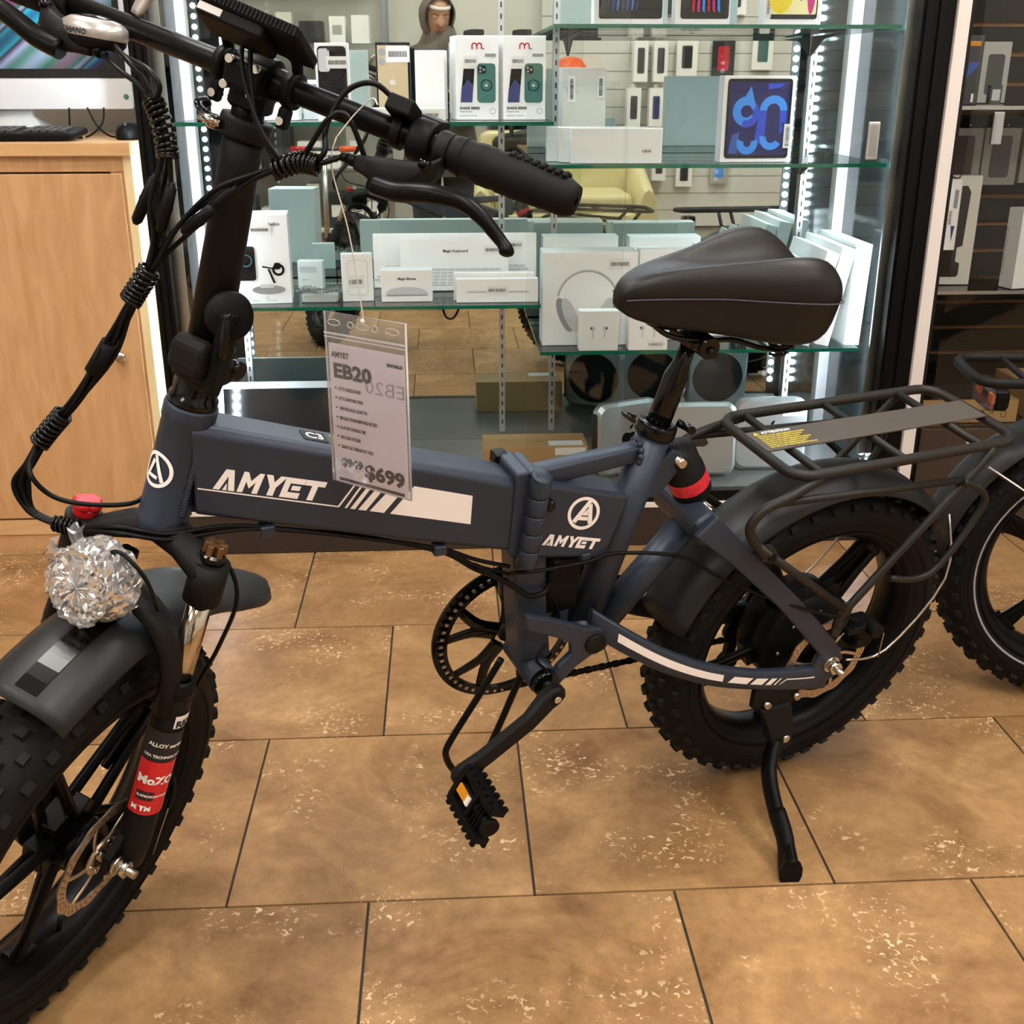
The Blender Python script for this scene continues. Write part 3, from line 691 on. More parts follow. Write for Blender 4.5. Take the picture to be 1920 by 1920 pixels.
br = bmb(); br.prism([(0.296, 0.296), (0.268, 0.312), (0.250, 0.296), (0.242, 0.272), (0.256, 0.250), (0.282, 0.258)], 0.13, side(0.065)); br.build('swingarm_bridge', 'paint', bike, bevel=0.008)
# --- shock absorber ------------------------------------------------------
h0, h1 = V((0.305, 0, 0.385)), V((0.2545, 0, 0.298)); dd = (h1-h0).normalized()
sk = bmb(); sk.lathe([(0, -0.008), (0.014, -0.008), (0.023, 0.0), (0.0275, 0.004), (0.0275, 0.034), (0.0292, 0.036), (0.0292, 0.083), (0.025, 0.09), (0.013, 0.093), (0.013, 0.108), (0, 0.108)], along(h0, h1, (0, 1, 0)), 30)
shk = sk.build('shock_absorber', 'blackmatte', bike, label='black shock absorber with a bright red label band')
mat('shocklabel', (214, 44, 62), 0.3, var=0.5, vscale=160)
bmb().lathe([(0.0296, 0.048), (0.0297, 0.05), (0.0297, 0.068), (0.0296, 0.07)], along(h0, h1, (0, 1, 0)), 30).build('label_band', 'shocklabel', shk)
for p, r_, nm in ((V((0.312, 0, 0.379)), 0.0065, 'shock_bolt'), (V((0.247, 0, 0.289)), 0.0065, 'shock_bolt')):
    bmb().cyl(p+V((0, -0.033, 0)), p+V((0, 0.033, 0)), r_, n=12).build(nm, 'chrome', shk)
for s in (1, -1):
    g_ = bmb(); g_.prism([(0.352, 0.372), (0.322, 0.396), (0.306, 0.388), (0.302, 0.372), (0.335, 0.325), (0.363, 0.325)], 0.007, side(0.021 if s > 0 else -0.014)); g_.build('shock_mount', 'paint', bike, bevel=0.0015)
# --- seat post, clamp, saddle ------------------------------------------
p1 = V((0.3125, 0, 0.545)); sd = (p1-s1).normalized()
po = bmb(); po.tube([s1-sd*0.02, s1+sd*0.083, s1+sd*0.102, s1+sd*0.135], [0.0168, 0.0168, 0.0115, 0.0112], 22, hint=(0, 1, 0)); post = po.build('seat_post', 'blackgloss', bike)
cl = bmb(); cl.lathe([(0.0175, 0.002), (0.0275, 0.002), (0.0285, 0.004), (0.0285, 0.018), (0.0275, 0.02), (0.0175, 0.02)], along(s1-sd*0.006, s1+sd, (0, 1, 0)), 28); clp = cl.build('seat_clamp', 'blackgloss', bike)
bmb().tube(smoothpath([(0.31, 0.0, 0.427), (0.302, 0.012, 0.425), (0.305, 0.03, 0.428)], 3), 0.006, 8).build('clamp_bolt', 'blackgloss', clp)
bmb().tube(smoothpath([(0.375, -0.005, 0.44), (0.385, -0.012, 0.443), (0.392, -0.005, 0.446), (0.39, 0.012, 0.447)], 3), [0.007]*10, 8, flat=0.5).build('clamp_lever', 'blackgloss', clp)
# saddle: rings of half sections from nose to tail
def saddle_ring(u_, wid, top, bot, groove, n=12):
    out = []
    for k in range(2*n+1):
        t = -1+2*k/(2*n); y = wid*math.copysign(abs(math.sin(t*PI/2))**0.8, t)
        z = top-(top-bot)*0.42*abs(t)**2.6-groove*max(0.0, 1-(t/0.42)**2)**2
        out.append((u_, y, z))
    for k in range(2*n-1, 0, -1):
        t = -1+2*k/(2*n); y = wid*0.93*math.copysign(abs(math.sin(t*PI/2))**0.8, t); z = bot+(top-bot)*0.42*(abs(t)**4)*0.8
        out.append((u_, y, z))
    return out
SEC = [(0.437, 0.006, 0.620, 0.610, 0), (0.430, 0.016, 0.633, 0.599, 0), (0.415, 0.025, 0.645, 0.591, 0), (0.385, 0.034, 0.655, 0.582, 0.002), (0.345, 0.043, 0.661, 0.575, 0.008), (0.305, 0.056, 0.667, 0.570, 0.020), (0.265, 0.076, 0.674, 0.564, 0.030),
       (0.228, 0.092, 0.680, 0.558, 0.036), (0.195, 0.099, 0.681, 0.554, 0.038), (0.168, 0.096, 0.674, 0.556, 0.034), (0.147, 0.084, 0.657, 0.570, 0.024), (0.134, 0.064, 0.637, 0.585, 0.010), (0.129, 0.040, 0.622, 0.597, 0)]
sm_ = bmb().loft([saddle_ring(*q) for q in SEC]); sad = sm_.build('saddle', 'leather', bike, sub=1, label='wide black padded saddle with a centre groove')
seam = []
for s in (1,):
    pts = [(q[0], s*(q[1]*1.002+0.0012), q[2]-(q[2]-q[3])*0.44) for q in SEC[1:-1]]
    bmb().tube(smoothpath(pts, 5), 0.0009, 5).build('seam', 'thread', sad)
    bmb().tube(smoothpath([(p[0], -p[1], p[2]) for p in pts], 5), 0.0009, 5).build('seam', 'thread', sad)
rl = bmb(); rails = []
for s in (1, -1):
    bmb().tube(smoothpath([(0.39, s*0.012, 0.588), (0.36, s*0.018, 0.566), (0.31, s*0.022, 0.556), (0.26, s*0.022, 0.552), (0.215, s*0.034, 0.540), (0.18, s*0.05, 0.546)], 4), 0.0036, 8).build('saddle_rail', 'blackgloss', sad)
    sp = []
    for k in range(40): a = 2*PI*k/10; sp.append((0.20+0.012*math.cos(a), s*0.042+0.012*math.sin(a), 0.536+0.0006*k))
    bmb().tube(sp, 0.0022, 6).build('saddle_spring', 'blackgloss', sad)
cm_ = bmb(); cm_.rbox((0.309, 0, 0.552), (0.04, 0.06, 0.012), 0.005); cm_.cyl((0.303, -0.034, 0.548), (0.303, 0.034, 0.548), 0.0145, n=18); cm_.cyl((0.300, -0.038, 0.544), (0.300, 0.040, 0.544), 0.006, n=10); cm_.build('saddle_clamp', 'blackgloss', bike)
# --- crank, chain, pedals -------------------------------------------------
def ring(mb, r0, r1, y0, y1, c, n=64):
    mb.lathe([(r0, y0), (r1, y0), (r1, y1), (r0, y1), (r0, y0)], frame(c, V((1, 0, 0)), V((0, 0, -1)), V((0, 1, 0))), n, smooth=False)
RC = BB+V((0.004, 0, 0.004))
rg = bmb(); ring(rg, 0.104, 0.121, -0.078, -0.074, RC); ring(rg, 0.100, 0.106, -0.072, -0.066, RC); chr_ = rg.build('chainring_guard', 'blackgloss', bike, label='glossy black chainring with guard')
tm_ = bmb()
for k in range(52):
    a = 2*PI*k/52; tm_.box((0, 0, 0), (0.006, 0.003, 0.005), frame(RC+V((0.109*math.cos(a), -0.069, 0.109*math.sin(a))), V((math.cos(a), 0, math.sin(a))), V((0, 1, 0)), V((-math.sin(a), 0, math.cos(a)))))
tm_.build('teeth', 'steel', chr_)['kind'] = 'stuff'
for k in range(5):
    a = R(20+72*k); d = V((math.cos(a), 0, math.sin(a))); t = V((-math.sin(a), 0, math.cos(a)))
    for q in (-1, 1):
        bmb().tube(smoothpath([RC+V((0, -0.070, 0))+d*0.02+t*0.004*q, RC+V((0, -0.071, 0))+d*0.06+t*0.008*q, RC+V((0, -0.071, 0))+d*0.102+t*0.030*q], 4), [0.012-0.0006*i for i in range(9)], 8, flat=0.35, hint=(0, 1, 0)).build('spider_arm', 'blackgloss', chr_)
ck = bmb()
CP = [V((0.003, -0.069, -0.113)), V((-0.05, -0.069, -0.118))]
def chain_run(a, b):
    n = int((b-a).length/0.0127); d = (b-a)/n
    for k in range(n):
        p = a+d*(k+0.5); x, y, z = axes(d, (0, 1, 0)); m = frame(p, d.normalized(), V((0, 1, 0)), d.normalized().cross(V((0, 1, 0))))
        wdt = 0.0036 if k % 2 else 0.0025
        for q in (-1, 1): ck.rbox((0, q*wdt, 0), (0.0148, 0.001, 0.0082), 0.0038, m, ax=1, n=2)
        ck.cyl(a+d*k+V((0, -0.0035, 0)), a+d*k+V((0, 0.0035, 0)), 0.003, n=6)
chain_run(BB+V((0.0, -0.069, -0.105)), V((0.03, -0.069, -0.055))); chain_run(BB+V((-0.02, -0.069, 0.108)), V((0.0, -0.069, 0.04)))
ck.build('chain', 'blackmetal', bike, label='dark roller chain')['kind'] = 'stuff'
cog = bmb()
for i, r_ in enumerate((0.045, 0.04, 0.035, 0.03, 0.026, 0.022)): ring(cog, 0.012, r_, -0.072-0.004*i, -0.074-0.004*i, V((0, 0, 0)), 28)
cog.build('cassette', 'blackmetal', bike)
dl = bmb(); dl.rbox((0.035, -0.1, -0.03), (0.05, 0.03, 0.05), 0.01, ax=1); dl.rbox((0.045, -0.092, -0.09), (0.02, 0.012, 0.09), 0.008, ax=1); dl.cyl((0.045, -0.098, -0.06), (0.045, -0.086, -0.06), 0.02, n=14); dl.cyl((0.045, -0.098, -0.125), (0.045, -0.086, -0.125), 0.02, n=14)
dl.build('derailleur', 'plastic', bike)
def crank(s, ang):
    d = V((math.cos(ang), 0, math.sin(ang))); n = V((0, s, 0)); a = BB+n*0.078; e = BB+d*0.172+n*0.098
    t = V((-math.sin(ang), 0, math.cos(ang))); rings = []
    for k, (hw, th) in enumerate(((0.001, 0.006), (0.012, 0.009), (0.0165, 0.0105), (0.0165, 0.0105), (0.014, 0.0085), (0.0135, 0.008), (0.0145, 0.0085), (0.011, 0.008), (0.001, 0.006))):
        u_ = (-0.017, -0.012, 0.0, 0.012, 0.05, 0.13, 0.165, 0.178, 0.184)[k]; y = 0.078+0.02*min(max((u_-0.01)/0.06, 0), 1); o = BB+d*u_+n*y
        rings.append([o+t*(hw*x)+n*(th*q) for x, q in ((1, .5), (.75, 1), (-.75, 1), (-1, .5), (-1, -.5), (-.75, -1), (.75, -1), (1, -.5))])
    arm = bmb().loft(rings); arm.fs = [False]*len(arm.fs); arm = arm.build('crank_arm', 'blackmatte', bike, bevel=0.002)
    b0 = BB+n*0.0885; bmb().cyl(b0, b0+n*0.0015, 0.008, n=18).build('dust_cap', 'blackmetal', arm); bmb().cyl(b0+n*0.0012, b0+n*0.0035, 0.0055, n=12).build('crank_bolt', 'chrome', arm)
    # pedal: hinged cage with toothed rims, amber reflector
    pc = e; px = V((0.62*s if s > 0 else 0.62, 0, 0.0)); fwd = V((0.45, 0, -0.893)).normalized(); upv = V((0.893, 0, 0.45)).normalized()
    pm = frame(pc, fwd, n, fwd.cross(n))
    pb = MB(ZT @ pm)
    pb.cyl((0, 0.0, 0), (0, 0.10, 0), 0.0075, n=10)
    for q in (-1, 1):
        pb.box((q*0.024, 0.058, 0), (0.010, 0.092, 0.024))
        for k in range(7):
            for r_ in (-1, 1): pb.box((q*0.031, 0.02+k*0.0135, r_*0.0095), (0.006, 0.007, 0.006))
    pb.box((0, 0.016, 0), (0.045, 0.010, 0.024)); pb.box((0, 0.060, 0), (0.045, 0.008, 0.020))
    for k in range(3): pb.box((0, 0.073+k*0.007, 0), (0.045, 0.003, 0.018))
    pb.cyl((-0.0, 0.099, 0), (0.0, 0.106, 0), 0.014, n=16)
    ped = pb.build('pedal', 'plastic', bike, bevel=0.001, label='black folding pedal with amber reflector' if s > 0 else None)
    for q in (-1, 1):
        MB(ZT @ pm).box((0, 0.039, q*0.0115), (0.013, 0.03, 0.003)).build('reflector', 'amber', ped); MB(ZT @ pm).box((0, 0.0535, q*0.012), (0.013, 0.008, 0.003)).build('reflector_end', 'white', ped)
AC = math.atan2(-0.0905, 0.1525)
crank(1, AC); crank(-1, AC+PI)
# guard stay, a bent dark rod below the strut
bmb().tube(smoothpath([(0.545, 0.0, 0.078), (0.575, 0.0, 0.02), (0.615, 0, -0.055), (0.622, 0.0, -0.085), (0.60, 0, -0.125), (0.56, 0, -0.11), (0.515, 0, 0.02), (0.505, 0, 0.05)], 5), 0.0052, 8).build('guard_stay', 'cable', bike)
# --- kickstand ---------------------------------------------------------
kp = bmb(); kp.prism([(0.142, -0.002), (0.138, -0.058), (0.122, -0.066), (0.052, -0.066), (0.046, -0.02), (0.10, -0.008)], 0.012, side(0.096)); kpl = kp.build('kickstand_plate', 'blackmatte', bike, bevel=0.002)
for u_, w_ in ((0.116, -0.05), (0.058, -0.048)): bmb().cyl((u_, 0.094, w_), (u_, 0.106, w_), 0.006, n=12).build('plate_bolt', 'steel', kpl)
kh = bmb(); kh.loft([[(c+a*s_, 0.094+b_*t_+y, w_) for s_, t_ in ((-1, -1), (1, -1), (1, 1), (-1, 1))] for c, a, b_, y, w_ in ((0.095, 0.03, 0.008, 0, -0.06), (0.085, 0.026, 0.012, 0.004, -0.09), (0.078, 0.02, 0.014, 0.01, -0.125), (0.076, 0.012, 0.012, 0.012, -0.142))])
kh.fs = [False]*len(kh.fs); khe = kh.build('kickstand_head', 'blackmatte', bike, bevel=0.003)
bmb().ell((0.072, 0.117, -0.122), (0.0075, 0.004, 0.008)).build('pivot_rivet', 'chrome', khe)
FT = V((0.1669, 0.2885, -0.2308))        # where the foot meets the floor
k0 = V((0.085, 0.108, -0.128)); kd = (FT-k0)
path = [k0, k0+kd*0.25+V((0.006, -0.016, -0.006)), k0+kd*0.5+V((0.004, -0.014, -0.004)), k0+kd*0.72, FT+V((-0.002, -0.004, 0.022))]
bmb().tube(smoothpath(path, 5), [0.0165-0.0001*i for i in range(21)], 12, flat=0.7, hint=(1, 0, 0)).build('kickstand_leg', 'blackmetal', bike, label='black side stand leg')
sl_ = bmb(); sl_.tube(smoothpath([k0+kd*0.55+V((0.003, -0.01, -0.003)), k0+kd*0.72, k0+kd*0.9, FT+V((0, 0, 0.014))], 4), [0.0185, 0.0186, 0.0186, 0.0184, 0.018, 0.018, 0.018, 0.0185, 0.0195, 0.021, 0.0225, 0.024, 0.025], 12, flat=0.7, hint=(1, 0, 0)); ksl = sl_.build('kickstand_foot', 'plastic', bike)
wf = bike.matrix_world @ (ZT @ FT)
# --- rear rack -----------------------------------------------------------
RKW, RKV = 0.367, 0.097
def rr_path(u0, u1, hv, z, rad=0.035):
    out = []
    for cx, cy, a0 in ((u0-rad, hv-rad, 90), (u1+rad, hv-rad, 90), (u1+rad, -hv+rad, 180), (u0-rad, -hv+rad, 270)): pass
    for cx, cy, a0 in ((u1+rad, hv-rad, 90), (u1+rad, -(hv-rad), 180), (u0-rad, -(hv-rad), 270), (u0-rad, hv-rad, 0)):
        for k in range(7): a = R(a0+15*k); out.append((cx+rad*math.cos(a), cy+rad*math.sin(a), z))
    return out
rk = bmb(); rk.tube(rr_path(0.165, -0.262, RKV, RKW), 0.0078, 12, closed=True); rack = rk.build('rear_rack', 'rackblack', bike, label='matt black tubular rear rack')
for u_ in (0.118, -0.033, -0.185): bmb().cyl((u_, -RKV, RKW), (u_, RKV, RKW), 0.0062, n=12).build('cross_bar', 'rackblack', rack)
pl = bmb(); pl.box((-0.046, 0, RKW+0.0075), (0.424, 0.058, 0.003)); plate = pl.build('rack_plate', 'rackplate', rack, bevel=0.001)
pf = lambda u_, v_: ZT @ frame(V((u_, v_, RKW+0.0094)), V((0, 1, 0)), V((1, 0, 0)), V((0, 0, -1)))
def rp(u_, v_): return ZT @ frame(V((u_, v_, RKW+0.0093)), V((-1, 0, 0)), V((0, -1, 0)), V((0, 0, 1)))
texts([('ATTENTION', 0.0085, rp(0.142, -0.018), 0.052, 0.0004)], plate, 'decal', 'attention_print')
texts([('LOAD LIMIT DO NOT CARRY PASSENGERS ON THE RACK', 0.0045, rp(0.155, -0.0105+0.0055*k), 0.085-0.008*(k % 3), 0.0003) for k in range(7)], plate, 'yellow', 'warning_print')
tr = bmb(); tr.add([(0.158, -0.016, RKW+0.0094), (0.147, -0.016, RKW+0.0094), (0.1525, -0.025, RKW+0.0094)], [(0, 1, 2)]); tr.build('warning_triangle', 'yellow', plate)
for s in (1, -1):
    y = s*0.105
    bmb().tube(smoothpath([(0.118, s*0.097, 0.362), (0.175, y, 0.345), (0.218, y, 0.330), (0.234, y, 0.305), (0.222, y, 0.280), (0.196, y, 0.252)], 5), 0.0072, 10).build('front_strut', 'rackblack', rack)
    bmb().tube([(0.215, y, 0.272), (0.015, y, 0.118)], 0.0068, 10).build('stay', 'rackblack', rack)
    bmb().tube(smoothpath([(-0.2, s*0.097, 0.362), (-0.18, y, 0.335), (0.005, y, 0.118), (0.012, y, 0.085)], 4), 0.0068, 10).build('stay', 'rackblack', rack)
    lw = bmb(); lw.tube([(0.200, y, 0.338), (-0.158, y, 0.318)], 0.0062, 10); lw.build('lower_rail', 'rackblack', rack)
    bmb().tube(smoothpath([(-0.152, y+s*0.004, 0.318), (-0.19, y+s*0.01, 0.30), (-0.205, y+s*0.01, 0.262), (-0.14, y+s*0.01, 0.158), (-0.06, y+s*0.004, 0.160)], 5), 0.0055, 10).build('pannier_hook', 'rackblack', rack)
    tb = bmb(); tb.prism([(0.026, 0.125), (-0.004, 0.128), (0.0, 0.085), (0.014, 0.062), (0.026, 0.07)], 0.005, side(y+0.0025)); tb.build('rack_tab', 'rackblack', rack)
    mt = bmb(); mt.prism([(0.212, 0.275), (0.182, 0.262), (0.170, 0.245), (0.182, 0.236), (0.202, 0.25)], 0.006, side(y+0.003)); mt.build('rack_tab', 'rackblack', rack)
# --- mudguards -----------------------------------------------------------
def guard(xf, a0, a1, rad, hw, lip, name, flare=0.0, n=30, par=None):
    mb = MB(xf); prof = []
    for k in range(9):
        t = -1+k/4; prof.append((hw*math.copysign(abs(t)**0.9, t), -lip*abs(t)**3.2))
    th = 0.0022; vs = []; fs = []; K = len(prof)
    for i in range(n+1):
        q = i/n; a = R(a0+(a1-a0)*q); f = flare*q**1.3+(0.055*max(0, (q-0.72)/0.28)**1.6 if flare else 0)
        nar = 1.0 if q < 0.88 else (0.45+0.55*math.sqrt(max(0, (1-q)/0.12)))
        for sgn in (0, 1):
            for y, dz in prof:
                rr = rad+dz+f-sgn*th; vs.append((rr*math.cos(a), y*nar, rr*math.sin(a)))
    for i in range(n):
        for k in range(K-1):
            o = i*2*K; p = (i+1)*2*K; fs.append((o+k, o+k+1, p+k+1, p+k)); fs.append((o+K+k, p+K+k, p+K+k+1, o+K+k+1))
        for k in (0, K-1): o = i*2*K; p = (i+1)*2*K; fs.append((o+k, p+k, p+K+k, o+K+k))
    for i in (0, n):
        o = i*2*K
        for k in range(K-1): fs.append((o+k, o+K+k, o+K+k+1, o+k+1))
    mb.sm = True; mb.add(vs, fs); return mb.build(name, 'fender', par or bike)
rg_ = guard(rw, 18, 152, 0.308, 0.056, 0.022, 'rear_mudguard'); rg_['label'] = 'black rear mudguard'
fg = guard(fw, 62, 147, 0.318, 0.058, 0.02, 'front_mudguard', flare=0.062); fg['label'] = 'black front mudguard with a gloss strip'
gs = MB(fw); 
for i in range(8):
    a0_, a1_ = R(65+i*3.0), R(65+(i+1)*3.0); g0_, g1_ = [0.3189+0.062*((k_*3.0+3.0)/85)**1.3 for k_ in (i, i+1)]
    gs.add([(g0_*math.cos(a0_), -0.014, g0_*math.sin(a0_)), (g0_*math.cos(a0_), 0.014, g0_*math.sin(a0_)), (g1_*math.cos(a1_), 0.014, g1_*math.sin(a1_)), (g1_*math.cos(a1_), -0.014, g1_*math.sin(a1_))], [(0, 1, 2, 3)])
gs.build('gloss_strip', 'blackgloss', fg)
for s in (1, -1):
    MB(rw).tube(smoothpath([(-0.21, s*0.058, 0.22), (-0.19, s*0.105, 0.13), (-0.10, s*0.11, 0.012), (-0.02, s*0.108, 0.01)], 4), 0.0022, 7).build('mudguard_stay', 'steel', rg_)
# --- suspension fork ------------------------------------------------------
LX, LF = 0.083, 0.022
cr = smb(); rings = []
for l_, f_, h_, a_, b_ in ((-0.098, LF, -0.054, 0.014, 0.015), (-0.075, LF, -0.048, 0.024, 0.017), (-0.04, 0.010, -0.026, 0.026, 0.018), (0, 0.0, -0.012, 0.028, 0.018), (0.04, 0.010, -0.014, 0.026, 0.018), (0.075, LF, -0.024, 0.024, 0.019), (0.098, LF, -0.03, 0.014, 0.016)):
    rings.append([(f_+a_*math.cos(2*PI*k/12), l_, h_+b_*math.sin(2*PI*k/12)) for k in range(12)])
cr.loft(rings); crown = cr.build('fork_crown', 'blackmatte', bike, label='black arched fork crown')
for s in (1, -1):
    dz = 0.0 if s > 0 else -0.02
    smb().cyl((LF, s*LX, -0.062+dz), (LF, s*LX, -0.012+dz), 0.0215, n=24).build('crown_socket', 'blackmatte', crown)
    smb().cyl((LF, s*LX, -0.20), (LF, s*LX, -0.06), 0.0142, n=24).build('stanchion', 'stanchion', bike, label='chrome fork stanchion')
    lo = smb(); lo.tube([(LF, s*LX, -0.185), (LF, s*LX, -0.20), (LF, s*LX, -0.30), (LF, s*LX, -0.42), (LF, s*LX, -0.452), (LF, s*LX, -0.458)], [0.0195, 0.0205, 0.021, 0.0205, 0.018, 0.012], 24)
    lo.prism([(LF-0.012, -0.40), (LF+0.02, -0.405), (0.062, -0.43), (0.064, -0.452), (0.038, -0.456), (LF, -0.45)], 0.010, frame(V((0, s*0.0745+0.005, 0)), V((1, 0, 0)), V((0, 0, 1)), V((0, -1, 0))))
    leg = lo.build('fork_leg', 'blackmatte', bike, label='black lower fork leg with a red sticker' if s > 0 else None)
    smb().lathe([(0.0145, -0.19), (0.021, -0.19), (0.022, -0.184), (0.021, -0.178), (0.019, -0.176), (0.020, -0.172), (0.0145, -0.170)], Matrix.Translation((LF, s*LX, 0)), 26).build('dust_seal', 'plastic', leg)
    def onleg(th, h, off=0.0006):
        a = R(th); r_ = 0.0211+off; return (LF+r_*math.sin(a), s*(LX+r_*math.cos(a)), h)
    if s > 0:
        def band(h0, h1, t0, t1, m_, nm, sl=0.0):
            q = smb(); N_ = 10; vs = [onleg(t0+(t1-t0)*k/N_, h+sl*(k/N_)) for h in (h0, h1) for k in range(N_+1)]
            q.add(vs, [(k, k+1, N_+2+k, N_+1+k) for k in range(N_)]); q.sm = True; return q.build(nm, m_, leg)
        band(-0.2805, -0.236, -30, 118, 'ink', 'sticker_black', 0.0); band(-0.362, -0.281, -30, 120, 'stickred', 'sticker_red', 0.0)
        bq = band(-0.230, -0.212, -40, 40, 'white', 'sticker_white', 0.0); band(-0.2405, -0.2305, -40, -31, 'stickred', 'sticker_tip', 0.0)
        def legtext(txt, size, h, th0, m_, nm, bold=0.0, dirn=-1):
            me = text_mesh(txt, size, bold=bold); 
            for v_ in me.vertices:
                th = th0+dirn*math.degrees(v_.co.x/0.0217); p = onleg(th, h+v_.co.y, 0.0012); v_.co = p
            me.materials.clear(); me.materials.append(MATS[m_]); me.transform(ST); o = bpy.data.objects.new(nm, me); COL.objects.link(o); o.parent = leg
        legtext('MoZO', 0.0165, -0.314, 108, 'white', 'sticker_lettering', 0.0007); legtext('M TM', 0.010, -0.355, 105, 'white', 'sticker_lettering', 0.0005)
        legtext('ALLOY series', 0.0075, -0.258, 100, 'white', 'sticker_lettering', 0.0003); legtext('USA TECHNOLOGY', 0.0055, -0.274, 108, 'white', 'sticker_lettering', 0.0002); legtext('RIDE', 0.013, -0.228, 35, 'ink', 'sticker_lettering', 0.0006)
        band(-0.340, -0.326, 40, 100, 'ink', 'sticker_lozenge'); legtext('SUSPENSION FORK', 0.0045, -0.334, 96, 'white', 'sticker_lettering', 0.0002)
    # adjuster knobs on the crown
    kb = smb(); kb.lathe([(0, 0), (0.0135, 0), (0.0145, 0.003), (0.0145, 0.010), (0.012, 0.013), (0, 0.013)], Matrix.Translation((LF, s*LX, -0.013+dz)), 24, smooth=False)
    kn = kb.build('adjuster_base', 'blackgloss' if s > 0 else 'red', crown)
    if s < 0:
        rk_ = smb(); rk_.rbox((LF, s*LX, dz+0.002), (0.036, 0.022, 0.010), 0.009); rk_.rbox((LF, s*LX, dz+0.002), (0.02, 0.034, 0.009), 0.008); rk_.build('lockout_dial', 'red', crown, bevel=0.001, label='glossy red suspension dial')
    else:
        rk_ = smb()
        for k in range(3): rk_.box((LF, s*LX, 0.005), (0.026, 0.007, 0.014), Matrix.Translation((LF, s*LX, 0)) @ Matrix.Rotation(R(60*k), 4, 'Z') @ Matrix.Translation((-LF, -s*LX, 0)))
        rk_.build('preload_dial', 'brass', crown, bevel=0.001)
ab = smb(); rings = []
for k in range(15):
    t = PI*k/14; l_ = 0.083*math.cos(t); h_ = -0.215+0.140*math.sin(t)**0.6; f_ = LF+0.012+0.02*math.sin(t); a_ = 0.016+0.006*math.sin(t); b_ = 0.012
    tt = V((0, -0.083*math.sin(t), 0.12*math.cos(t))); nrm = V((0, tt.z, -tt.y)).normalized() if tt.length > 1e-6 else V((0, 1, 0))
    rings.append([V((f_+a_*math.cos(2*PI*q/8), l_, h_))+nrm*(b_*math.sin(2*PI*q/8)) for q in range(8)])
ab.loft(rings); ab.build('fork_arch', 'blackmatte', bike)
# front brake caliper and cable hardware
fcp = smb(); fcp.rbox((-0.012, 0.066, -0.39), (0.03, 0.03, 0.05), 0.008, ax=1); fcp.cyl((-0.022, 0.075, -0.372), (-0.022, 0.095, -0.372), 0.011, n=14); fcp.build('brake_caliper', 'plastic', bike, bevel=0.002)
smb().tube(smoothpath([(0.0, 0.085, -0.31), (-0.012, 0.098, -0.345), (-0.012, 0.10, -0.38)], 4), 0.0034, 8).build('cable_boot', 'plastic', bike)
smb().tube([(-0.012, 0.1, -0.375), (-0.006, 0.1, -0.455)], 0.001, 6).build('brake_wire', 'steel', bike)
rcp = bmb(); rcp.rbox((-0.045, 0.092, 0.052), (0.04, 0.036, 0.05), 0.01, ax=1); rcp.cyl((-0.052, 0.1, 0.07), (-0.052, 0.126, 0.07), 0.0125, n=16); rcp.cyl((-0.03, 0.105, 0.045), (-0.03, 0.118, 0.045), 0.007, n=10); rcp.rbox((-0.015, 0.112, 0.075), (0.035, 0.012, 0.012), 0.004, ax=1)
rcp.build('brake_caliper', 'plastic', bike, bevel=0.002)
bmb().tube([(-0.072, 0.12, 0.06), (-0.076, 0.12, 0.01)], 0.001, 6).build('brake_wire', 'steel', bike)
# --- headlight wrapped in clear film --------------------------------------
HLc = V((0.098, -0.012, -0.060)); hlm = Matrix.Translation(HLc) @ Matrix.Rotation(R(90), 4, 'Y') @ Matrix.Rotation(R(8), 4, 'X')
hl = smb(hlm); hl.lathe([(0, -0.040), (0.02, -0.040), (0.03, -0.03), (0.034, -0.012), (0.036, 0.004), (0.034, 0.008), (0, 0.006)], None, 8, smooth=False); hlo = hl.build('headlight', 'plastic', bike, label='headlight still wrapped in crinkled clear film')
for k in range(4): smb(hlm).lathe([(0.034, -0.034+0.008*k), (0.0375, -0.032+0.008*k), (0.0375, -0.029+0.008*k), (0.034, -0.028+0.008*k)], None, 16).build('cooling_fin', 'plastic', hlo)
smb(hlm).lathe([(0, 0.0095), (0.02, 0.0095), (0.031, 0.0075), (0.031, 0.006)], None, 24).build('lens', 'silverplastic', hlo)
thin('film', (0.9, 0.9, 0.92), 0.08, 1.9, haze=0.12, hazecol=(0.9, 0.9, 0.92))
rnd = random.Random(3); fl_ = MB(ST @ hlm); vs = []; fs = []; NU, NV = 46, 22
for j in range(NV+1):
    t = j/NV; z = 0.013-0.045*max(0, (t-0.5)/0.5); rad = 0.043*min(1, math.sin(min(t, 0.5)*PI)**0.6+0.02) if t < 0.5 else 0.043+0.004*math.sin(t*9)
    for i in range(NU):
        a = 2*PI*i/NU; d_ = rnd.uniform(-0.003, 0.003); vs.append(((rad+d_)*math.cos(a), (rad+d_)*math.sin(a), z+rnd.uniform(-0.0035, 0.0035)+(0.004 if t < 0.5 else 0)))
for j in range(NV):
    for i in range(NU): k = (i+1) % NU; fs.append((j*NU+i, j*NU+k, (j+1)*NU+k)); fs.append((j*NU+i, (j+1)*NU+k, (j+1)*NU+i))
fl_.add(vs, fs); fl_.build('plastic_wrap', 'film', hlo, label='crinkled clear plastic wrap')
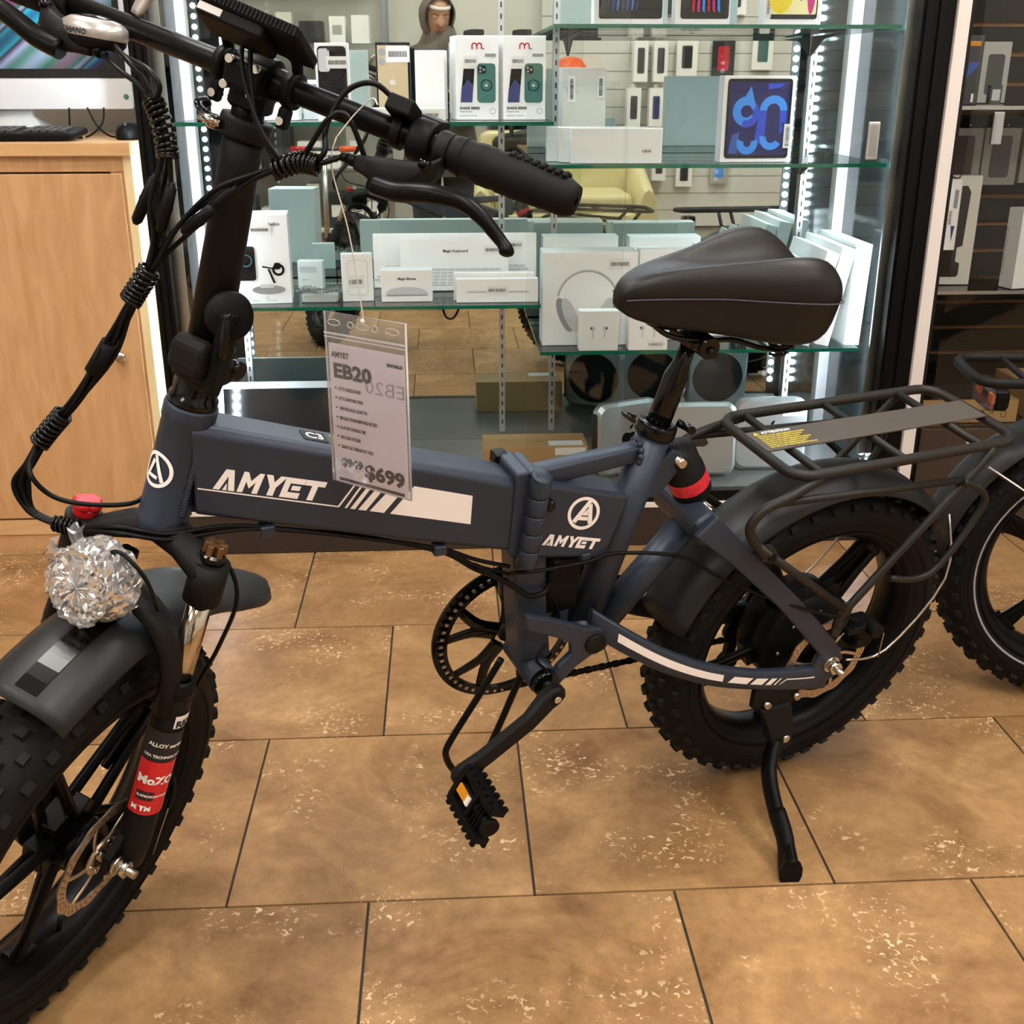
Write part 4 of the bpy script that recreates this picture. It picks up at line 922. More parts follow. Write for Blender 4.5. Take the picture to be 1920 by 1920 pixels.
for a, ln in ((100, 0.03), (210, 0.028), (255, 0.025)):
    q = MB(ST @ hlm); d = V((math.cos(R(a)), math.sin(R(a)), 0)); t = V((-d.y, d.x, 0)); pts = []
    for k in range(6): pts += [d*0.04+t*(0.012-0.004*k)+V((0, 0, rnd.uniform(-.004, .004))), d*(0.042+ln*0.5)+t*(0.009-0.003*k)+V((0, 0, rnd.uniform(-.006, .006))), d*(0.042+ln*rnd.uniform(.6, 1))+t*(0.016-0.006*k)+V((0, 0, rnd.uniform(-.006, .006)))]
    q.add(pts, [(3*k+i, 3*k+3+i, 3*k+4+i, 3*k+1+i) for k in range(5) for i in range(2)]); q.build('wrap_end', 'film', hlo)
smb().rbox((0.055, -0.012, -0.045), (0.06, 0.02, 0.012), 0.004).build('headlight_bracket', 'blackmetal', hlo)
# --- folding stem -----------------------------------------------------------
SB, SE = V((0.0, 0.004, 0.175)), V((0.0, -0.019, 0.448)); sdir = (SE-SB).normalized()
def on(h, f=0.0, l=0.0): t = (h-SB.z)/(SE.z-SB.z); return SB.lerp(SE, t)+V((f, l, 0))
sm1 = smb(); sm1.tube([on(0.205), on(0.40), on(0.436)], [0.0225, 0.0205, 0.0205], 24, hint=(1, 0, 0)); stem = sm1.build('folding_stem', 'blackmatte', bike, label='thick black folding stem')
smb().tube([on(0.42), on(0.475)], 0.0165, 22, hint=(1, 0, 0)).build('inner_post', 'blackmetal', stem)
cm2 = smb(); cm2.lathe([(0.017, -0.010), (0.0255, -0.010), (0.0265, -0.006), (0.0265, 0.006), (0.0255, 0.010), (0.017, 0.010)], Matrix.Translation(on(0.437)), 26); clr = cm2.build('height_clamp', 'blackmatte', stem)
smb().tube(smoothpath([on(0.437, 0.01, -0.026), on(0.438, 0.018, -0.036), on(0.443, 0.014, -0.047), on(0.446, -0.004, -0.048)], 4), 0.006, 8, flat=0.6).build('clamp_lever', 'blackgloss', clr)
smb().cyl(on(0.436, 0.026, -0.012), on(0.436, 0.03, -0.034), 0.0045, n=10).build('clamp_bolt', 'chrome', clr)
smb().cyl(on(0.434, 0.020, -0.018), on(0.434, 0.026, -0.028), 0.007, n=10).build('clamp_nut', 'chrome', clr)
jb = smb(); jb.rbox((0.0, 0.003, 0.186), (0.056, 0.056, 0.030), 0.016); jb.rbox((0.0, 0.003, 0.208), (0.050, 0.052, 0.016), 0.014); jnt = jb.build('fold_joint', 'blackmatte', bike, bevel=0.003)
q = smb(); q.rbox((0.034, 0.004, 0.205), (0.026, 0.04, 0.042), 0.012, ax=1); q.build('joint_knuckle', 'blackmatte', jnt, bevel=0.004)
lv = smb(); lv.lathe([(0, -0.004), (0.024, -0.004), (0.0262, 0.0), (0.0262, 0.005), (0.024, 0.008), (0, 0.0085)], along(on(0.255, 0.014, 0.026), on(0.255, 0.014, 0.026)+V((0.55, 0.75, 0.32))), 30); lvo = lv.build('fold_lever_disc', 'plastic', bike, label='round cap of the stem folding lever')
q = smb(); q.prism([(0.036, 0.262), (0.034, 0.22), (0.03, 0.17), (0.012, 0.166), (0.004, 0.2), (0.006, 0.26)], 0.012, frame(V((0, 0.036, 0)), V((1, 0, 0)), V((0, 0, 1)), V((0, -1, 0)))); q.build('fold_lever_arm', 'plastic', lvo, bevel=0.003)
smb().cyl((-0.022, 0.01, 0.19), (-0.022, 0.036, 0.19), 0.010, n=16).build('lever_nut', 'blackgloss', lvo)
smb().tube(smoothpath([(0.03, 0.03, 0.262), (0.034, 0.036, 0.24), (0.03, 0.036, 0.215)], 4), 0.005, 8).build('safety_catch', 'blackgloss', lvo)
# --- handlebar and controls --------------------------------------------------
BC, BD = V((0.0, -0.019, 0.487)), V((0.0, 1.0, 0.022)).normalized()
def hb(l, f=0.0, h=0.0): return BC+BD*(l-BC.y)+V((f, 0, h))
barm = smb(); barm.tube([hb(-0.315), hb(-0.06), hb(-0.045), hb(0.01), hb(0.03), hb(0.32)], [0.0112, 0.0118, 0.0155, 0.0155, 0.0118, 0.0112], 20, hint=(1, 0, 0)); hbar = barm.build('handlebar', 'blackmetal', bike, label='straight black handlebar')
q = smb(); q.lathe([(0.016, -0.021), (0.022, -0.020), (0.023, 0), (0.022, 0.020), (0.016, 0.021)], along(hb(-0.019), hb(0.1), (1, 0, 0)), 22); q.rbox((0.014, -0.019, 0.485), (0.03, 0.040, 0.030), 0.006, ax=1); q.rbox((0, -0.019, 0.466), (0.036, 0.040, 0.024), 0.01); stc = q.build('bar_clamp', 'blackmetal', hbar, bevel=0.003)
for l_ in (-0.034, -0.004):
    for h_ in (0.012, -0.012): smb().cyl((0.026, l_, 0.485+h_), (0.033, l_, 0.485+h_), 0.0042, n=10).build('clamp_screw', 'chrome', hbar)
smb().cyl((0.004, -0.024, 0.507), (0.004, -0.024, 0.512), 0.005, n=12).build('top_screw', 'chrome', hbar)
for s, l0, l1 in ((1, 0.196, 0.325), (-1, -0.255, -0.335)):
    L_ = abs(l1-l0); pr = []
    for k in range(25):
        t = k/24; r_ = 0.0172+0.0022*math.sin(PI*min(1, t*1.25))+(0.0006 if t > 0.5 else 0); r_ -= 0.0012 if k in (4, 9) else 0
        if k == 0: r_ = 0.0165
        if k >= 23: r_ -= 0.004*(k-22)/2
        pr.append((r_, L_*t))
    pr = [(0.011, 0)]+pr+[(0.004, L_)]
    g_ = smb(); g_.lathe(pr, along(hb(l0), hb(l1), (1, 0, 0)), 26); gr = g_.build('grip', 'rubber', bike, label='black rubber handlebar grip')
    for k in range(3): smb().lathe([(0.0186, 0.012+0.02*k), (0.0196, 0.0128+0.02*k), (0.0186, 0.0138+0.02*k)], along(hb(l0), hb(l1), (1, 0, 0)), 24).build('grip_ridge', 'rubber', gr)
    pd = smb()
    for i in range(8):
        for j in range(5):
            a = R(30+j*20); t = 0.45+0.06*i; p = hb(l0+(l1-l0)*t)+V((-0.0198*math.cos(a), 0, 0.0198*math.sin(a))); pd.ell(p, (0.0028, 0.0036, 0.0028), nu=6, nv=4)
    pd.build('grip_pattern', 'rubber', gr)['kind'] = 'stuff'
# brake levers: body along the bar, curved blade in front of the grip
for s, lb in ((1, 0.182), (-1, -0.238)):
    t_ = lambda l: lb+s*(l-0.182)
    q = smb(); q.lathe([(0.0115, -0.007), (0.0165, -0.007), (0.0175, -0.004), (0.0175, 0.004), (0.0165, 0.007), (0.0115, 0.007)], along(hb(t_(0.188)), hb(t_(0.3)), (1, 0, 0)), 22)
    q.loft([[V((f_+a*x, t_(l_), h_+b*z)) for x, z in ((-1, .6), (-.6, 1), (.6, 1), (1, .6), (1, -.6), (.6, -1), (-.6, -1), (-1, -.6))] for l_, f_, h_, a, b in ((0.122, 0.036, 0.455, 0.006, 0.007), (0.135, 0.036, 0.456, 0.009, 0.0095), (0.155, 0.036, 0.456, 0.0105, 0.0145), (0.172, 0.034, 0.458, 0.011, 0.0165), (0.188, 0.026, 0.466, 0.011, 0.013), (0.196, 0.014, 0.478, 0.010, 0.010))])
    bl = q.build('brake_lever_body', 'blackmatte', bike, bevel=0.001)
    pts = [(0.150, 0.044, 0.444), (0.175, 0.05, 0.447), (0.198, 0.056, 0.455), (0.22, 0.060, 0.461), (0.242, 0.060, 0.463), (0.262, 0.058, 0.457), (0.28, 0.055, 0.447), (0.292, 0.056, 0.440), (0.296, 0.058, 0.434)]
    smb().tube(smoothpath([(f_, t_(l_), h_) for l_, f_, h_ in pts], 4), [0.0135-0.0001*i for i in range(12)]+[0.0118-0.0003*i for i in range(15)]+[0.0078, 0.0084, 0.009, 0.009, 0.0075, 0.004], 10, flat=0.75, hint=(0, 0, 1)).build('brake_blade', 'blackmetal', bl)
    smb().cyl((0.034, t_(0.186), 0.474), (0.034, t_(0.186), 0.481), 0.006, n=12).build('pivot_screw', 'blackgloss', bl)
    q = smb(); q.cyl((0.036, t_(0.122), 0.455), (0.036, t_(0.112), 0.4545), 0.0055, n=10); q.cyl((0.036, t_(0.112), 0.4545), (0.036, t_(0.106), 0.454), 0.0042, n=10); q.build('cable_adjuster', 'blackmetal', bl)
# switch block and thumb clamp inboard of the left lever
q = smb(); q.lathe([(0.0118, -0.011), (0.020, -0.011), (0.0215, -0.007), (0.0215, 0.007), (0.020, 0.011), (0.0118, 0.011)], along(hb(0.166), hb(0.3), (1, 0, 0)), 20); q.rbox((-0.012, 0.166, 0.507), (0.028, 0.022, 0.014), 0.004, ax=1); q.build('throttle', 'plastic', bike, bevel=0.001)
q = smb(); q.lathe([(0.0118, -0.005), (0.016, -0.005), (0.016, 0.005), (0.0118, 0.005)], along(hb(0.140), hb(0.3), (1, 0, 0)), 18); q.rbox((0.008, 0.140, 0.512), (0.03, 0.026, 0.016), 0.003, Matrix.Translation((0.008, 0.14, 0.512)) @ Matrix.Rotation(R(-20), 4, 'Y') @ Matrix.Translation((-0.008, -0.14, -0.512)), ax=1); q.build('switch_block', 'plastic', bike, bevel=0.001)
# display on two arms
for l_ in (-0.056, 0.022):
    q = smb(); q.lathe([(0.012, -0.0055), (0.0175, -0.0055), (0.0175, 0.0055), (0.012, 0.0055)], along(hb(l_), hb(0.3), (1, 0, 0)), 20)
    q.tube(smoothpath([hb(l_, 0.0, 0.016), hb(l_, 0.012, 0.030), hb(l_*0.8-0.004, 0.034, 0.036), hb(l_*0.7-0.006, 0.05, 0.034)], 4), 0.0058, 8, flat=1.0); q.rbox((0.004, l_, 0.461), (0.012, 0.010, 0.022), 0.004, ax=1); arm_ = q.build('display_arm', 'plastic', bike)
    smb().cyl((0.010, l_, 0.458), (0.013, l_, 0.458), 0.0042, n=10).build('arm_screw', 'chrome', arm_)
DM = frame(V((0.050, -0.002, 0.532)), V((0.90, 0.06, 0.40)).normalized(), V((-0.05, 0.998, 0.0)).normalized(), V((0, 0, 1)))
dz_ = V((0.90, 0.06, 0.40)).normalized(); dy_ = (V((0, 1, 0))-dz_*0.06).normalized(); DM = frame(V((0.050, -0.002, 0.534)), dz_, dy_, dz_.cross(dy_))
q = smb(DM); q.rbox((0, 0, 0), (0.062, 0.106, 0.012), 0.006); dsp = q.build('display', 'plastic', bike, bevel=0.002, label='black handlebar display with ribbed edge')
q = smb(DM); q.rbox((0.004, -0.014, -0.010), (0.046, 0.070, 0.014), 0.006); q.build('display_back', 'plastic', dsp, bevel=0.002)
q = smb(DM)
for k in range(26): q.box((0.031, -0.05+k*0.004, 0.0), (0.003, 0.002, 0.009)); q.box((-0.031, -0.05+k*0.004, 0.0), (0.003, 0.002, 0.009))
q.build('edge_ribs', 'plastic', dsp)['kind'] = 'stuff'
smb(DM).box((0.0, 0, 0.0063), (0.052, 0.094, 0.001)).build('display_glass', 'screen', dsp); smb(DM).box((0.0275, -0.034, -0.0105), (0.001, 0.024, 0.007)).build('rating_label', 'silverplastic', dsp)
# right hand gear shifter
GS = Matrix.Translation((0.022, -0.190, 0.470)) @ Matrix.Rotation(R(10), 4, 'X')
q = smb(GS); q.lathe([(0, -0.016), (0.022, -0.016), (0.026, -0.010), (0.026, 0.0), (0.0, 0.0)], Matrix.Scale(1.25, 4, (0, 1, 0)), 26); shf = q.build('gear_shifter', 'plastic', bike, label='silver and black thumb gear shifter')
q = smb(GS); q.lathe([(0.0262, -0.006), (0.0275, -0.002), (0.0265, 0.006), (0.020, 0.011), (0.010, 0.0135), (0, 0.014)], Matrix.Scale(1.28, 4, (0, 1, 0)), 28); q.build('shifter_cover', 'silverplastic', shf, label='silver shifter cover')
q = smb(GS); q.lathe([(0.0165, 0.0128), (0.010, 0.0148), (0, 0.0152)], Matrix.Scale(1.2, 4, (0, 1, 0)), 24); q.build('gear_window', 'screen', shf)
text('SHIMANO', 0.0075, ST @ GS @ frame(V((0.0288, -0.022, -0.0045)), V((0, 1, 0)), V((-0.1, 0, 0.995)), V((0.995, 0, 0.1))), 'ink', shf, 'shifter_lettering', bold=0.0003)
smb().tube(smoothpath([(0.0, -0.165, 0.497), (-0.006, -0.160, 0.520), (0.002, -0.150, 0.535)], 4), [0.008, 0.0095, 0.0105, 0.0115, 0.012, 0.012, 0.011, 0.010, 0.006], 10, flat=0.5).build('shift_lever', 'silverplastic', shf)
# --- cables ----------------------------------------------------------------
def cab(pts, r_=0.0026, nm='cable', m_='cable', n=6, par=bike, k=8): return smb().tube(smoothpath(pts, n), r_, k).build(nm, m_, par)
def jig(p, a, rad): return (p[0]+rad*math.cos(a), p[1]+rad*math.sin(a), p[2])
MAINP = [(0.05, 0.089, 0.440), (0.05, 0.073, 0.436), (0.05, 0.034, 0.408), (0.05, 0.005, 0.381), (0.05, -0.026, 0.337), (0.05, -0.046, 0.295), (0.05, -0.060, 0.261), (0.05, -0.068, 0.228), (0.05, -0.082, 0.175), (0.05, -0.102, 0.116), (0.05, -0.131, 0.057), (0.05, -0.146, 0.012), (0.05, -0.152, -0.018), (0.05, -0.131, -0.044), (0.05, -0.082, -0.041)]
RIGHTP = [(0.06, -0.087, 0.441), (0.06, -0.076, 0.427), (0.06, -0.059, 0.400), (0.058, -0.054, 0.348), (0.055, -0.053, 0.316), (0.05, -0.056, 0.27)]
for i in range(3):
    a = 2*PI*i/3; spread = lambda k, K: 0.0035+0.006*(1 if k in (3, 4, 12, 8) else 0)
    cab([jig(p, a+0.5*k, spread(k, 0)) for k, p in enumerate(MAINP)], nm='cable')
for i in range(3):
    a = 2*PI*i/3+0.4
    cab([jig(p, a+0.4*k, 0.003+0.008*(1 if k == 3 else 0)) for k, p in enumerate(RIGHTP)]+[jig(p, a+0.5*k, 0.0045) for k, p in enumerate(MAINP[7:])], nm='cable')
def wrapcoil(pts, rad, turns, nm='spiral_wrap'):
    P_ = smoothpath(pts, 12); L_ = len(P_); out = []; N_ = int(turns*10)
    for k in range(N_+1):
        t = k/N_*(L_-1); i = min(int(t), L_-2); p = P_[i].lerp(P_[i+1], t-i); d = (P_[i+1]-P_[i]).normalized(); x, y, _ = axes(d, (1, 0, 0)); a = 2*PI*k/10
        out.append(p+x*(rad*math.cos(a))+y*(rad*math.sin(a)))
    return smb().tube(out, 0.0022, 6).build(nm, 'blackgloss', bike, label='black spiral cable wrap')
wrapcoil([(0.05, 0.092, 0.440), (0.05, 0.073, 0.436), (0.05, 0.05, 0.420)], 0.0088, 10)
wrapcoil([(0.06, -0.085, 0.437), (0.06, -0.074, 0.425), (0.06, -0.060, 0.402), (0.06, -0.056, 0.392)], 0.0092, 11)
wrapcoil([(0.05, -0.054, 0.278), (0.05, -0.062, 0.255), (0.05, -0.068, 0.238)], 0.0105, 8)
wrapcoil([(0.05, -0.117, 0.086), (0.05, -0.129, 0.062), (0.05, -0.139, 0.040)], 0.0100, 8)
wrapcoil([(0.05, -0.098, -0.043), (0.05, -0.085, -0.040), (0.05, -0.072, -0.036)], 0.0082, 5)
# cable clip above the lower wrap
q = smb(); q.tube([(0.05, -0.080, 0.186), (0.05, -0.092, 0.148)], 0.0115, 10, flat=0.8); q.build('cable_sleeve', 'rubber', bike)
for a_, b_ in (((0.06, -0.064, 0.372), (0.06, -0.075, 0.318)), ((0.062, -0.044, 0.372), (0.06, -0.046, 0.320)), ((0.052, 0.018, 0.392), (0.052, -0.018, 0.338)), ((0.062, 0.006, 0.366), (0.06, -0.022, 0.330))):
    a_, b_ = V(a_), V(b_); q = smb(); q.tube([a_, a_.lerp(b_, .08), a_.lerp(b_, .1), a_.lerp(b_, .45), a_.lerp(b_, .5), a_.lerp(b_, .55), a_.lerp(b_, .92), b_], [0.003, 0.004, 0.0058, 0.0062, 0.0068, 0.0062, 0.0056, 0.003], 12); q.build('cable_connector', 'plastic', bike)
# from controls to the bundles
cab([(0.036, 0.106, 0.454), (0.05, 0.10, 0.447), (0.05, 0.089, 0.440)], 0.0027)
cab([(0.010, 0.135, 0.515), (0.02, 0.11, 0.525), (0.03, 0.09, 0.51), (0.04, 0.085, 0.475), (0.05, 0.095, 0.455), (0.05, 0.088, 0.441)], 0.0027)
cab([(0.03, 0.125, 0.462), (0.04, 0.11, 0.485), (0.045, 0.098, 0.492), (0.05, 0.088, 0.48), (0.05, 0.078, 0.45), (0.05, 0.072, 0.437)], 0.0026)
cab([(0.04, -0.01, 0.515), (0.045, 0.0, 0.49), (0.05, 0.02, 0.455), (0.05, 0.05, 0.43), (0.05, 0.07, 0.434)], 0.0026)
cab([(0.04, -0.02, 0.52), (0.05, -0.005, 0.49), (0.055, 0.03, 0.45), (0.05, 0.06, 0.428)], 0.0022)
cab([(0.036, -0.166, 0.454), (0.05, -0.135, 0.449), (0.058, -0.105, 0.445), (0.06, -0.085, 0.437)], 0.0027)
cab([(0.03, -0.160, 0.466), (0.06, -0.12, 0.462), (0.062, -0.098, 0.452), (0.06, -0.084, 0.436)], 0.0027)
cab([(0.03, -0.150, 0.460), (0.07, -0.092, 0.464), (0.075, -0.072, 0.455), (0.07, -0.076, 0.443), (0.062, -0.092, 0.440)], 0.0027)
# loop into the head tube side, runs along the beam, gear and brake lines
def bcab(pts, r_=0.0028, nm='cable', m_='cable'): return bmb().tube(smoothpath(pts, 6), r_, 8).build(nm, m_, bike)
def s2b(p): return tuple((ZT.inverted() @ (ST @ V(p))))
bcab([s2b((0.05, -0.140, 0.035)), (1.128, -0.02, 0.470), (1.112, -0.01, 0.444), (1.08, 0.0, 0.432), (1.03, 0.0, 0.424), (1.0, -0.03, 0.42), (0.96, -0.036, 0.42)])
b1 = s2b((0.05, -0.082, -0.041))
for dw, dv, r_ in ((0.004, 0.006, 0.0030), (-0.004, 0.0, 0.0034), (0.0, 0.012, 0.0026)):
    bcab([b1, (1.05, 0.02+dv, 0.408+dw), (1.0, 0.034+dv, 0.398+dw), (0.94, 0.026+dv, 0.392+dw), (0.885, 0.022+dv*0.3, 0.378+dw*0.4), (0.78, 0.020+dv*0.3, 0.346), (0.663, 0.022, 0.303+dw*0.5), (0.61, 0.022+dv*.3, 0.270+dw*2), (0.56, 0.024, 0.245+dw*3)], r_)
bcab([(0.61, 0.022, 0.268), (0.56, 0.03, 0.232), (0.53, 0.032, 0.208), (0.505, 0.03, 0.206), (0.494, 0.026, 0.22)], 0.0042, 'motor_cable')
bcab([(0.494, 0.026, 0.222), (0.486, 0.02, 0.25)], 0.0072, 'cable_connector', 'plastic')
bcab([(0.56, 0.03, 0.250), (0.52, 0.034, 0.248), (0.445, 0.034, 0.247), (0.40, 0.034, 0.252), (0.30, 0.05, 0.236), (0.22, 0.075, 0.19), (0.10, 0.10, 0.135), (0.0, 0.108, 0.098), (-0.03, 0.110, 0.085)], 0.0028, 'brake_cable')
bcab([(0.49, 0.01, 0.2), (0.475, 0.016, 0.17), (0.47, 0.02, 0.14)], 0.003); bcab([(0.484, 0.0, 0.22), (0.462, 0.01, 0.17), (0.48, 0.012, 0.14)], 0.003); bcab([(0.50, 0.044, 0.125), (0.515, 0.048, 0.105), (0.50, 0.05, 0.085), (0.497, 0.052, 0.07)], 0.0022)
q = bmb(); q.rbox((0.466, 0, 0.2), (0.05, 0.034, 0.09), 0.006, ax=1); q.build('controller_box', 'blackmetal', bike, bevel=0.002)
cab([(0.085, -0.012, -0.03), (0.09, 0.012, -0.012), (0.085, 0.045, -0.03), (0.06, 0.055, -0.075)], 0.0024)
cab([(0.01, 0.05, -0.015), (-0.005, 0.085, -0.02), (-0.01, 0.11, -0.06), (-0.01, 0.105, -0.13), (0.0, 0.095, -0.2), (0.0, 0.086, -0.31)], 0.0026, 'brake_cable')
# valve, reflector
MB(fw @ Matrix.Rotation(R(100), 4, 'Y')).cyl((0.165, 0.012, 0), (0.192, 0.012, 0), 0.0035, n=8).build('valve', 'plastic', bike)
# ---------------------------------------------------------------- price tag on its string
tx = Vector((0.766, -0.643, 0.0)).normalized(); ty = Vector((0, 0, 1)); tz = tx.cross(ty)
TG = frame(Vector((0.260, -0.2425, 0.735)), tx, ty, tz) @ Matrix.Diagonal((1.337, 0.973, 1.0, 1.0))
tagt = bpy.data.objects.new('price_tag', None); COL.objects.link(tagt); tagt.matrix_world = TG; tagt.empty_display_size = 0.05
tag(tagt, 'price card in a clear plastic pouch hanging from the handlebar', 'price tag')
thin('pouch', (0.985, 0.985, 0.99), 0.06, 1.3, haze=0.02, hazecol=(0.85, 0.85, 0.87))
mat('poucheedge', (205, 205, 208), 0.2, alpha=0.6)
w_, h_ = 0.083, 0.188
pc = MB().box((0, 0.0775, 0), (0.078, 0.155, 0.0006)).build('price_card', 'paper', tagt, label='pale lilac price card')
for z in (0.0022, -0.0022): MB().box((0, h_/2, z), (w_, h_, 0.0003)).build('pouch_sheet', 'pouch', tagt)
q = MB(); q.tube([(-w_/2, 0, 0), (w_/2, 0, 0), (w_/2, h_, 0), (-w_/2, h_, 0)], 0.0011, 5, closed=True); q.build('pouch_rim', 'poucheedge', tagt)
q = MB(); q.box((0, 0.166, 0.0024), (w_, 0.0022, 0.0012)); q.box((0, 0.162, 0.0024), (w_, 0.0012, 0.0012)); q.build('zip_seal', 'poucheedge', tagt)
q = MB()
def oval(cx, cy, a, b): 
    q.tube([(cx+a*math.cos(2*PI*k/14), cy+b*math.sin(2*PI*k/14), 0.0028) for k in range(14)], 0.0006, 4, closed=True)
for cx, a in ((-0.030, 0.0065), (-0.0125, 0.003), (0, 0.0065), (0.0125, 0.003), (0.030, 0.0065)): oval(cx, 0.178, a, 0.0032)
q.build('punched_holes', 'poucheedge', tagt)
def tf_(x, y): return frame(Vector((x, y, 0.0008)), Vector((1, 0, 0)), Vector((0, 1, 0)), Vector((0, 0, 1)))
texts([('AMYET', 0.0085, tf_(-0.036, 0.1405), 0.019, 0.0003), ('EB20', 0.021, tf_(-0.035, 0.119), 0.040, 0.0010), ('EWORLD', 0.0045, tf_(0.022, 0.1405), 0.0155, 0.0003), ('$949', 0.0125, tf_(-0.031, 0.020), 0.023, 0.0006), ('$699', 0.0215, tf_(-0.006, 0.012), 0.042, 0.0010)], pc, 'ink', 'price_lettering')
BUL = ['UP TO 50 MILES RANGE', 'UP TO 28 MPH MAX SPEED', '1000W BRUSHLESS HUB MOTOR', '48V/13AH LITHIUM REMOVABLE BATTERY', '5-6 HOURS CHARGING TIME', 'MAX LOAD OF 330LBS', '20X4.0" ALL TERRAIN FAT TIRES']
texts([('\u2022', 0.007, tf_(-0.0345, 0.1045-0.0108*k), None, 0.0002) for k in range(7)]+[(b, 0.0052, tf_(-0.0305, 0.1048-0.0108*k), 0.0195*len(b)/16.5, 0.00015) for k, b in enumerate(BUL)], pc, 'ink', 'feature_lettering')
q = MB(); q.box((-0.0195, 0.0245, 0.0009), (0.026, 0.0008, 0.0002)); q.build('strike_line', 'ink', pc)
mt_ = frame(Vector((0.040, 0.108, 0.00075)), Vector((-1, 0, 0)), Vector((0, 1, 0)), Vector((0, 0, -1)))
text('EB20', 0.021, mt_, 'inkgrey', pc, 'show_through', width=0.040)
q = MB(); q.box((0.0, 0.0035, 0.0004), (0.07, 0.0035, 0.0004)); q.build('card_foot', 'ink', pc)
mat('string', (214, 208, 200), 0.4)
wtop = bike.matrix_world @ (ST @ Vector((0.045, 0.100, 0.470))); inv = TG.inverted()
a = inv @ wtop; b_ = Vector((0.0, 0.181, 0.0))
q = MB(); q.tube(smoothpath([a, a.lerp(b_, .15)+Vector((-0.006, 0, 0.004)), a.lerp(b_, .5)+Vector((0.0, 0, 0.002)), b_+Vector((0.001, 0.006, 0.002)), b_], 6), 0.0006, 5)
q.tube(smoothpath([a, a+Vector((0.012, 0.02, -0.008)), a+Vector((0.028, 0.035, -0.01)), a+Vector((0.04, 0.03, 0.0))], 5), 0.0006, 5); q.ell(b_+Vector((0, 0.003, 0.002)), (0.0025, 0.003, 0.002), nu=8, nv=5); q.build('string', 'string', tagt)
# ---------------------------------------------------------------- goods in the cabinet
mat('boxwhite', (248, 247, 245), 0.42); mat('boxcream', (214, 210, 200), 0.45); mat('boxgrey', (172, 172, 168), 0.45); mat('boxpale', (238, 240, 237), 0.3)
mat('printgrey', (150, 150, 152), 0.5); mat('printpale', (206, 207, 210), 0.5); mat('printblue', (58, 92, 168), 0.4); mat('phoneblack', (22, 22, 26), 0.2); mat('gold', (206, 184, 148), 0.35, 0.3)
mat('teal', (62, 112, 104), 0.4); mat('navy', (58, 62, 112), 0.4); mat('printred', (190, 28, 48), 0.5); mat('yellowprint', (240, 214, 50), 0.45); mat('creamprint', (246, 240, 178), 0.45); mat('magenta', (206, 44, 130), 0.45); mat('skyprint', (62, 146, 240), 0.4); mat('royal', (44, 76, 205), 0.4); mat('indigo', (30, 32, 92), 0.4)
mat('kraft', (178, 140, 92), 0.7, var=0.08, vscale=20); mat('silver', (186, 190, 190), 0.35, 0.6); mat('blackglass', (16, 17, 19), 0.08)
thin('clearbag', (0.97, 0.98, 0.98), 0.15, 1.4, haze=0.03)
def product(name, label, cat, x0, x1, yf, dep, z0, h, m='boxwhite', rz=0.0, lean=0.0, roll=0.0, group=None, bevel=0.0012, pname='carton'):
    t = bpy.data.objects.new(name, None); COL.objects.link(t); t.empty_display_size = 0.03
    t.location = ((x0+x1)/2, yf, z0+0.0008+dep*math.sin(R(abs(lean)))); t.rotation_euler = (-R(lean), R(roll), R(rz)); tag(t, label, cat, group); w = x1-x0
    b = MB().box((0, dep/2, h/2), (w, dep, h)).build(pname, m, t, bevel=bevel); t['w'] = w
    return t
def fq(t, x, z, w, h, m, name, y=-0.0004, par=None):
    return MB().box((x, y, z), (w, 0.0004, h)).build(name, m, par or t)
def fpoly(t, pts, m, name, y=-0.0006):
    return MB().prism(pts, 0.0004, frame(Vector((0, y, 0)), Vector((1, 0, 0)), Vector((0, 0, 1)), Vector((0, -1, 0)))).build(name, m, t)
def ftext(t, s, x, z, size, m='ink', name='print', y=-0.0008, width=None, bold=0.0, vert=False):
    ax, ay = (Vector((0, 0, 1)), Vector((-1, 0, 0))) if vert else (Vector((1, 0, 0)), Vector((0, 0, 1)))
    return text(s, size, frame(Vector((x, y, z)), ax, ay, Vector((0, -1, 0))), m, t, name, width=width, bold=bold)
def barcode(t, x, z, w, h, y=-0.0012, vert=False):
    s = MB().box((x, y, z), (w, 0.0003, h)).build('price_sticker', 'white', t); rn = random.Random(int((x+z)*1000)); q = MB()
    if vert:
        p = z-h*0.4
        while p < z+h*0.4: d = rn.choice((0.0006, 0.001, 0.0014)); q.box((x, y-0.0003, p), (w*0.5, 0.0002, d)); p += d+rn.choice((0.0008, 0.0012))
    else:
        p = x-w*0.4
        while p < x+w*0.4: d = rn.choice((0.0006, 0.001, 0.0014)); q.box((p, y-0.0003, z), (d, 0.0002, h*0.36)); p += d+rn.choice((0.0008, 0.0012))
    q.build('bars', 'ink', s)['kind'] = 'stuff'; return s
def rr(cx, cz, w, h, r, n=4):
    out = []
    for qx, qz, a0 in ((1, 1, 0), (-1, 1, 90), (-1, -1, 180), (1, -1, 270)):
        for k in range(n+1): a = R(a0+90*k/n); out.append((cx+qx*(w/2-r)+r*math.cos(a), cz+qz*(h/2-r)+r*math.sin(a)))
    return out
def disc(cx, cz, r, n=24): return [(cx+r*math.cos(2*PI*k/n), cz+r*math.sin(2*PI*k/n)) for k in range(n)]
def arcband(t, cx, cz, r0, r1, a0, a1, m, name, n=16, y=-0.0007):
    vs = [(cx+r*math.cos(R(a0+(a1-a0)*k/n)), y, cz+r*math.sin(R(a0+(a1-a0)*k/n))) for k in range(n+1) for r in (r0, r1)]
    return MB().add(vs, [(2*k, 2*k+1, 2*k+3, 2*k+2) for k in range(n)]).build(name, m, t)
LT, LL, RT, RM, RL, DK = SHELF['LT'], SHELF['LL'], SHELF['RT'], SHELF['RM'], SHELF['RL'], 0.145
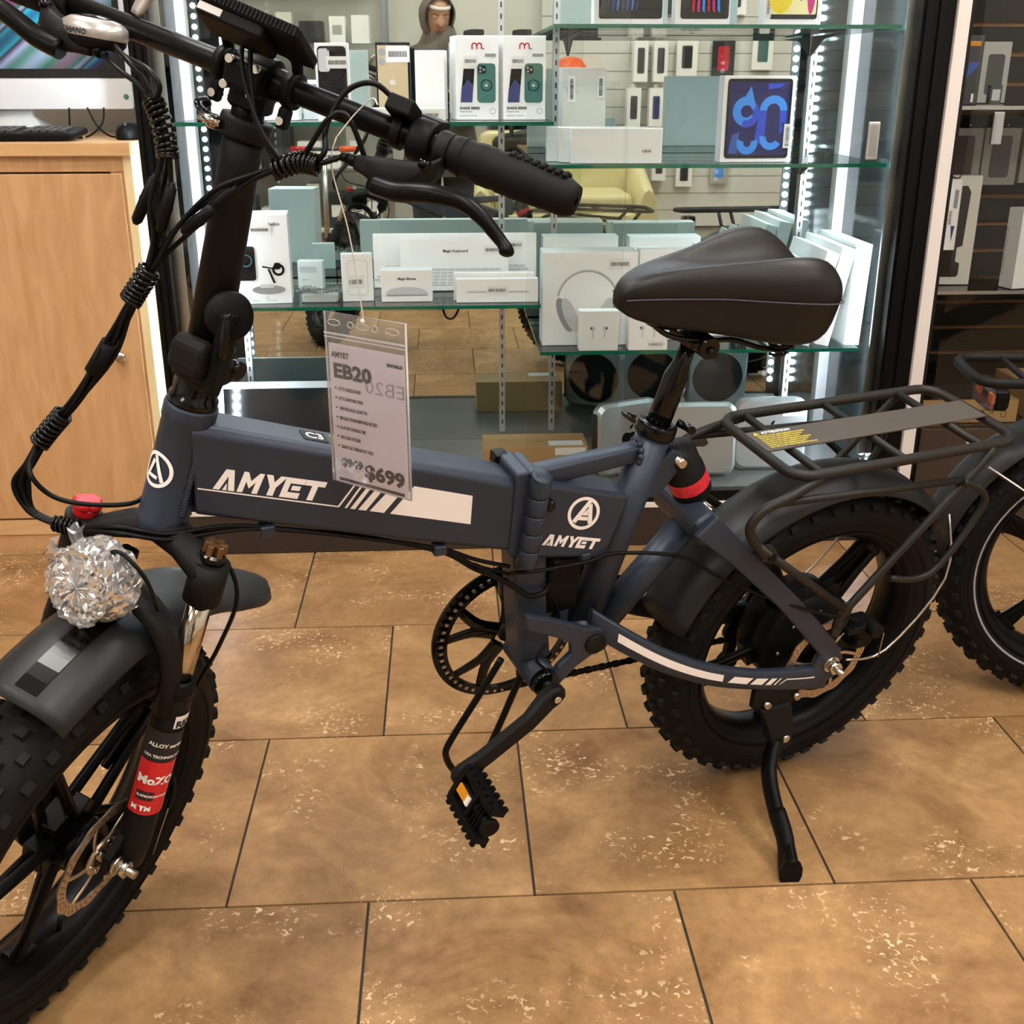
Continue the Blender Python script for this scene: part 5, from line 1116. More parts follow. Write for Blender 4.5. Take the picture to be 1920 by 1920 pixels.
# upper left shelf
t = product('phone_box', 'slim white phone box showing a black phone front, on upper left shelf', 'box', 0.052, 0.129, 1.46, 0.028, LT, 0.170)
fpoly(t, rr(0, 0.088, 0.066, 0.150, 0.009), 'phoneblack', 'phone_picture'); fpoly(t, rr(0, 0.162-0.006, 0.02, 0.006, 0.0028), 'ink', 'camera_pill', -0.001); fpoly(t, rr(-0.018, 0.133, 0.026, 0.05, 0.006), 'printpale', 'screen_glow', -0.0009); fpoly(t, rr(0, 0.028, 0.06, 0.026, 0.006), 'skyprint', 'screen_arc', -0.0009)
arcband(t, 0, 0.055, 0.027, 0.028, 40, 140, 'printgrey', 'ring_print', y=-0.001); arcband(t, 0, 0.115, 0.027, 0.028, 220, 320, 'printgrey', 'ring_print', y=-0.001); barcode(t, 0.012, 0.128, 0.05, 0.026)
t = product('phone_box', 'gold phone back picture on a slim dark-edged phone box', 'box', 0.186, 0.268, 1.56, 0.026, LT, 0.174, 'phoneblack'); fq(t, -0.001, 0.085, 0.072, 0.165, 'gold', 'phone_picture'); fpoly(t, disc(-0.026, 0.152, 0.0085), 'printgrey', 'lens'); fpoly(t, disc(-0.026, 0.131, 0.0085), 'printgrey', 'lens')
q = MB(); apple(q, frame(Vector((-0.002, -0.0008, 0.085)), Vector((1, 0, 0)), Vector((0, 0, 1)), Vector((0, -1, 0))), 0.016); q.build('fruit_mark', 'boxcream', t); barcode(t, 0.012, 0.148, 0.056, 0.036)
t = product('phone_box', 'plain white slim phone box between gold phone box and case packs', 'box', 0.279, 0.350, 1.53, 0.05, LT, 0.156, 'boxwhite', rz=-8)
t = product('flat_box', 'low white flat box lying on the upper left shelf front', 'box', 0.158, 0.350, 1.43, 0.07, LT, 0.029); barcode(t, 0.06, 0.014, 0.045, 0.02)
t = product('small_box', 'small white box at the left end of the upper shelf', 'box', -0.196, -0.105, 1.47, 0.05, LT, 0.055)
t = product('small_box', 'small white box behind the stem on the upper shelf', 'box', -0.085, 0.0, 1.52, 0.06, LT, 0.07, 'boxpale')
t = product('small_box', 'blue and white small box beside the black phone box', 'box', 0.005, 0.046, 1.58, 0.05, LT, 0.09, 'boxpale'); fq(t, 0, 0.06, 0.03, 0.04, 'printblue', 'blue_panel')
for j, (xa, lab) in enumerate(((0.376, 'white phone case pack with red m logo beside the slim box'), (0.489, 'white phone case pack with red m logo at the shelf end'))):
    n = 4 if j == 0 else 3
    for k in range(n-1, -1, -1):
        t = product('case_pack', (lab if k == 0 else lab.replace('white phone case pack with red m logo', ('', 'first', 'second', 'hindmost')[k]+' pack stacked behind the front case pack')), 'case pack', xa-0.004*k, xa+0.102-0.004*k, 1.52+0.022*k, 0.019, LT, 0.188, 'boxwhite', group='phone case packs on the upper shelf')
        q = MB(); q.rbox((0, 0.009, 0.195), (0.036, 0.003, 0.014), 0.005, ax=1); q.build('hang_tab', 'phoneblack', t)
        if k: continue
        for qx in (-0.006, 0.006): arcband(t, qx, 0.166, 0.0035, 0.0068, 0, 180, 'printred', 'logo_arch')
        for qx in (-0.0112, 0.0, 0.0112): fq(t, qx, 0.1625, 0.0033, 0.008, 'printred', 'logo_leg')
        fpoly(t, disc(0.0155, 0.159, 0.0018, 10), 'ink', 'logo_dot'); fq(t, 0.032, 0.145, 0.026, 0.007, 'printgrey', 'model_tag'); barcode(t, -0.015, 0.132, 0.034, 0.022)
        fpoly(t, [(-0.040, 0.040), (-0.012, 0.040), (-0.006, 0.115), (-0.032, 0.115)], 'phoneblack', 'phone_picture'); fpoly(t, [(-0.040, 0.040), (-0.012, 0.040), (-0.009, 0.078), (-0.023, 0.092), (-0.0375, 0.070)], 'navy', 'screen_arc', -0.001)
        fpoly(t, rr(0.022, 0.083, 0.044, 0.088, 0.008), 'teal', 'case_picture'); fpoly(t, rr(0.012, 0.113, 0.018, 0.018, 0.004), 'phoneblack', 'camera_block', -0.001)
        for cx, cz in ((0.008, 0.117), (0.008, 0.109), (0.016, 0.113)): fpoly(t, disc(cx, cz, 0.003, 12), 'printgrey', 'lens', -0.0014)
        arcband(t, 0.022, 0.078, 0.0115, 0.0135, 0, 360, 'printgrey', 'magnet_ring', 24, -0.001); q = MB(); apple(q, frame(Vector((0.022, -0.0012, 0.078)), Vector((1, 0, 0)), Vector((0, 0, 1)), Vector((0, -1, 0))), 0.008); q.build('fruit_mark', 'printpale', t)
        ftext(t, 'SHADE SERIES', -0.042, 0.024, 0.008, width=0.048, bold=0.0003); ftext(t, 'Magnetic Case', -0.042, 0.0175, 0.005); ftext(t, 'Apple iPhone 14 Pro Max', -0.042, 0.0085, 0.004); arcband(t, 0.037, 0.020, 0.006, 0.0068, 0, 360, 'ink', 'seal_ring', 18)
# upper right shelf: three tablet boxes, only their lower ends are in view
for x0, x1, lab, k in ((0.692, 0.852, 'tablet box with a black screen and blue light streaks', 0), (0.880, 1.006, 'tablet box with a dark screen and red streaks', 1), (1.086, 1.212, 'tablet box with yellow and magenta screen art', 2)):
    t = product('tablet_box', lab, 'box', x0, x1, 1.43, 0.048, RT, 0.252, 'boxwhite', rz=1); w = x1-x0
    fpoly(t, rr(0.004, 0.13, w-0.014, 0.236, 0.006), 'phoneblack', 'tablet_picture')
    if k == 0:
        for i in range(7): fpoly(t, [(-0.05+0.011*i, 0.03), (-0.047+0.011*i, 0.03), (-0.03+0.012*i, 0.2), (-0.034+0.012*i, 0.2)], ('navy', 'royal', 'skyprint')[i % 3], 'light_streak', -0.001)
    elif k == 1:
        for i in range(6): fpoly(t, [(-0.026+0.012*i, 0.03), (-0.020+0.012*i, 0.025), (-0.012+0.008*i, 0.2), (-0.02+0.008*i, 0.2)], ('printred', 'magenta', 'skyprint')[i % 3], 'light_streak', -0.001)
    else:
        fpoly(t, rr(0.004, 0.135, w-0.02, 0.226, 0.004), 'creamprint', 'screen_art', -0.0009); fpoly(t, [(-0.028+0.034*math.cos(R(a)), 0.085+0.062*math.sin(R(a))) for a in range(0, 360, 15)], 'yellowprint', 'yellow_blob', -0.0012); fpoly(t, [(0.044+0.010*math.cos(R(a)), 0.08+0.058*math.sin(R(a))) for a in range(0, 360, 15)], 'magenta', 'magenta_blob', -0.0012); fpoly(t, [(0.020+0.008*math.cos(R(a)), 0.1+0.05*math.sin(R(a))) for a in range(0, 360, 15)], 'printblue', 'blue_blob', -0.0012); barcode(t, -0.055, 0.05, 0.014, 0.07, vert=True)
# middle right shelf
t = product('tall_box', 'tall shrink-wrapped cream box with two barcode stickers', 'box', 0.640, 0.752, 1.62, 0.045, RM, 0.215, 'boxcream', rz=6); barcode(t, -0.032, 0.165, 0.018, 0.06, vert=True); barcode(t, 0.042, 0.17, 0.018, 0.05, vert=True)
for k, lab in enumerate(('longest white box lying across the middle shelf with a small barcode', 'white box lying behind the front long box', 'hindmost white long box with a yellow dot sticker')):
    t = product('long_box', lab, 'box', 0.645-0.026*k, 0.862-0.026*k, 1.43+0.036*k, 0.034, RM, 0.080, ('boxwhite', 'boxpale', 'boxpale')[k], rz=-3, group='long boxes on the middle shelf')
    if k == 0: fq(t, 0.06, 0.04, 0.09, 0.078, 'boxpale', 'paper_band'); barcode(t, 0.072, 0.028, 0.026, 0.018)
    if k == 2: MB().cyl((-0.1095, 0.012, 0.035), (-0.1087, 0.012, 0.035), 0.007, n=16).build('yellow_dot', 'yellowprint', t)
t = product('tablet_box', 'tablet box with blue ribbon loops on a dark screen', 'box', 1.008, 1.184, 1.455, 0.046, RM, 0.196, 'boxwhite', rz=3); fpoly(t, rr(0.0, 0.099, 0.158, 0.180, 0.008), 'phoneblack', 'tablet_picture'); fpoly(t, rr(0.0, 0.099, 0.146, 0.166, 0.004), 'indigo', 'screen_art', -0.0009)
fpoly(t, [(-0.036, 0.148), (-0.022, 0.172), (-0.008, 0.128), (-0.014, 0.118)], 'skyprint', 'ribbon_print', -0.0012)
for i, (cx, cz, r0, r1, a0, a1, m_) in enumerate(((-0.030, 0.116, 0.014, 0.034, 60, 330, 'skyprint'), (-0.030, 0.112, 0.016, 0.032, 250, 420, 'royal'), (0.036, 0.118, 0.016, 0.034, 0, 180, 'skyprint'), (0.034, 0.056, 0.012, 0.028, 170, 330, 'skyprint'), (-0.024, 0.044, 0.009, 0.026, 160, 380, 'skyprint'), (0.052, 0.075, 0.010, 0.020, 200, 420, 'indigo'))): arcband(t, cx, cz, r0, r1, a0, a1, m_, 'ribbon_print', 18, -0.0014-0.0001*i)
for p, m_ in (([(0.002, 0.118), (0.020, 0.118), (0.018, 0.062), (0.006, 0.040), (-0.006, 0.056)], 'royal'), ([(0.052, 0.118), (0.070, 0.118), (0.068, 0.050), (0.054, 0.066)], 'royal'), ([(-0.070, 0.020), (-0.048, 0.020), (-0.044, 0.070), (-0.062, 0.062)], 'printblue'), ([(0.02, 0.165), (0.05, 0.17), (0.06, 0.178), (0.02, 0.178)], 'royal')): fpoly(t, p, m_, 'ribbon_print', -0.0011)
barcode(t, 0.074, 0.06, 0.018, 0.055, vert=True, y=-0.003)
# lower left shelf
t = product('charger_box', 'white charging stand box picturing a phone and watch on a stand', 'box', -0.170, -0.036, 1.45, 0.10, LL, 0.213, 'boxwhite', rz=5)
fpoly(t, rr(-0.042, 0.098, 0.052, 0.082, 0.007), 'phoneblack', 'phone_picture'); arcband(t, -0.038, 0.105, 0.012, 0.015, 0, 360, 'teal', 'charge_ring', 20, -0.0011); fpoly(t, [(x, z) for x, z in ((0.0, 0.092), (0.03, 0.086), (0.03, 0.083), (0.0, 0.088))], 'phoneblack', 'stand_arm'); fpoly(t, [(0.012, 0.084), (0.017, 0.084), (0.03, 0.05), (0.024, 0.05)], 'phoneblack', 'stand_post'); fpoly(t, [(0.012+0.040*math.cos(R(a)), 0.034+0.011*math.sin(R(a))) for a in range(0, 360, 15)], 'printgrey', 'stand_base'); fpoly(t, rr(0.008, 0.043, 0.034, 0.009, 0.004), 'printpale', 'stand_pod', -0.001); arcband(t, 0.038, 0.082, 0.009, 0.015, 0, 360, 'phoneblack', 'watch_picture', 20); fpoly(t, rr(0.036, 0.091, 0.016, 0.016, 0.005), 'phoneblack', 'watch_face', -0.001)
ftext(t, 'belkin', 0.022, 0.187, 0.011, bold=0.0002); barcode(t, 0.0, 0.178, 0.05, 0.02)
for x in (-0.04, 0.004): ftext(t, 'FAST WIRELESS', x, 0.006, 0.004, 'printgrey'); arcband(t, x+0.004, 0.014, 0.0028, 0.0035, 0, 360, 'printgrey', 'icon', 12)
t = product('small_box', 'small pale box with a device outline behind the bubble wrap', 'box', -0.046, 0.020, 1.66, 0.03, LL, 0.072, 'boxpale', rz=-6); fpoly(t, rr(-0.004, 0.05, 0.044, 0.014, 0.003), 'printpale', 'device_print'); ftext(t, 'adapter', -0.022, 0.022, 0.006, 'printgrey')
t = thing('bubble_pack', 'flat package in clear bubble wrap on the lower left shelf', 'package', (0.03, 1.47, LL-0.0012)); MB().rbox((0, 0.02, 0.012), (0.09, 0.06, 0.02), 0.006).build('parcel', 'boxgrey', t)
thin('bubble', (0.96, 0.97, 0.97), 0.05, 1.5, haze=0.08); q = MB(); rn = random.Random(5)
for i in range(10):
    for j in range(6): q.ell((-0.052+0.0115*i+rn.uniform(-.001, .001), -0.014+0.0125*j, 0.026+0.004*math.sin(i)+0.004*math.cos(j)), (0.0052, 0.0052, 0.004), nu=8, nv=5)
q.build('bubble_wrap', 'bubble', t)['kind'] = 'stuff'
t = product('battery_box', 'small upright white box with a printed battery outline and sticker', 'box', 0.087, 0.163, 1.47, 0.03, LL, 0.116, 'boxwhite', rz=7); fpoly(t, rr(0, 0.058, 0.05, 0.086, 0.009), 'printpale', 'outline_print'); fpoly(t, rr(0, 0.058, 0.047, 0.083, 0.008), 'boxwhite', 'inner_print', -0.0009); barcode(t, -0.004, 0.048, 0.042, 0.032)
for k, (x0, x1, yf, h, lab) in enumerate(((0.154, 0.583, 1.655, 0.138, 'widest keyboard box standing at the back of the lower shelf'), (0.226, 0.506, 1.60, 0.132, 'keyboard box titled Magic Keyboard in front of the wide one'))):
    t = product('keyboard_box', lab, 'box', x0, x1, yf, 0.024, LL, h, 'boxwhite', lean=4); w = x1-x0; q = MB()
    for r_ in range(5):
        cnt = int(w*52)
        for c in range(cnt):
            f = (c+0.5)/cnt-0.5; xx = f*w*(0.86+0.035*(4-r_)); q.box((xx, -0.0008, 0.020+0.0085*r_), (w*0.8/cnt, 0.0004, 0.006))
    q.build('key_print', 'printpale', t)['kind'] = 'stuff'; fpoly(t, [(-w*.48, 0.013), (w*.48, 0.013), (w*.44, 0.0145), (-w*.44, 0.0145)], 'printgrey', 'edge_print'); barcode(t, w*0.36, h*0.78, 0.05, 0.022)
    if k: ftext(t, 'Magic Keyboard', -0.03, h*0.74, 0.010, bold=0.0002)
t = product('mouse_box', 'low white box titled Magic Mouse with a mouse picture', 'box', 0.183, 0.309, 1.455, 0.06, LL, 0.078); ftext(t, 'Magic Mouse', -0.022, 0.054, 0.0085, bold=0.0002)
fpoly(t, [(0.053*math.cos(R(a)), 0.016+0.021*math.sin(R(a))**0.8) for a in range(0, 181, 12)], 'printpale', 'mouse_picture'); fpoly(t, [(-0.052, 0.015), (0.052, 0.015), (0.048, 0.018), (-0.048, 0.018)], 'printgrey', 'mouse_shadow', -0.0009)
for k, (yf, h, lab) in enumerate(((1.435, 0.058, 'front slim pencil box with a barcode on the lower shelf'), (1.465, 0.068, 'slim pencil box standing behind the front pencil box'))):
    t = product('pencil_box', lab, 'box', 0.368-0.006*k, 0.570-0.006*k, yf, 0.022, LL, h, 'boxwhite', group='pencil boxes on the lower shelf')
    if not k: fpoly(t, [(-0.08, 0.026), (-0.07, 0.0285), (0.075, 0.0285), (0.08, 0.026), (0.075, 0.0235), (-0.07, 0.0235)], 'printpale', 'pencil_picture'); barcode(t, 0.0, 0.03, 0.052, 0.022, y=-0.0016)
# lower right shelf
t = product('headphone_box', 'large white box picturing over-ear headphones', 'box', 0.584, 0.822, 1.47, 0.09, RL, 0.234, 'boxwhite')
arcband(t, -0.005, 0.112, 0.075, 0.079, 10, 170, 'printpale', 'headband_print', 28); arcband(t, -0.005, 0.112, 0.0735, 0.0753, 10, 170, 'printgrey', 'headband_edge', 28)
for cx, rot, m_ in ((-0.062, -22, 'printgrey'), (-0.048, -22, 'printpale'), (0.052, 22, 'printgrey'), (0.038, 22, 'printpale')):
    fpoly(t, [(cx+0.016*math.cos(R(a))*math.cos(R(rot))-0.046*math.sin(R(a))*math.sin(R(rot))*-1, 0.078+0.016*math.cos(R(a))*math.sin(R(rot))*-1+0.046*math.sin(R(a))*math.cos(R(rot))) for a in range(0, 360, 15)], m_, 'ear_cup_print', -0.0008-0.0003*(m_ == 'printpale'))
barcode(t, 0.074, 0.204, 0.056, 0.026)
for k, (x0, x1, h, lab) in enumerate(((0.671, 0.769, 0.100, 'square white earbuds box before the headphone box'), (0.795, 0.893, 0.094, 'square white earbuds box with a barcode under the saddle nose'))):
    t = product('earbuds_box', lab, 'box', x0, x1, 1.402, 0.038, RL, h, 'boxwhite', rz=0, group='earbuds boxes on the lower right shelf')
    for s in (-1, 1): fpoly(t, [(s*0.016+0.007*math.cos(R(a)), 0.056+0.006*math.sin(R(a))) for a in range(0, 360, 30)], 'printpale', 'earbud_print'); fq(t, s*0.0145, 0.043, 0.003, 0.022, 'printpale', 'earbud_stem', -0.0006); fq(t, s*0.019, 0.057, 0.004, 0.005, 'ink', 'earbud_vent', -0.0009)
    if k: barcode(t, 0.02, 0.015, 0.042, 0.016)
for k, (x0, x1, yf, h, lab) in enumerate(((0.836, 0.985, 1.52, 0.232, 'upright white box behind the saddle beside the headphone box'), (0.99, 1.09, 1.56, 0.236, 'upright white box behind the middle of the saddle'), (0.60, 0.80, 1.66, 0.248, 'tall white box hidden behind the headphone box'), (0.83, 1.02, 1.66, 0.246, 'tall pale box at the back of the lower right shelf'))):
    product('white_box', lab, 'box', x0, x1, yf, 0.06, RL, h, 'boxpale' if k > 1 else 'boxwhite', group='white boxes on the lower right shelf')
for k, (x, th, h, yf, dp, roll, m_, lab) in enumerate(((1.158, 0.014, 0.205, 1.42, 0.27, 19, 'boxpale', 'thinnest leaning sleeve nearest the saddle in shrink film'), (1.187, 0.014, 0.215, 1.42, 0.27, 18, 'boxpale', 'second thin leaning sleeve in shrink film'), (1.243, 0.034, 0.238, 1.42, 0.29, 14, 'boxwhite', 'leaning white laptop box with printed edge'), (1.292, 0.036, 0.246, 1.42, 0.30, 11, 'boxwhite', 'leaning white laptop box next to the upright one'), (1.372, 0.04, 0.252, 1.43, 0.30, 2, 'boxpale', 'upright white laptop box beside the right glass side'))):
    t = product('laptop_box', lab, 'box', x-th/2, x+th/2, yf, dp, RL+abs(math.sin(R(roll)))*th/2, h, m_, roll=roll, group='laptop boxes leaning on the lower right shelf')
    if k == 2: ftext(t, 'MacBook Air 13-inch', 0.004, 0.03, 0.008, 'printpale', vert=True)
# cabinet floor
def mini(x, yf, rz, label, lean=0.0):
    t = bpy.data.objects.new('mini_computer', None); COL.objects.link(t); t.location = (x, yf, DK+0.001+0.038*math.sin(R(lean))-0.0015); t.rotation_euler = (-R(lean), 0, R(rz)); tag(t, label, 'computer', 'small computers standing on the cabinet floor'); t.empty_display_size = 0.03
    MB().rbox((0, 0.018, 0.1), (0.197, 0.036, 0.197), 0.03, ax=1, n=6).build('aluminium_case', 'silver', t)
    q = MB(); apple(q, frame(Vector((0, -0.0004, 0.1)), Vector((1, 0, 0)), Vector((0, 0, 1)), Vector((0, -1, 0))), 0.048); q.build('fruit_logo', 'blackglass', t, label='black bitten apple logo')
    MB().cyl((0, 0.036, 0.1), (0, 0.038, 0.1), 0.082, n=40).build('round_base', 'phoneblack', t); q = MB(); q.rbox((-0.0986, 0.018, 0.1), (0.001, 0.028, 0.15), 0.006, ax=0); q.build('port_panel', 'phoneblack', t); return t
mini(0.825, 1.49, 24, 'silver mini computer turned aside behind the seat tube', 3); mini(1.005, 1.455, 0, 'silver mini computer facing straight out behind the shock absorber', 5); t = mini(1.205, 1.50, -3, 'silver mini computer behind the rack front with a sticker', 4); barcode(t, 0.06, 0.165, 0.06, 0.03)
t = product('cardboard_box', 'long brown cardboard box with shipping label on the cabinet floor', 'box', 0.432, 0.705, 1.44, 0.12, DK, 0.098, 'kraft', pname='carton'); q = MB().box((0.08, 0.03, 0.0985), (0.09, 0.04, 0.0006)).build('shipping_label', 'white', t); fq(t, 0.09, 0.085, 0.08, 0.02, 'white', 'label_flap')
t = thing('laptop', 'open silver laptop with a dark screen on the cabinet floor', 'laptop', (-0.124, 1.60, DK+0.0002)); MB().rbox((0, -0.05, 0.008), (0.32, 0.20, 0.014), 0.012).build('keyboard_half', 'silver', t)
lt = Matrix.Translation((0, 0.05, 0.012)) @ Matrix.Rotation(R(-12), 4, 'X'); MB(lt).rbox((0, 0.004, 0.106), (0.325, 0.007, 0.212), 0.012, ax=1).build('screen_lid', 'silver', t); MB(lt).box((0, -0.0003, 0.104), (0.296, 0.001, 0.178)).build('screen_glass', 'blackglass', t); MB(lt).cyl((0, -0.001, 0.203), (0, 0.0, 0.203), 0.0015, n=8).build('webcam', 'ink', t)
# ---------------------------------------------------------------- maple cabinet with computer
def wood(name, c0, c1, sc, stretch):
    m = bpy.data.materials.new(name); m.use_nodes = True; MATS[name] = m; nt = m.node_tree; b = nt.nodes['Principled BSDF']; tc = nt.nodes.new('ShaderNodeTexCoord'); mp = nt.nodes.new('ShaderNodeMapping'); mp.inputs['Scale'].default_value = stretch
    n = nt.nodes.new('ShaderNodeTexNoise'); n.inputs['Scale'].default_value = sc; n.inputs['Detail'].default_value = 8; n.inputs['Roughness'].default_value = 0.62; n.inputs['Distortion'].default_value = 0.6; r = nt.nodes.new('ShaderNodeValToRGB')
    r.color_ramp.elements[0].position = 0.3; r.color_ramp.elements[1].position = 0.7; r.color_ramp.elements[0].color = rgb(*c0); r.color_ramp.elements[1].color = rgb(*c1)
    nt.links.new(tc.outputs['Object'], mp.inputs[0]); nt.links.new(mp.outputs[0], n.inputs['Vector']); nt.links.new(n.outputs['Fac'], r.inputs[0]); nt.links.new(r.outputs[0], b.inputs['Base Color']); b.inputs['Roughness'].default_value = 0.4
wood('maple', (176, 132, 88), (200, 158, 112), 5.0, (6.0, 6.0, 1.0)); wood('mapletop', (190, 148, 102), (212, 172, 126), 5.0, (1.0, 6.0, 6.0)); wood('maplesidelit', (214, 190, 140), (232, 212, 166), 5.0, (6.0, 6.0, 1.0))  # side panel maple is paler: its lit face is put into the colour
DX0, DX1, DY0, DY1 = -1.62, -0.374, 1.405, 1.98
desk = thing('wood_cabinet', 'maple veneer storage cabinet with a plain door under the computer', 'cabinet', ((DX0+DX1)/2, DY0+0.28, 0)); DMx = Matrix.Translation(-Vector(((DX0+DX1)/2, DY0+0.28, 0)))
MB(DMx).box(((DX0+DX1)/2, (DY0+DY1)/2+0.02, 0.52), (DX1-DX0-0.03, DY1-DY0-0.04, 0.88)).build('carcass', 'maple', desk)
MB(DMx).box((DX1-0.012, (DY0+DY1)/2, 0.49), (0.02, DY1-DY0, 0.975)).build('side_panel', 'maplesidelit', desk, bevel=0.001)
MB(DMx).box(((DX0+DX1)/2, (DY0+DY1)/2-0.008, 0.990), (DX1-DX0+0.004, DY1-DY0+0.02, 0.030)).build('top', 'mapletop', desk, bevel=0.002)
MB(DMx).box(((DX0+DX1)/2, DY0+0.008, 0.957), (DX1-DX0-0.024, 0.014, 0.034)).build('top_rail', 'maple', desk); MB(DMx).box((DX1-0.038, DY0+0.010, 0.51), (0.030, 0.012, 0.86)).build('stile', 'maple', desk)
dr = MB(DMx).box((-0.70, DY0+0.008, 0.511), (0.596, 0.018, 0.848)).build('door', 'maple', desk, bevel=0.0015); MB(DMx).box((-1.30, DY0+0.008, 0.511), (0.595, 0.018, 0.848)).build('door', 'maple', desk, bevel=0.0015)
MB(DMx).lathe([(0, 0.024), (0.011, 0.024), (0.0135, 0.02), (0.0135, 0.016), (0.008, 0.012), (0.006, 0), (0, 0)], frame(Vector((-0.452, DY0-0.001, 0.508)), Vector((1, 0, 0)), Vector((0, 0, 1)), Vector((0, -1, 0))), 24).build('knob', 'steel', dr, label='brushed round knob')
MB(DMx).box(((DX0+DX1)/2, DY0+0.012, 0.062), (DX1-DX0-0.02, 0.022, 0.040)).build('bottom_rail', 'mapletop', desk); MB(DMx).box(((DX0+DX1)/2, DY0+0.016, 0.021), (DX1-DX0-0.02, 0.022, 0.042)).build('plinth', 'maple', desk)
# all-in-one computer
def rays():
    m = bpy.data.materials.new('rays'); m.use_nodes = True; MATS['rays'] = m; nt = m.node_tree; N = nt.nodes; L = nt.links; b = N['Principled BSDF']; b.inputs['Base Color'].default_value = (0.005, 0.005, 0.006, 1); b.inputs['Roughness'].default_value = 0.12
    tc = N.new('ShaderNodeTexCoord'); mp = N.new('ShaderNodeMapping'); mp.inputs['Rotation'].default_value = (0, R(38), 0); mp.inputs['Scale'].default_value = (1, 1, 1); L.new(tc.outputs['Object'], mp.inputs[0])
    s = N.new('ShaderNodeSeparateXYZ'); L.new(mp.outputs[0], s.inputs[0]); n = N.new('ShaderNodeTexNoise'); n.noise_dimensions = '1D'; n.inputs['Scale'].default_value = 7.0; n.inputs['Detail'].default_value = 1.0; L.new(s.outputs[2], n.inputs['W'])
    r = N.new('ShaderNodeValToRGB'); e = r.color_ramp.elements; e[0].position = 0.36; e[0].color = (0.004, 0.004, 0.008, 1); e[1].position = 0.72; e[1].color = rgb(200, 40, 160)
    for p, c in ((0.44, (20, 60, 150)), (0.5, (40, 200, 225)), (0.53, (60, 30, 70)), (0.58, (190, 200, 240)), (0.62, (40, 130, 100))): q = e.new(p); q.color = rgb(*c)
    L.new(n.outputs['Fac'], r.inputs[0]); n2 = N.new('ShaderNodeTexNoise'); n2.inputs['Scale'].default_value = 3.2; L.new(tc.outputs['Object'], n2.inputs['Vector']); r2 = N.new('ShaderNodeValToRGB'); r2.color_ramp.elements[0].position = 0.42; r2.color_ramp.elements[1].position = 0.6; L.new(n2.outputs['Fac'], r2.inputs[0])
    mx = N.new('ShaderNodeMix'); mx.data_type = 'RGBA'; mx.blend_type = 'MULTIPLY'; mx.inputs[0].default_value = 1.0; L.new(r.outputs[0], mx.inputs[6]); L.new(r2.outputs[0], mx.inputs[7]); L.new(mx.outputs[2], b.inputs['Emission Color']); b.inputs['Emission Strength'].default_value = 1.2
rays()
mat('imacwhite', (214, 214, 216), 0.4, 0.3)
im = thing('desktop_computer', 'silver all-in-one computer with a glowing colourful screen on the cabinet', 'computer', (-0.72, 1.62, 1.005))
MB().rbox((0, 0.012, 0.30), (0.62, 0.028, 0.468), 0.014, ax=1).build('housing', 'imacwhite', im); MB().box((0, -0.0026, 0.332), (0.60, 0.002, 0.39)).build('bezel', 'blackglass', im); MB().box((0, -0.0042, 0.334), (0.57, 0.001, 0.352)).build('lit_screen', 'rays', im); MB().box((0, -0.0028, 0.098), (0.618, 0.003, 0.062)).build('chin', 'imacwhite', im)
MB().loft([[(x, y+0.02, z) for x, y in ((-w, -d), (w, -d), (w, d), (-w, d))] for w, d, z in ((0.115, 0.08, 0.0), (0.112, 0.075, 0.006), (0.06, 0.012, 0.05), (0.055, 0.01, 0.14))]).build('stand', 'boxgrey', im); fpoly(im, disc(0.295, 0.095, 0.006), 'teal', 'green_dot', -0.006)
kb = thing('keyboard', 'black wired keyboard at the front of the maple cabinet', 'keyboard', (-0.73, 1.50, 1.0105)); kbm = Matrix.Rotation(R(4), 4, 'X'); MB(kbm).rbox((0, 0.0, 0.009), (0.44, 0.135, 0.016), 0.012).build('keyboard_body', 'plastic', kb, bevel=0.002)
mat('keycap', (52, 53, 55), 0.45); km = MB().box((0, 0, 0), (0.0155, 0.0155, 0.006)).mesh('keycap', 'keycap')
for r_ in range(5):
    for c in range(21):
        if c == 15: continue
        o = bpy.data.objects.new('keycap', km); COL.objects.link(o); o.parent = kb; o.location = kbm @ Vector((-0.2+c*0.0195, -0.046+r_*0.0205, 0.0195)); o.rotation_euler = (R(4), 0, 0)
ms = thing('computer_mouse', 'small black computer mouse beside the keyboard', 'mouse', (-0.405, 1.53, 1.005)); MB().loft([[(0.031*s*math.cos(2*PI*k/16), 0.052*s*math.sin(2*PI*k/16), z) for k in range(16)] for s, z in ((0.96, 0), (1.0, 0.006), (0.97, 0.018), (0.85, 0.028), (0.6, 0.035), (0.2, 0.038))]).build('shell', 'plastic', ms); MB().cyl((0.0025, -0.03, 0.0335), (-0.0025, -0.03, 0.0335), 0.006, n=12).build('wheel', 'keycap', ms)
for k, (pts, lab) in enumerate((([(-0.56, 1.60, 1.075), (-0.565, 1.60, 1.02), (-0.555, 1.585, 1.008), (-0.53, 1.575, 1.0075)], 'straight black cable hanging under the computer chin'), ([(-0.52, 1.61, 1.075), (-0.50, 1.60, 1.035), (-0.47, 1.585, 1.012), (-0.44, 1.575, 1.0075), (-0.415, 1.575, 1.0075)], 'black mouse cable crossing below the computer'), ([(-0.48, 1.61, 1.075), (-0.485, 1.60, 1.04), (-0.51, 1.595, 1.015), (-0.53, 1.605, 1.0075)], 'short looped black cable below the computer'))):
    tag(MB().tube(smoothpath(pts, 5), 0.0022, 7).build('cable', 'cable'), lab, 'cable', 'cables behind the keyboard')

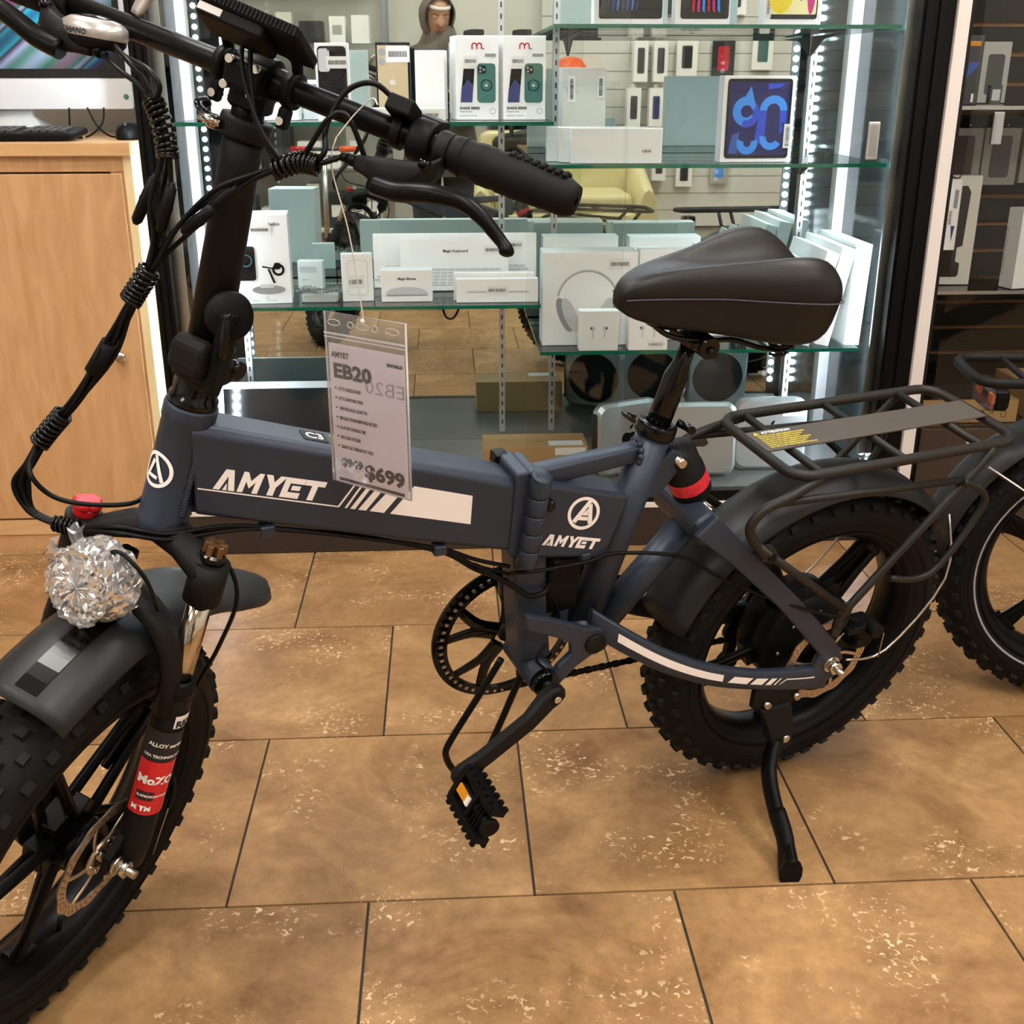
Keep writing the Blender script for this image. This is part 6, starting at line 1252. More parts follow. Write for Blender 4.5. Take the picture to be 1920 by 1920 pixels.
# ---------------------------------------------------------------- dark slatwall cabinet on the right
mat('slat', (24, 22, 21), 0.5, spec=0.25, var=0.1, vscale=12); mat('slatcore', (140, 96, 60), 0.6); mat('metaltrim', (190, 190, 192), 0.25, 0.9); mat('darkbase', (58, 44, 34), 0.5)
SX0, SX1, SYF, SYB = 1.582, 3.0, 1.40, 1.90
sc_ = thing('slatwall_cabinet', 'dark slatwall cabinet with glass shelves right of the mirrored one', 'cabinet', ((SX0+SX1)/2, SYF+0.2, 0)); SMx = Matrix.Translation(-Vector(((SX0+SX1)/2, SYF+0.2, 0)))
MB(SMx).box(((SX0+SX1)/2, SYF+0.27, 0.14), (SX1-SX0, 0.5, 0.28)).build('base', 'darkbase', sc_, bevel=0.002); MB(SMx).box(((SX0+SX1)/2, SYB+0.012, 1.2), (SX1-SX0, 0.012, 1.8)).build('back_core', 'slatcore', sc_, label='brown core showing in the slat grooves')
sm2 = MB().box((0, 0, 0), (SX1-SX0, 0.012, 0.064)).mesh('slat', 'slat')
for k in range(23):
    o = bpy.data.objects.new('slat', sm2); COL.objects.link(o); o.parent = sc_; o.location = SMx @ Vector(((SX0+SX1)/2, SYB, 0.335+k*0.0755))
MB(SMx).box((SX0-0.009, (SYF+SYB)/2+0.02, 1.15), (0.016, SYB-SYF-0.02, 2.0)).build('side_panel', 'slat', sc_); MB(SMx).box((SX1, (SYF+SYB)/2, 1.15), (0.02, SYB-SYF, 2.0)).build('side_panel', 'slat', sc_); MB(SMx).box(((SX0+SX1)/2, (SYF+SYB)/2, 2.13), (SX1-SX0, 0.5, 0.05)).build('top_cap', 'slat', sc_)
MB(SMx).box((1.93, SYF+0.02, 1.2), (0.66, 0.005, 1.82)).build('sliding_pane', 'glass', sc_); fp = MB(SMx).box((1.665, SYF+0.012, 1.03), (0.026, 0.010, 0.075)).build('finger_pull', 'metaltrim', sc_, bevel=0.002); MB(SMx).box((1.665, SYF+0.0065, 1.03), (0.016, 0.002, 0.064)).build('recess', 'printgrey', fp)
for z in (0.630, 1.075):
    MB(SMx).box(((SX0+SX1)/2, SYF+0.26, z), (SX1-SX0-0.02, 0.40, 0.008)).build('glass_shelf', 'shelfglass', sc_); MB(SMx).box(((SX0+SX1)/2, SYF+0.0595, z), (SX1-SX0-0.02, 0.001, 0.0088)).build('shelf_edge', 'metaltrim', sc_)
S1, S2, S0 = 0.635, 1.0800, 0.2805
t = product('tablet_case_box', 'cream frame box with a window showing a black tablet case', 'box', 1.592, 1.712, 1.55, 0.035, S1, 0.275, 'boxcream', rz=-3); fpoly(t, [(-0.058, 0.02), (0.022, 0.02), (0.028, 0.026), (0.028, 0.055), (0.016, 0.06), (0.016, 0.095), (0.03, 0.10), (0.034, 0.235), (0.024, 0.25), (-0.058, 0.25)], 'phoneblack', 'case_window')
t = product('stylus_pack', 'white hanging card with a grey stylus beside the white trim', 'pack', 1.586, 1.626, 1.47, 0.006, 0.735, 0.172, 'boxwhite', rz=-2)
fpoly(t, rr(0.008, 0.125, 0.010, 0.045, 0.003), 'printgrey', 'stylus_picture'); fpoly(t, [(0.003, 0.06), (0.013, 0.06), (0.008, 0.022)], 'navy', 'stylus_tip'); barcode(t, -0.002, 0.08, 0.012, 0.04, vert=True)
q = MB().tube(smoothpath([(0, 0.06, 0.176), (0, 0.01, 0.176), (0, -0.02, 0.176), (0, -0.03, 0.186)], 4), 0.002, 6).build('hook', 'metaltrim', t)
t = product('white_tablet_box', 'tall white box with grey lettered spine on the slatwall shelf', 'box', 1.790, 1.93, 1.49, 0.05, S1, 0.20, 'boxwhite', rz=16); fpoly(t, [(0.0, 0.06), (0.04, 0.085), (0.05, 0.05)], 'printblue', 'blue_picture'); arcband(t, 0.0, 0.13, 0.014, 0.017, 0, 360, 'printpale', 'ring_print', 20)
text('WIRED MOUSE', 0.012, frame(Vector((-0.0706, 0.04, 0.03)), Vector((0, 0, 1)), Vector((0, 1, 0)), Vector((-1, 0, 0))), 'printgrey', t, 'spine_lettering', width=0.12)
t = product('kraft_box', 'flat kraft cardboard box printed with case and an arrow', 'box', 1.60, 1.86, 1.47, 0.2, S0, 0.062, 'kraft'); ftext(t, 'OR + CASE', -0.03, 0.022, 0.018, bold=0.0006, width=0.07); ftext(t, '\u2192', 0.05, 0.022, 0.018); q = MB()
for c, d in (((0.092, 0.031), (0.014, 0.0012)), ((0.092, 0.015), (0.014, 0.0012)), ((0.0855, 0.023), (0.0012, 0.017)), ((0.0985, 0.023), (0.0012, 0.017))): q.box((c[0], -0.0008, c[1]), (d[0], 0.0004, d[1]))
q.build('phone_icon', 'ink', t); product('kraft_box', 'plain kraft box lying beside the lettered kraft box', 'box', 1.90, 2.15, 1.50, 0.2, S0, 0.09, 'kraft')
product('black_box', 'flat matt black box lying on the lettered kraft box', 'box', 1.60, 1.80, 1.475, 0.26, S0+0.0635, 0.04, 'plastic', bevel=0.004)
mat('darkcase', (66, 66, 70), 0.35); mat('maroon', (70, 40, 46), 0.4); mat('darkblue', (44, 58, 96), 0.35)
for k, (x0, x1, yf, z, h, m_, lab) in enumerate(((1.625, 1.695, 1.70, S2, 0.155, 'darkblue', 'tall clear-fronted phone case pack on the upper slatwall shelf'), (1.70, 1.745, 1.72, S2, 0.165, 'darkcase', 'narrow dark case pack with an orange tag on the upper slatwall shelf'), (1.755, 1.83, 1.74, S2, 0.15, 'boxgrey', 'grey case pack with a dark phone shape on the upper slatwall shelf'), (1.705, 1.735, 1.56, S2, 0.045, 'darkcase', 'little dark box with a white label on the upper slatwall shelf'), (1.60, 1.645, 1.50, S2, 0.032, 'darkcase', 'small flat pack with a tiny white bar on the upper slatwall shelf'))):
    t = product('case_pack', lab, 'case pack', x0, x1, yf, 0.02, z, h, m_, group='case packs on the upper slatwall shelf'); w = x1-x0
    if k == 1: fq(t, 0, 0.145, 0.03, 0.012, 'amber', 'orange_tag'); fpoly(t, [(-0.015, 0.06), (0.015, 0.09), (0.018, 0.1), (-0.01, 0.1)], 'printblue', 'blue_mark')
    if k == 2: fpoly(t, rr(0, 0.07, 0.045, 0.1, 0.008), 'darkcase', 'phone_shape')
    if k == 3: fq(t, 0, 0.022, 0.02, 0.026, 'printpale', 'white_label')
    if k == 4: fq(t, 0.01, 0.016, 0.006, 0.02, 'boxwhite', 'white_bar')
for k, (x, z, m_, lab) in enumerate(((1.765, 0.935, 'maroon', 'grey case pack with a maroon phone case hanging on the slatwall'), (1.87, 0.935, 'darkcase', 'grey case pack with a black phone case hanging on the slatwall'), (1.98, 0.94, 'darkblue', 'grey case pack with a blue phone case hanging on the slatwall'))):
    t = product('hanging_case_pack', lab, 'case pack', x-0.05, x+0.05, 1.80, 0.02, z-0.07, 0.15, 'boxgrey', group='case packs hanging on the slatwall'); fpoly(t, rr(0, 0.075, 0.055, 0.11, 0.008), m_, 'case_picture'); MB().cyl((0, -0.02, 0.158), (0, 0.0925, 0.158), 0.002, n=6).build('hook', 'metaltrim', t); MB().rbox((0, 0.01, 0.155), (0.03, 0.002, 0.016), 0.004, ax=1).build('hang_tab', 'plastic', t)

# ---------------------------------------------------------------- second bike, standing behind the first
b2 = bpy.data.objects.new('black_bike', None); COL.objects.link(b2); b2.empty_display_size = 0.1; b2.location = (1.545, 0.555, 0); b2.rotation_euler = (R(4), 0, R(-5)); tag(b2, 'black fat-tyre electric bike parked behind the folding bike rack', 'bicycle')
Z2 = Matrix.Translation((0, 0, RO)); ty2, rim2, hub2 = make_wheel(Z2, b2, 10, True, False)
for s in (-1, 1): MB(Z2).lathe([(0.2205, s*0.0480), (0.2225, s*0.0495), (0.2245, s*0.0490)], WY, 72).build('rim_line', 'printgrey', ty2)
make_rotor(Z2 @ Matrix.Translation((0, 0.07, 0)), b2)
g2 = guard(Z2, 172, 40, 0.318, 0.058, 0.022, 'rear_mudguard', par=b2)
MB(Z2).ell((-0.318, -0.01, 0.03), (0.008, 0.022, 0.03)).build('mudguard_reflector', 'silverplastic', g2)
for s in (-1, 1): MB(Z2).tube([(-0.24, s*0.06, 0.215), (-0.01, s*0.085, 0.07), (0.0, s*0.09, 0.01)], 0.0025, 7).build('mudguard_stay', 'steel', g2)
r2 = MB(Z2).tube(rr_path(0.20, -0.285, 0.075, 0.375), 0.009, 12, closed=True).build('rear_rack', 'blackmatte', b2)
for u_ in (0.1, -0.05, -0.2): MB(Z2).cyl((u_, -0.075, 0.375), (u_, 0.075, 0.375), 0.006, n=10).build('cross_bar', 'blackmatte', r2)
for s in (-1, 1): MB(Z2).tube([(-0.1, s*0.075, 0.375), (0.0, s*0.098, 0.02)], 0.007, 10).build('stay', 'blackmatte', r2); MB(Z2).tube([(0.16, s*0.075, 0.375), (0.02, s*0.098, 0.02)], 0.007, 10).build('stay', 'blackmatte', r2)
tl = MB(Z2).rbox((-0.235, -0.012, 0.334), (0.026, 0.085, 0.038), 0.012, ax=0).build('tail_light', 'plastic', b2, label='red and amber tail light')
thin('lenscover', (0.95, 0.9, 0.88), 0.02, 1.5, haze=0.05); mat('tailred', (120, 24, 24), 0.2, coat=0.5); mat('tailamber', (220, 110, 40), 0.2, coat=0.5)
MB(Z2).box((-0.2495, -0.012, 0.324), (0.006, 0.074, 0.012)).build('red_lens', 'tailred', tl)
for y in (-0.042, 0.018): MB(Z2).box((-0.2500, y, 0.338), (0.006, 0.02, 0.016)).build('amber_lens', 'tailamber', tl)
MB(Z2).rbox((-0.252, -0.012, 0.334), (0.014, 0.084, 0.037), 0.01, ax=0).build('lens_cover', 'lenscover', tl)
for s in (-1, 1): MB(Z2).tube(smoothpath([(0.0, s*0.09, 0), (0.22, s*0.08, 0.01), (0.44, s*0.035, 0.03)], 4), 0.011, 10).build('chainstay', 'blackmatte', b2); MB(Z2).tube([(0.0, s*0.09, 0.01), (0.30, s*0.03, 0.33)], 0.010, 10).build('seatstay', 'blackmatte', b2)
MB(Z2).cyl((0.45, 0, 0.02), (0.30, 0, 0.42), 0.02, n=20).build('seat_tube', 'blackmatte', b2); MB(Z2).tube([(0.44, 0, 0.05), (0.70, 0, 0.16), (0.93, 0, 0.36)], [0.04, 0.045, 0.04], 14).build('main_beam', 'blackmatte', b2); MB(Z2).cyl((0.99, 0, 0.26), (0.93, 0, 0.46), 0.026, n=20).build('head_tube', 'blackmatte', b2); MB(Z2).cyl((0.30, 0, 0.40), (0.25, 0, 0.56), 0.014, n=16).build('seat_post', 'blackgloss', b2); MB(Z2).loft([[(p[0]-0.06, p[1], p[2]) for p in saddle_ring(*q)] for q in SEC]).build('saddle', 'leather', b2)
make_wheel(Z2 @ Matrix.Translation((1.12, 0, 0)), b2, 30, False, False)
for s in (-1, 1): MB(Z2).tube([(0.985, s*0.075, 0.25), (1.06, s*0.078, 0.0), (1.12, s*0.075, 0.0)], 0.017, 12).build('fork_leg', 'blackmatte', b2)
MB(Z2).tube([(0.985, -0.08, 0.25), (0.985, 0.08, 0.25)], 0.02, 12).build('fork_crown', 'blackmatte', b2); MB(Z2).cyl((0.93, 0, 0.46), (0.89, 0, 0.76), 0.017, n=16).build('stem', 'blackmatte', b2); MB(Z2).cyl((0.88, -0.3, 0.77), (0.88, 0.3, 0.77), 0.012, n=14).build('handlebar', 'blackmatte', b2)
for s in (-1, 1): MB(Z2).cyl((0.88, s*0.2, 0.77), (0.88, s*0.32, 0.77), 0.017, n=16).build('grip', 'rubber', b2)
MB(Z2).tube(smoothpath([(0.40, -0.06, 0.0), (0.36, -0.14, -0.14), (0.34, -0.19, RO*-1+0.013)], 4), 0.009, 10).build('kickstand', 'blackmetal', b2)
# ---------------------------------------------------------------- the other side of the shop, seen in the mirror
mat('sofa', (208, 196, 150), 0.35, bump=0.1, bscale=60); mat('slatwhite', (222, 220, 214), 0.5); mat('packblack', (40, 40, 44), 0.4); mat('orange', (232, 92, 34), 0.4); mat('counter', (40, 42, 46), 0.4)
sf = thing('sofa', 'cream leather two-seat tub sofa against the far side of the shop', 'sofa', (1.10, -2.60, 0))
MB().rbox((0, 0.02, 0.24), (0.92, 0.66, 0.22), 0.05).build('seat_base', 'sofa', sf, bevel=0.02)
for x in (-0.22, 0.22): MB().rbox((x, 0.06, 0.40), (0.42, 0.56, 0.12), 0.06).build('seat_cushion', 'sofa', sf, bevel=0.03)
q = MB(); q.rbox((0, -0.31, 0.52), (1.04, 0.16, 0.60), 0.07, ax=1); q.build('backrest', 'sofa', sf, bevel=0.04)
for s in (-1, 1):
    q = MB(); q.loft([[(s*(0.53+a*math.cos(2*PI*k/12)), y, z+b*math.sin(2*PI*k/12)) for k in range(12)] for y, z, a, b in ((-0.34, 0.42, 0.07, 0.30), (-0.1, 0.38, 0.075, 0.25), (0.2, 0.33, 0.075, 0.20), (0.34, 0.31, 0.06, 0.18))]); q.build('arm', 'sofa', sf)
    for y in (-0.26, 0.26): MB().cyl((s*0.4, y, 0.0), (s*0.4, y, 0.14), 0.02, 0.028, 12).build('foot', 'plastic', sf)
sw_ = thing('slatwall', 'white slatwall board hung with accessory packs opposite the cabinet', 'slatwall', (2.2, -3.57, 0)); MB().box((0, -0.004, 1.25), (2.3, 0.012, 2.3)).build('back_core', 'slotdark', sw_)
wm = MB().box((0, 0.012, 0), (2.3, 0.016, 0.115)).mesh('slat', 'slatwhite')
for k in range(19): o = bpy.data.objects.new('slat', wm); COL.objects.link(o); o.parent = sw_; o.location = (0, 0, 0.17+k*0.12)
def hang(x, z, w, h, n, m_, lab, m2=None):
    for k in range(n):
        t = thing('hanging_pack', lab, 'pack', (x, -3.54+0.025*k+0.03, z), 0, 'accessory packs on the white slatwall'); MB().box((0, 0, h/2), (w, 0.02, h)).build('card', m_, t, bevel=0.002); MB().tube([(0.010*math.cos(2*PI*i/12), 0, h+0.011+0.011*math.sin(2*PI*i/12)) for i in range(12)], 0.0025, 5, closed=True).build('hang_loop', m_, t)
        if m2: MB().rbox((0, 0.0105, h*0.5), (w*0.5, 0.003, h*0.6), 0.01, ax=1).build('picture', m2, t)
        if k == 0: MB().cyl((x-2.2, 0.021, z+h+0.0155), (x-2.2, 0.17, z+h+0.0155), 0.003, n=6).build('hook', 'metaltrim', sw_)
for x, z, w, h, m_, m2, lab in ((1.74, 1.12, 0.10, 0.28, 'boxwhite', 'darkcase', 'white phone case pack on the highest hook near the sofa'), (1.88, 1.12, 0.10, 0.28, 'boxwhite', 'darkcase', 'white phone case pack on the highest hook beside the camera pack'), (1.70, 0.82, 0.10, 0.26, 'boxwhite', 'darkcase', 'white phone case pack on the second hook row near the sofa'), (1.86, 0.82, 0.10, 0.26, 'boxwhite', 'navy', 'white phone case pack with blue cases on the second row'), (1.72, 0.45, 0.11, 0.24, 'boxwhite', 'darkcase', 'white phone case pack on the lowest hook near the sofa'), (1.90, 0.45, 0.10, 0.24, 'boxwhite', 'packblack', 'white phone case pack on the lowest hook beside the charger'),
        (2.08, 1.16, 0.15, 0.25, 'boxwhite', 'packblack', 'white camera mount pack on the slatwall'), (2.34, 1.14, 0.16, 0.27, 'packblack', 'printred', 'black headphone pack with red picture on the slatwall'), (2.10, 0.40, 0.12, 0.20, 'boxwhite', 'packblack', 'white charger pack with a dark picture'), (2.36, 0.42, 0.13, 0.22, 'boxgrey', 'skyprint', 'grey cable pack with blue picture'), (2.10, 0.80, 0.14, 0.24, 'boxgrey', 'packblack', 'grey tripod pack in the middle row'), (2.62, 0.85, 0.15, 0.26, 'packblack', 'boxwhite', 'black adapter pack beside the tripod pack'), (2.62, 1.2, 0.15, 0.26, 'boxwhite', 'teal', 'white pack with green picture at the wall end'), (1.3, 1.5, 0.13, 0.24, 'boxwhite', 'packblack', 'white pack above the dark counter'), (2.0, 1.56, 0.16, 0.24, 'packblack', 'boxgrey', 'black pack on the top row'), (2.4, 1.56, 0.16, 0.24, 'boxwhite', 'packblack', 'white pack on the top row')):
    hang(x, z, w, h, 4 if 'phone case' in lab else 1, m_, lab, m2)
ct = thing('counter', 'dark shop counter standing beside the cream sofa', 'counter', (1.02, -3.25, 0)); MB().box((0, 0, 0.55), (0.72, 0.46, 1.10)).build('counter_body', 'counter', ct, bevel=0.004); MB().box((0, 0, 1.115), (0.76, 0.50, 0.03)).build('counter_top', 'blackglass', ct, bevel=0.003); MB().box((0.0, 0.232, 0.75), (0.6, 0.006, 0.4)).build('front_panel', 'blackgloss', ct)
t = thing('open_carton', 'small open cardboard carton on the dark counter', 'box', (0.85, -3.2, 1.1305)); q = MB()
for c, d in (((0, 0.1, 0.05), (0.2, 0.006, 0.1)), ((0, -0.1, 0.05), (0.2, 0.006, 0.1)), ((0.1, 0, 0.05), (0.006, 0.2, 0.1)), ((-0.1, 0, 0.05), (0.006, 0.2, 0.1)), ((0, 0, 0.004), (0.2, 0.2, 0.006))): q.box(c, d)
q.build('carton_walls', 'kraft', t)
q = MB().lathe([(0, 0), (0.09, 0), (0.115, 0.04), (0.11, 0.09), (0.075, 0.135), (0.03, 0.15), (0, 0.152)], None, 24); tag(q.build('helmet', 'orange'), 'bright orange helmet shell on the dark counter', 'helmet').location = (1.22, -3.2, 1.1305)
sh = thing('shelf_unit', 'tall open metal shelf unit packed with boxes behind the photographer', 'shelf', (-0.75, -3.3, 0))
for x in (-0.72, 0.72):
    for y in (-0.2, 0.2): MB().box((x, y, 0.95), (0.03, 0.03, 1.9)).build('upright', 'metaltrim', sh)
for z in (0.15, 0.55, 0.95, 1.35, 1.85): MB().box((0, 0, z), (1.44, 0.42, 0.02)).build('shelf_board', 'shelfglass' if z > 0.5 else 'slatwhite', sh)
rn = random.Random(11); cols = ('boxwhite', 'boxpale', 'packblack', 'boxgrey', 'darkblue', 'boxwhite', 'packblack', 'boxcream'); cn = {'boxwhite': 'white', 'boxpale': 'pale', 'packblack': 'black', 'boxgrey': 'grey', 'darkblue': 'blue', 'boxcream': 'cream'}
for zi, (z, pos) in enumerate(((0.15, 'bottom'), (0.55, 'second'), (0.95, 'third'), (1.35, 'top'))):
    x = -0.66; i = 0
    while x < 0.55:
        w = rn.uniform(0.08, 0.19); h = rn.uniform(0.12, 0.3); m_ = cols[(i*3+zi) % 8]
        t = product('stock_box', '%s stock box, %s from the left wall on the %s board of the shelf unit' % (cn[m_], ('first', 'second', 'third', 'fourth', 'fifth', 'sixth', 'seventh', 'eighth', 'ninth', 'tenth', 'eleventh', 'twelfth')[i], pos), 'box', -0.75+x, -0.75+x+w, -3.17, 0.2, z+0.0105, h, m_, group='stock boxes on the shelf unit'); t.rotation_euler = (0, 0, PI); t.location.x = -0.75+x+w/2; MB().box((0, -0.001, h*0.5), (w*0.6, 0.001, h*0.35)).build('printed_panel', cols[(i*5+zi+2) % 8], t); x += w+rn.uniform(0.015, 0.05); i += 1
sc2 = thing('kick_scooter', 'black kick scooter with red and orange trim leaning by the shelf unit', 'scooter', (-0.42, -2.72, 0))
MB().rbox((0, 0, 0.09), (0.13, 0.42, 0.03), 0.03).build('deck', 'packblack', sc2); MB().cyl((0, 0.20, 0.10), (0, 0.10, 0.72), 0.018, n=14).build('steering_post', 'metaltrim', sc2); MB().cyl((-0.2, 0.1, 0.72), (0.2, 0.1, 0.72), 0.012, n=12).build('handlebar', 'packblack', sc2)
for s in (-1, 1): MB().cyl((s*0.1, 0.1, 0.72), (s*0.21, 0.1, 0.72), 0.018, n=12).build('grip', 'orange' if s > 0 else 'red', sc2)
for y in (0.24, -0.2): MB().lathe([(0.02, -0.015), (0.055, -0.018), (0.06, 0), (0.055, 0.018), (0.02, 0.015)], Matrix.Translation((0, y, 0.06)) @ Matrix.Rotation(R(90), 4, 'Y'), 24).build('wheel', 'rubber', sc2)
MB().rbox((0, 0.05, 0.12), (0.09, 0.18, 0.03), 0.02).build('grip_tape', 'orange', sc2)

# ---------------------------------------------------------------- the person taking the picture
mat('skin', (196, 146, 118), 0.5); mat('tunic', (74, 74, 62), 0.8, var=0.12, vscale=30, bump=0.3, bscale=300); mat('scarf', (104, 94, 86), 0.8, var=0.45, vscale=14); mat('undercap', (226, 224, 220), 0.8); mat('trousers', (42, 44, 52), 0.8); mat('shoe', (34, 32, 32), 0.5); mat('lip', (160, 92, 84), 0.4); mat('brow', (62, 46, 38), 0.7); mat('eye', (240, 238, 234), 0.2)
pe = thing('person', 'person in a patterned headscarf and olive tunic looking down at a phone', 'person', (0.335, -1.80, 0))
def skin(name, nodes, edges, m_, par, sub=1):
    me = bpy.data.meshes.new(name); me.from_pydata([n[0] for n in nodes], edges, []); o = bpy.data.objects.new(name, me); COL.objects.link(o)
    md = o.modifiers.new('s', 'SKIN'); sv = me.skin_vertices[0].data
    for i, n in enumerate(nodes): rr_ = n[1]; sv[i].radius = rr_ if isinstance(rr_, tuple) else (rr_, rr_)
    sv[0].use_root = True; md.use_smooth_shade = True; s2 = o.modifiers.new('u', 'SUBSURF'); s2.levels = sub; s2.render_levels = sub
    dg = bpy.context.evaluated_depsgraph_get(); m2 = bpy.data.meshes.new_from_object(o.evaluated_get(dg)); bpy.data.objects.remove(o); bpy.data.meshes.remove(me)
    m2.materials.clear(); m2.materials.append(MATS[m_]); m2.name = name; r = bpy.data.objects.new(name, m2); COL.objects.link(r); r.parent = par
    for p in m2.polygons: p.use_smooth = True
    return r
nd = [((0, 0, 0.86), (0.13, 0.10)), ((0, 0, 1.02), (0.115, 0.09)), ((0, 0, 1.18), (0.13, 0.095)), ((0, 0.005, 1.28), (0.10, 0.07)), ((0, 0.02, 1.345), 0.05), ((0, 0.045, 1.40), (0.06, 0.065)), ((0, 0.06, 1.46), (0.07, 0.085)), ((0, 0.05, 1.52), (0.055, 0.07))]
ed = [(0, 1), (1, 2), (2, 3), (3, 4), (4, 5), (5, 6), (6, 7)]
PHC = Vector((0.005, 0.402, 1.078))      # phone grip centre in the person's space
for s in (1, -1):
    b0 = len(nd); nd += [((s*0.15, 0.0, 1.265), 0.062), ((s*0.215, 0.05, 1.02), 0.045), ((s*0.14, 0.22, 1.005), 0.036), ((s*0.085+0.007, 0.35, 1.03), 0.026), ((s*0.074+0.007, 0.385, 1.05), (0.02, 0.017))]
    ed += [(3, b0), (b0, b0+1), (b0+1, b0+2), (b0+2, b0+3), (b0+3, b0+4)]; pm_ = b0+4
    for k, (dz, ln) in enumerate(((0.036, 0.9), (0.018, 1.0), (0.0, 0.95), (-0.016, 0.78))):
        c0 = len(nd); nd += [((s*0.070+0.007, 0.408, 1.055+dz), 0.009), ((s*0.058+0.007, 0.424, 1.06+dz), 0.0085), ((s*(0.058-0.026*ln)+0.007, 0.426, 1.062+dz), 0.0075)]; ed += [(pm_, c0), (c0, c0+1), (c0+1, c0+2)]
    c0 = len(nd); nd += [((s*0.066+0.007, 0.362, 1.072), 0.010), ((s*0.050+0.007, 0.356, 1.088), 0.009), ((s*0.034+0.007, 0.358, 1.096), 0.008)]; ed += [(pm_, c0), (c0, c0+1), (c0+1, c0+2)]
    l0 = len(nd); nd += [((s*0.09, 0, 0.80), 0.085), ((s*0.095, 0.02, 0.46), 0.055), ((s*0.09, -0.015, 0.10), 0.036), ((s*0.10, 0.08, 0.035), (0.035, 0.025)), ((s*0.105, 0.15, 0.03), (0.032, 0.02))]; ed += [(0, l0), (l0, l0+1), (l0+1, l0+2), (l0+2, l0+3), (l0+3, l0+4)]
body = skin('body', nd, ed, 'skin', pe)
# face: head turned down towards the phone
HD = Matrix.Translation((-0.01, 0.085, 1.455)) @ Matrix.Rotation(R(-16), 4, 'X') @ Matrix.Rotation(R(6), 4, 'Y') @ Matrix.Rotation(R(-14), 4, 'Z')
def face_ring(z, a, b, yo):
    out = []
    for k in range(24):
        t = 2*PI*k/24; x = a*math.cos(t); y = yo+b*math.sin(t); f = max(0.0, math.sin(t))**6
        if -0.03 < z < 0.012: y += 0.016*f*(1-abs(z+0.012)/0.024 if abs(z+0.012) < 0.024 else 0)*(abs(x) < 0.02)
        if 0.008 < z < 0.035 and 0.012 < abs(x) < 0.045 and math.sin(t) > 0.4: y -= 0.005
        out.append((x, y, z))
    return out
fh = MB(HD).loft([face_ring(*q) for q in ((-0.102, 0.012, 0.012, 0.035), (-0.098, 0.026, 0.028, 0.03), (-0.085, 0.044, 0.05, 0.018), (-0.065, 0.055, 0.068, 0.006), (-0.045, 0.061, 0.077, 0), (-0.03, 0.064, 0.080, 0), (-0.015, 0.066, 0.081, 0), (0.0, 0.067, 0.081, 0), (0.015, 0.068, 0.081, 0), (0.03, 0.069, 0.081, -0.002), (0.06, 0.068, 0.080, -0.008), (0.09, 0.056, 0.066, -0.012), (0.105, 0.03, 0.036, -0.014))]).build('face', 'skin', pe, sub=1)
MB(HD).loft([[(0.011*c*math.cos(2*PI*k/10), 0.074+d, z) if False else (0.011*c*math.cos(2*PI*k/10), 0.074+d+0.009*c*math.sin(2*PI*k/10), z) for k in range(10)] for c, d, z in ((0.3, 0.002, 0.022), (0.6, 0.006, 0.005), (1.0, 0.012, -0.018), (1.2, 0.012, -0.025), (0.5, 0.006, -0.032))]).build('nose', 'skin', fh)
for s in (1, -1):
    MB(HD).ell((s*0.030, 0.066, 0.014), (0.014, 0.009, 0.006)).build('eye', 'eye', fh); MB(HD).ell((s*0.030, 0.0675, 0.018), (0.016, 0.010, 0.0055)).build('eyelid', 'skin', fh); MB(HD).tube(smoothpath([(s*0.014, 0.077, 0.030), (s*0.030, 0.077, 0.036), (s*0.047, 0.066, 0.032)], 4), 0.0028, 6).build('eyebrow', 'brow', fh)
MB(HD).ell((0, 0.071, -0.050), (0.022, 0.010, 0.006)).build('upper_lip', 'lip', fh); MB(HD).ell((0, 0.069, -0.058), (0.019, 0.010, 0.0065)).build('lower_lip', 'lip', fh)
q = MB(HD); q.lathe([(0.066, 0.008), (0.071, 0.009), (0.073, 0.018), (0.069, 0.026), (0.062, 0.028)], Matrix.Translation((0, -0.006, 0.052)) @ Matrix.Rotation(R(-8), 4, 'X') @ Matrix.Scale(1.16, 4, (0, 1, 0)), 28); q.build('under_cap', 'undercap', pe, label='white under-scarf band')
# headscarf: hood round the head open at the face, folds on the neck and shoulders
hd_ = MB(HD); rings = []
for y, a, b, zc in ((0.050, 0.078, 0.104, 0.004), (0.058, 0.088, 0.116, 0.002), (0.035, 0.093, 0.122, -0.008), (0.0, 0.098, 0.128, -0.006), (-0.04, 0.098, 0.124, -0.006), (-0.075, 0.084, 0.108, -0.012), (-0.10, 0.05, 0.07, -0.02), (-0.108, 0.015, 0.02, -0.03)):
    rings.append([(a*math.cos(2*PI*k/28)*(1+0.03*math.sin(5*2*PI*k/28)), y, zc+0.012+b*math.sin(2*PI*k/28)) for k in range(28)])
hd_.loft(rings, cap=False); hd_.build('head_scarf', 'scarf', pe, sub=1, label='grey and brown patterned headscarf')
nk = MB(); rings = []
for z, a, b, y in ((1.40, 0.085, 0.085, 0.045), (1.375, 0.098, 0.098, 0.045), (1.345, 0.108, 0.108, 0.04), (1.325, 0.120, 0.112, 0.035), (1.295, 0.145, 0.120, 0.03), (1.25, 0.155, 0.122, 0.035), (1.21, 0.12, 0.115, 0.05), (1.17, 0.07, 0.10, 0.06)):
    rings.append([(a*math.cos(2*PI*k/28)*(1+0.05*math.sin(4*2*PI*k/28+z*40)), y+b*math.sin(2*PI*k/28)*(1+0.06*math.sin(3*2*PI*k/28+z*60)), z+0.012*math.sin(2*2*PI*k/28)) for k in range(28)])
nk.loft(rings, cap=False); nk.build('scarf_drape', 'scarf', pe, sub=1)
tn = MB(); rings = []
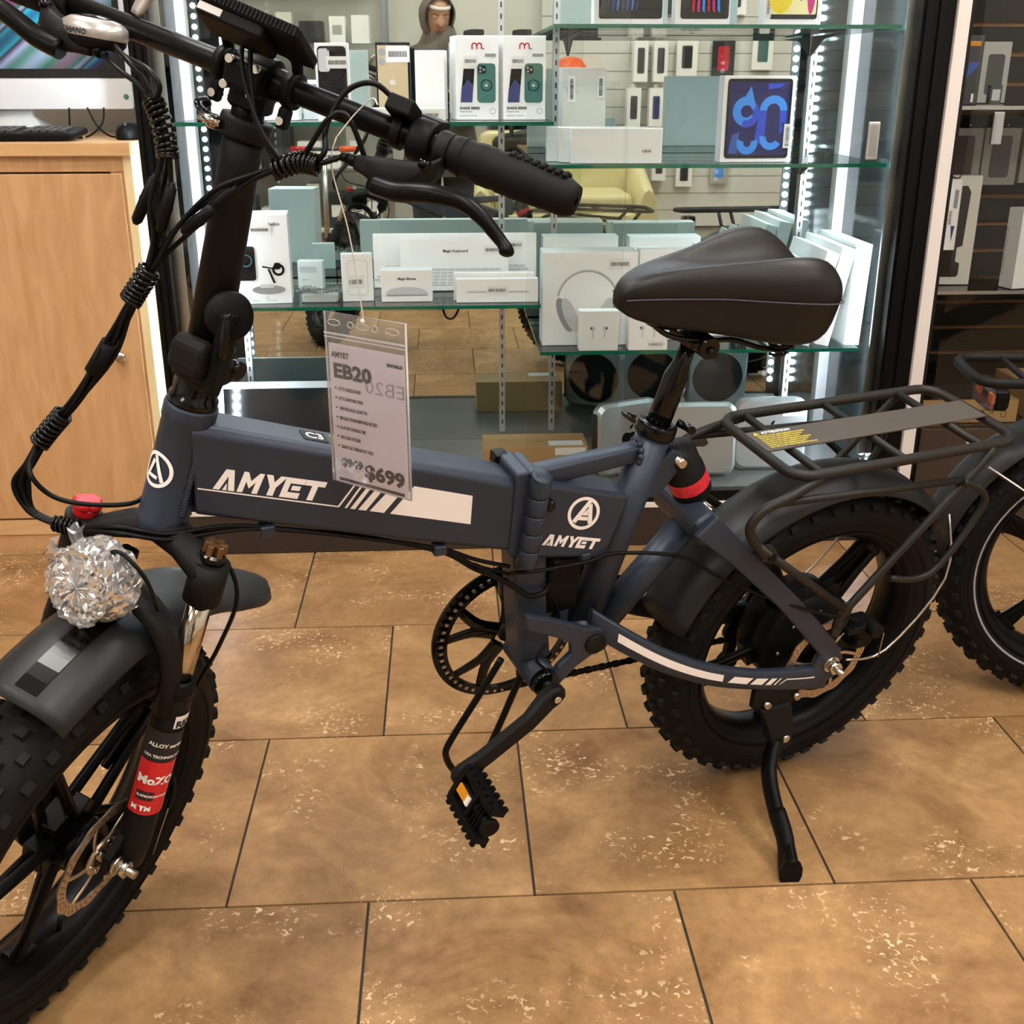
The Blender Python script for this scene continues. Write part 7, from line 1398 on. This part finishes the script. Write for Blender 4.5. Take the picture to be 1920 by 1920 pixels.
for z, a, b, y in ((0.62, 0.24, 0.17, 0), (0.75, 0.215, 0.155, 0), (0.90, 0.19, 0.14, 0), (1.03, 0.165, 0.125, 0), (1.15, 0.195, 0.128, 0.005), (1.24, 0.225, 0.118, 0.005), (1.30, 0.19, 0.095, 0.008), (1.335, 0.09, 0.075, 0.015)):
    rings.append([(a*math.copysign(abs(math.cos(2*PI*k/28))**0.85, math.cos(2*PI*k/28)), y+b*math.sin(2*PI*k/28)*(1+(0.05*math.sin(6*2*PI*k/28) if z < 0.9 else 0)), z) for k in range(28)])
tn.loft(rings, cap=False); tn.build('tunic', 'tunic', pe, label='loose olive grey tunic')
for s in (1, -1):
    MB().tube(smoothpath([(s*0.165, 0.0, 1.262), (s*0.215, 0.012, 1.19), (s*0.228, 0.045, 1.03), (s*0.19, 0.13, 0.998), (s*0.12, 0.26, 1.008), (s*0.085, 0.325, 1.022)], 4), [0.078, 0.078, 0.077, 0.076, 0.074, 0.072, 0.07, 0.068, 0.067, 0.066, 0.065, 0.062, 0.06, 0.058, 0.055, 0.053, 0.05, 0.047, 0.045, 0.043, 0.04], 14).build('sleeve', 'tunic', pe)
    MB().tube(smoothpath([(s*0.09, 0, 0.86), (s*0.095, 0.01, 0.65), (s*0.096, 0.02, 0.46), (s*0.092, -0.005, 0.25), (s*0.09, -0.01, 0.09)], 3), [0.105, 0.103, 0.1, 0.097, 0.093, 0.088, 0.084, 0.08, 0.076, 0.072, 0.069, 0.067, 0.066], 14).build('trouser_leg', 'trousers', pe)
    MB().loft([[(s*0.10+a*math.cos(2*PI*k/14), y, max(0.0, z+b*math.sin(2*PI*k/14))) for k in range(14)] for y, a, b, z in ((-0.085, 0.012, 0.02, 0.04), (-0.075, 0.034, 0.04, 0.042), (-0.03, 0.042, 0.06, 0.05), (0.04, 0.044, 0.05, 0.045), (0.11, 0.048, 0.034, 0.033), (0.165, 0.042, 0.026, 0.026), (0.19, 0.015, 0.012, 0.02))]).build('shoe', 'shoe', pe)
# the phone, held just behind the viewpoint
F_ = Vector((math.sin(R(3.32))*math.cos(R(20.87)), math.cos(R(3.32))*math.cos(R(20.87)), -math.sin(R(20.87)))); Rt_ = Vector((math.cos(R(3.32)), -math.sin(R(3.32)), 0)); U_ = Rt_.cross(F_)
ph = bpy.data.objects.new('smartphone', None); COL.objects.link(ph); ph.matrix_world = frame(Vector((0.3423, -1.3777, 1.14))-F_*0.021-U_*0.136, Rt_, F_, U_) if False else frame(Vector((0.3423, -1.3777, 1.14))-F_*0.021-U_*0.136, Rt_, F_, Rt_.cross(F_)); tag(ph, 'black smartphone held up in both hands by the person', 'phone')
MB().rbox((0.0, 0, 0.073), (0.072, 0.008, 0.147), 0.010, ax=1).build('phone_body', 'phoneblack', ph); MB().box((0.0, -0.0042, 0.073), (0.066, 0.0006, 0.140)).build('phone_screen', 'blackglass', ph); MB().rbox((0.016, 0.005, 0.128), (0.03, 0.003, 0.03), 0.006, ax=1).build('camera_bump', 'darkcase', ph)
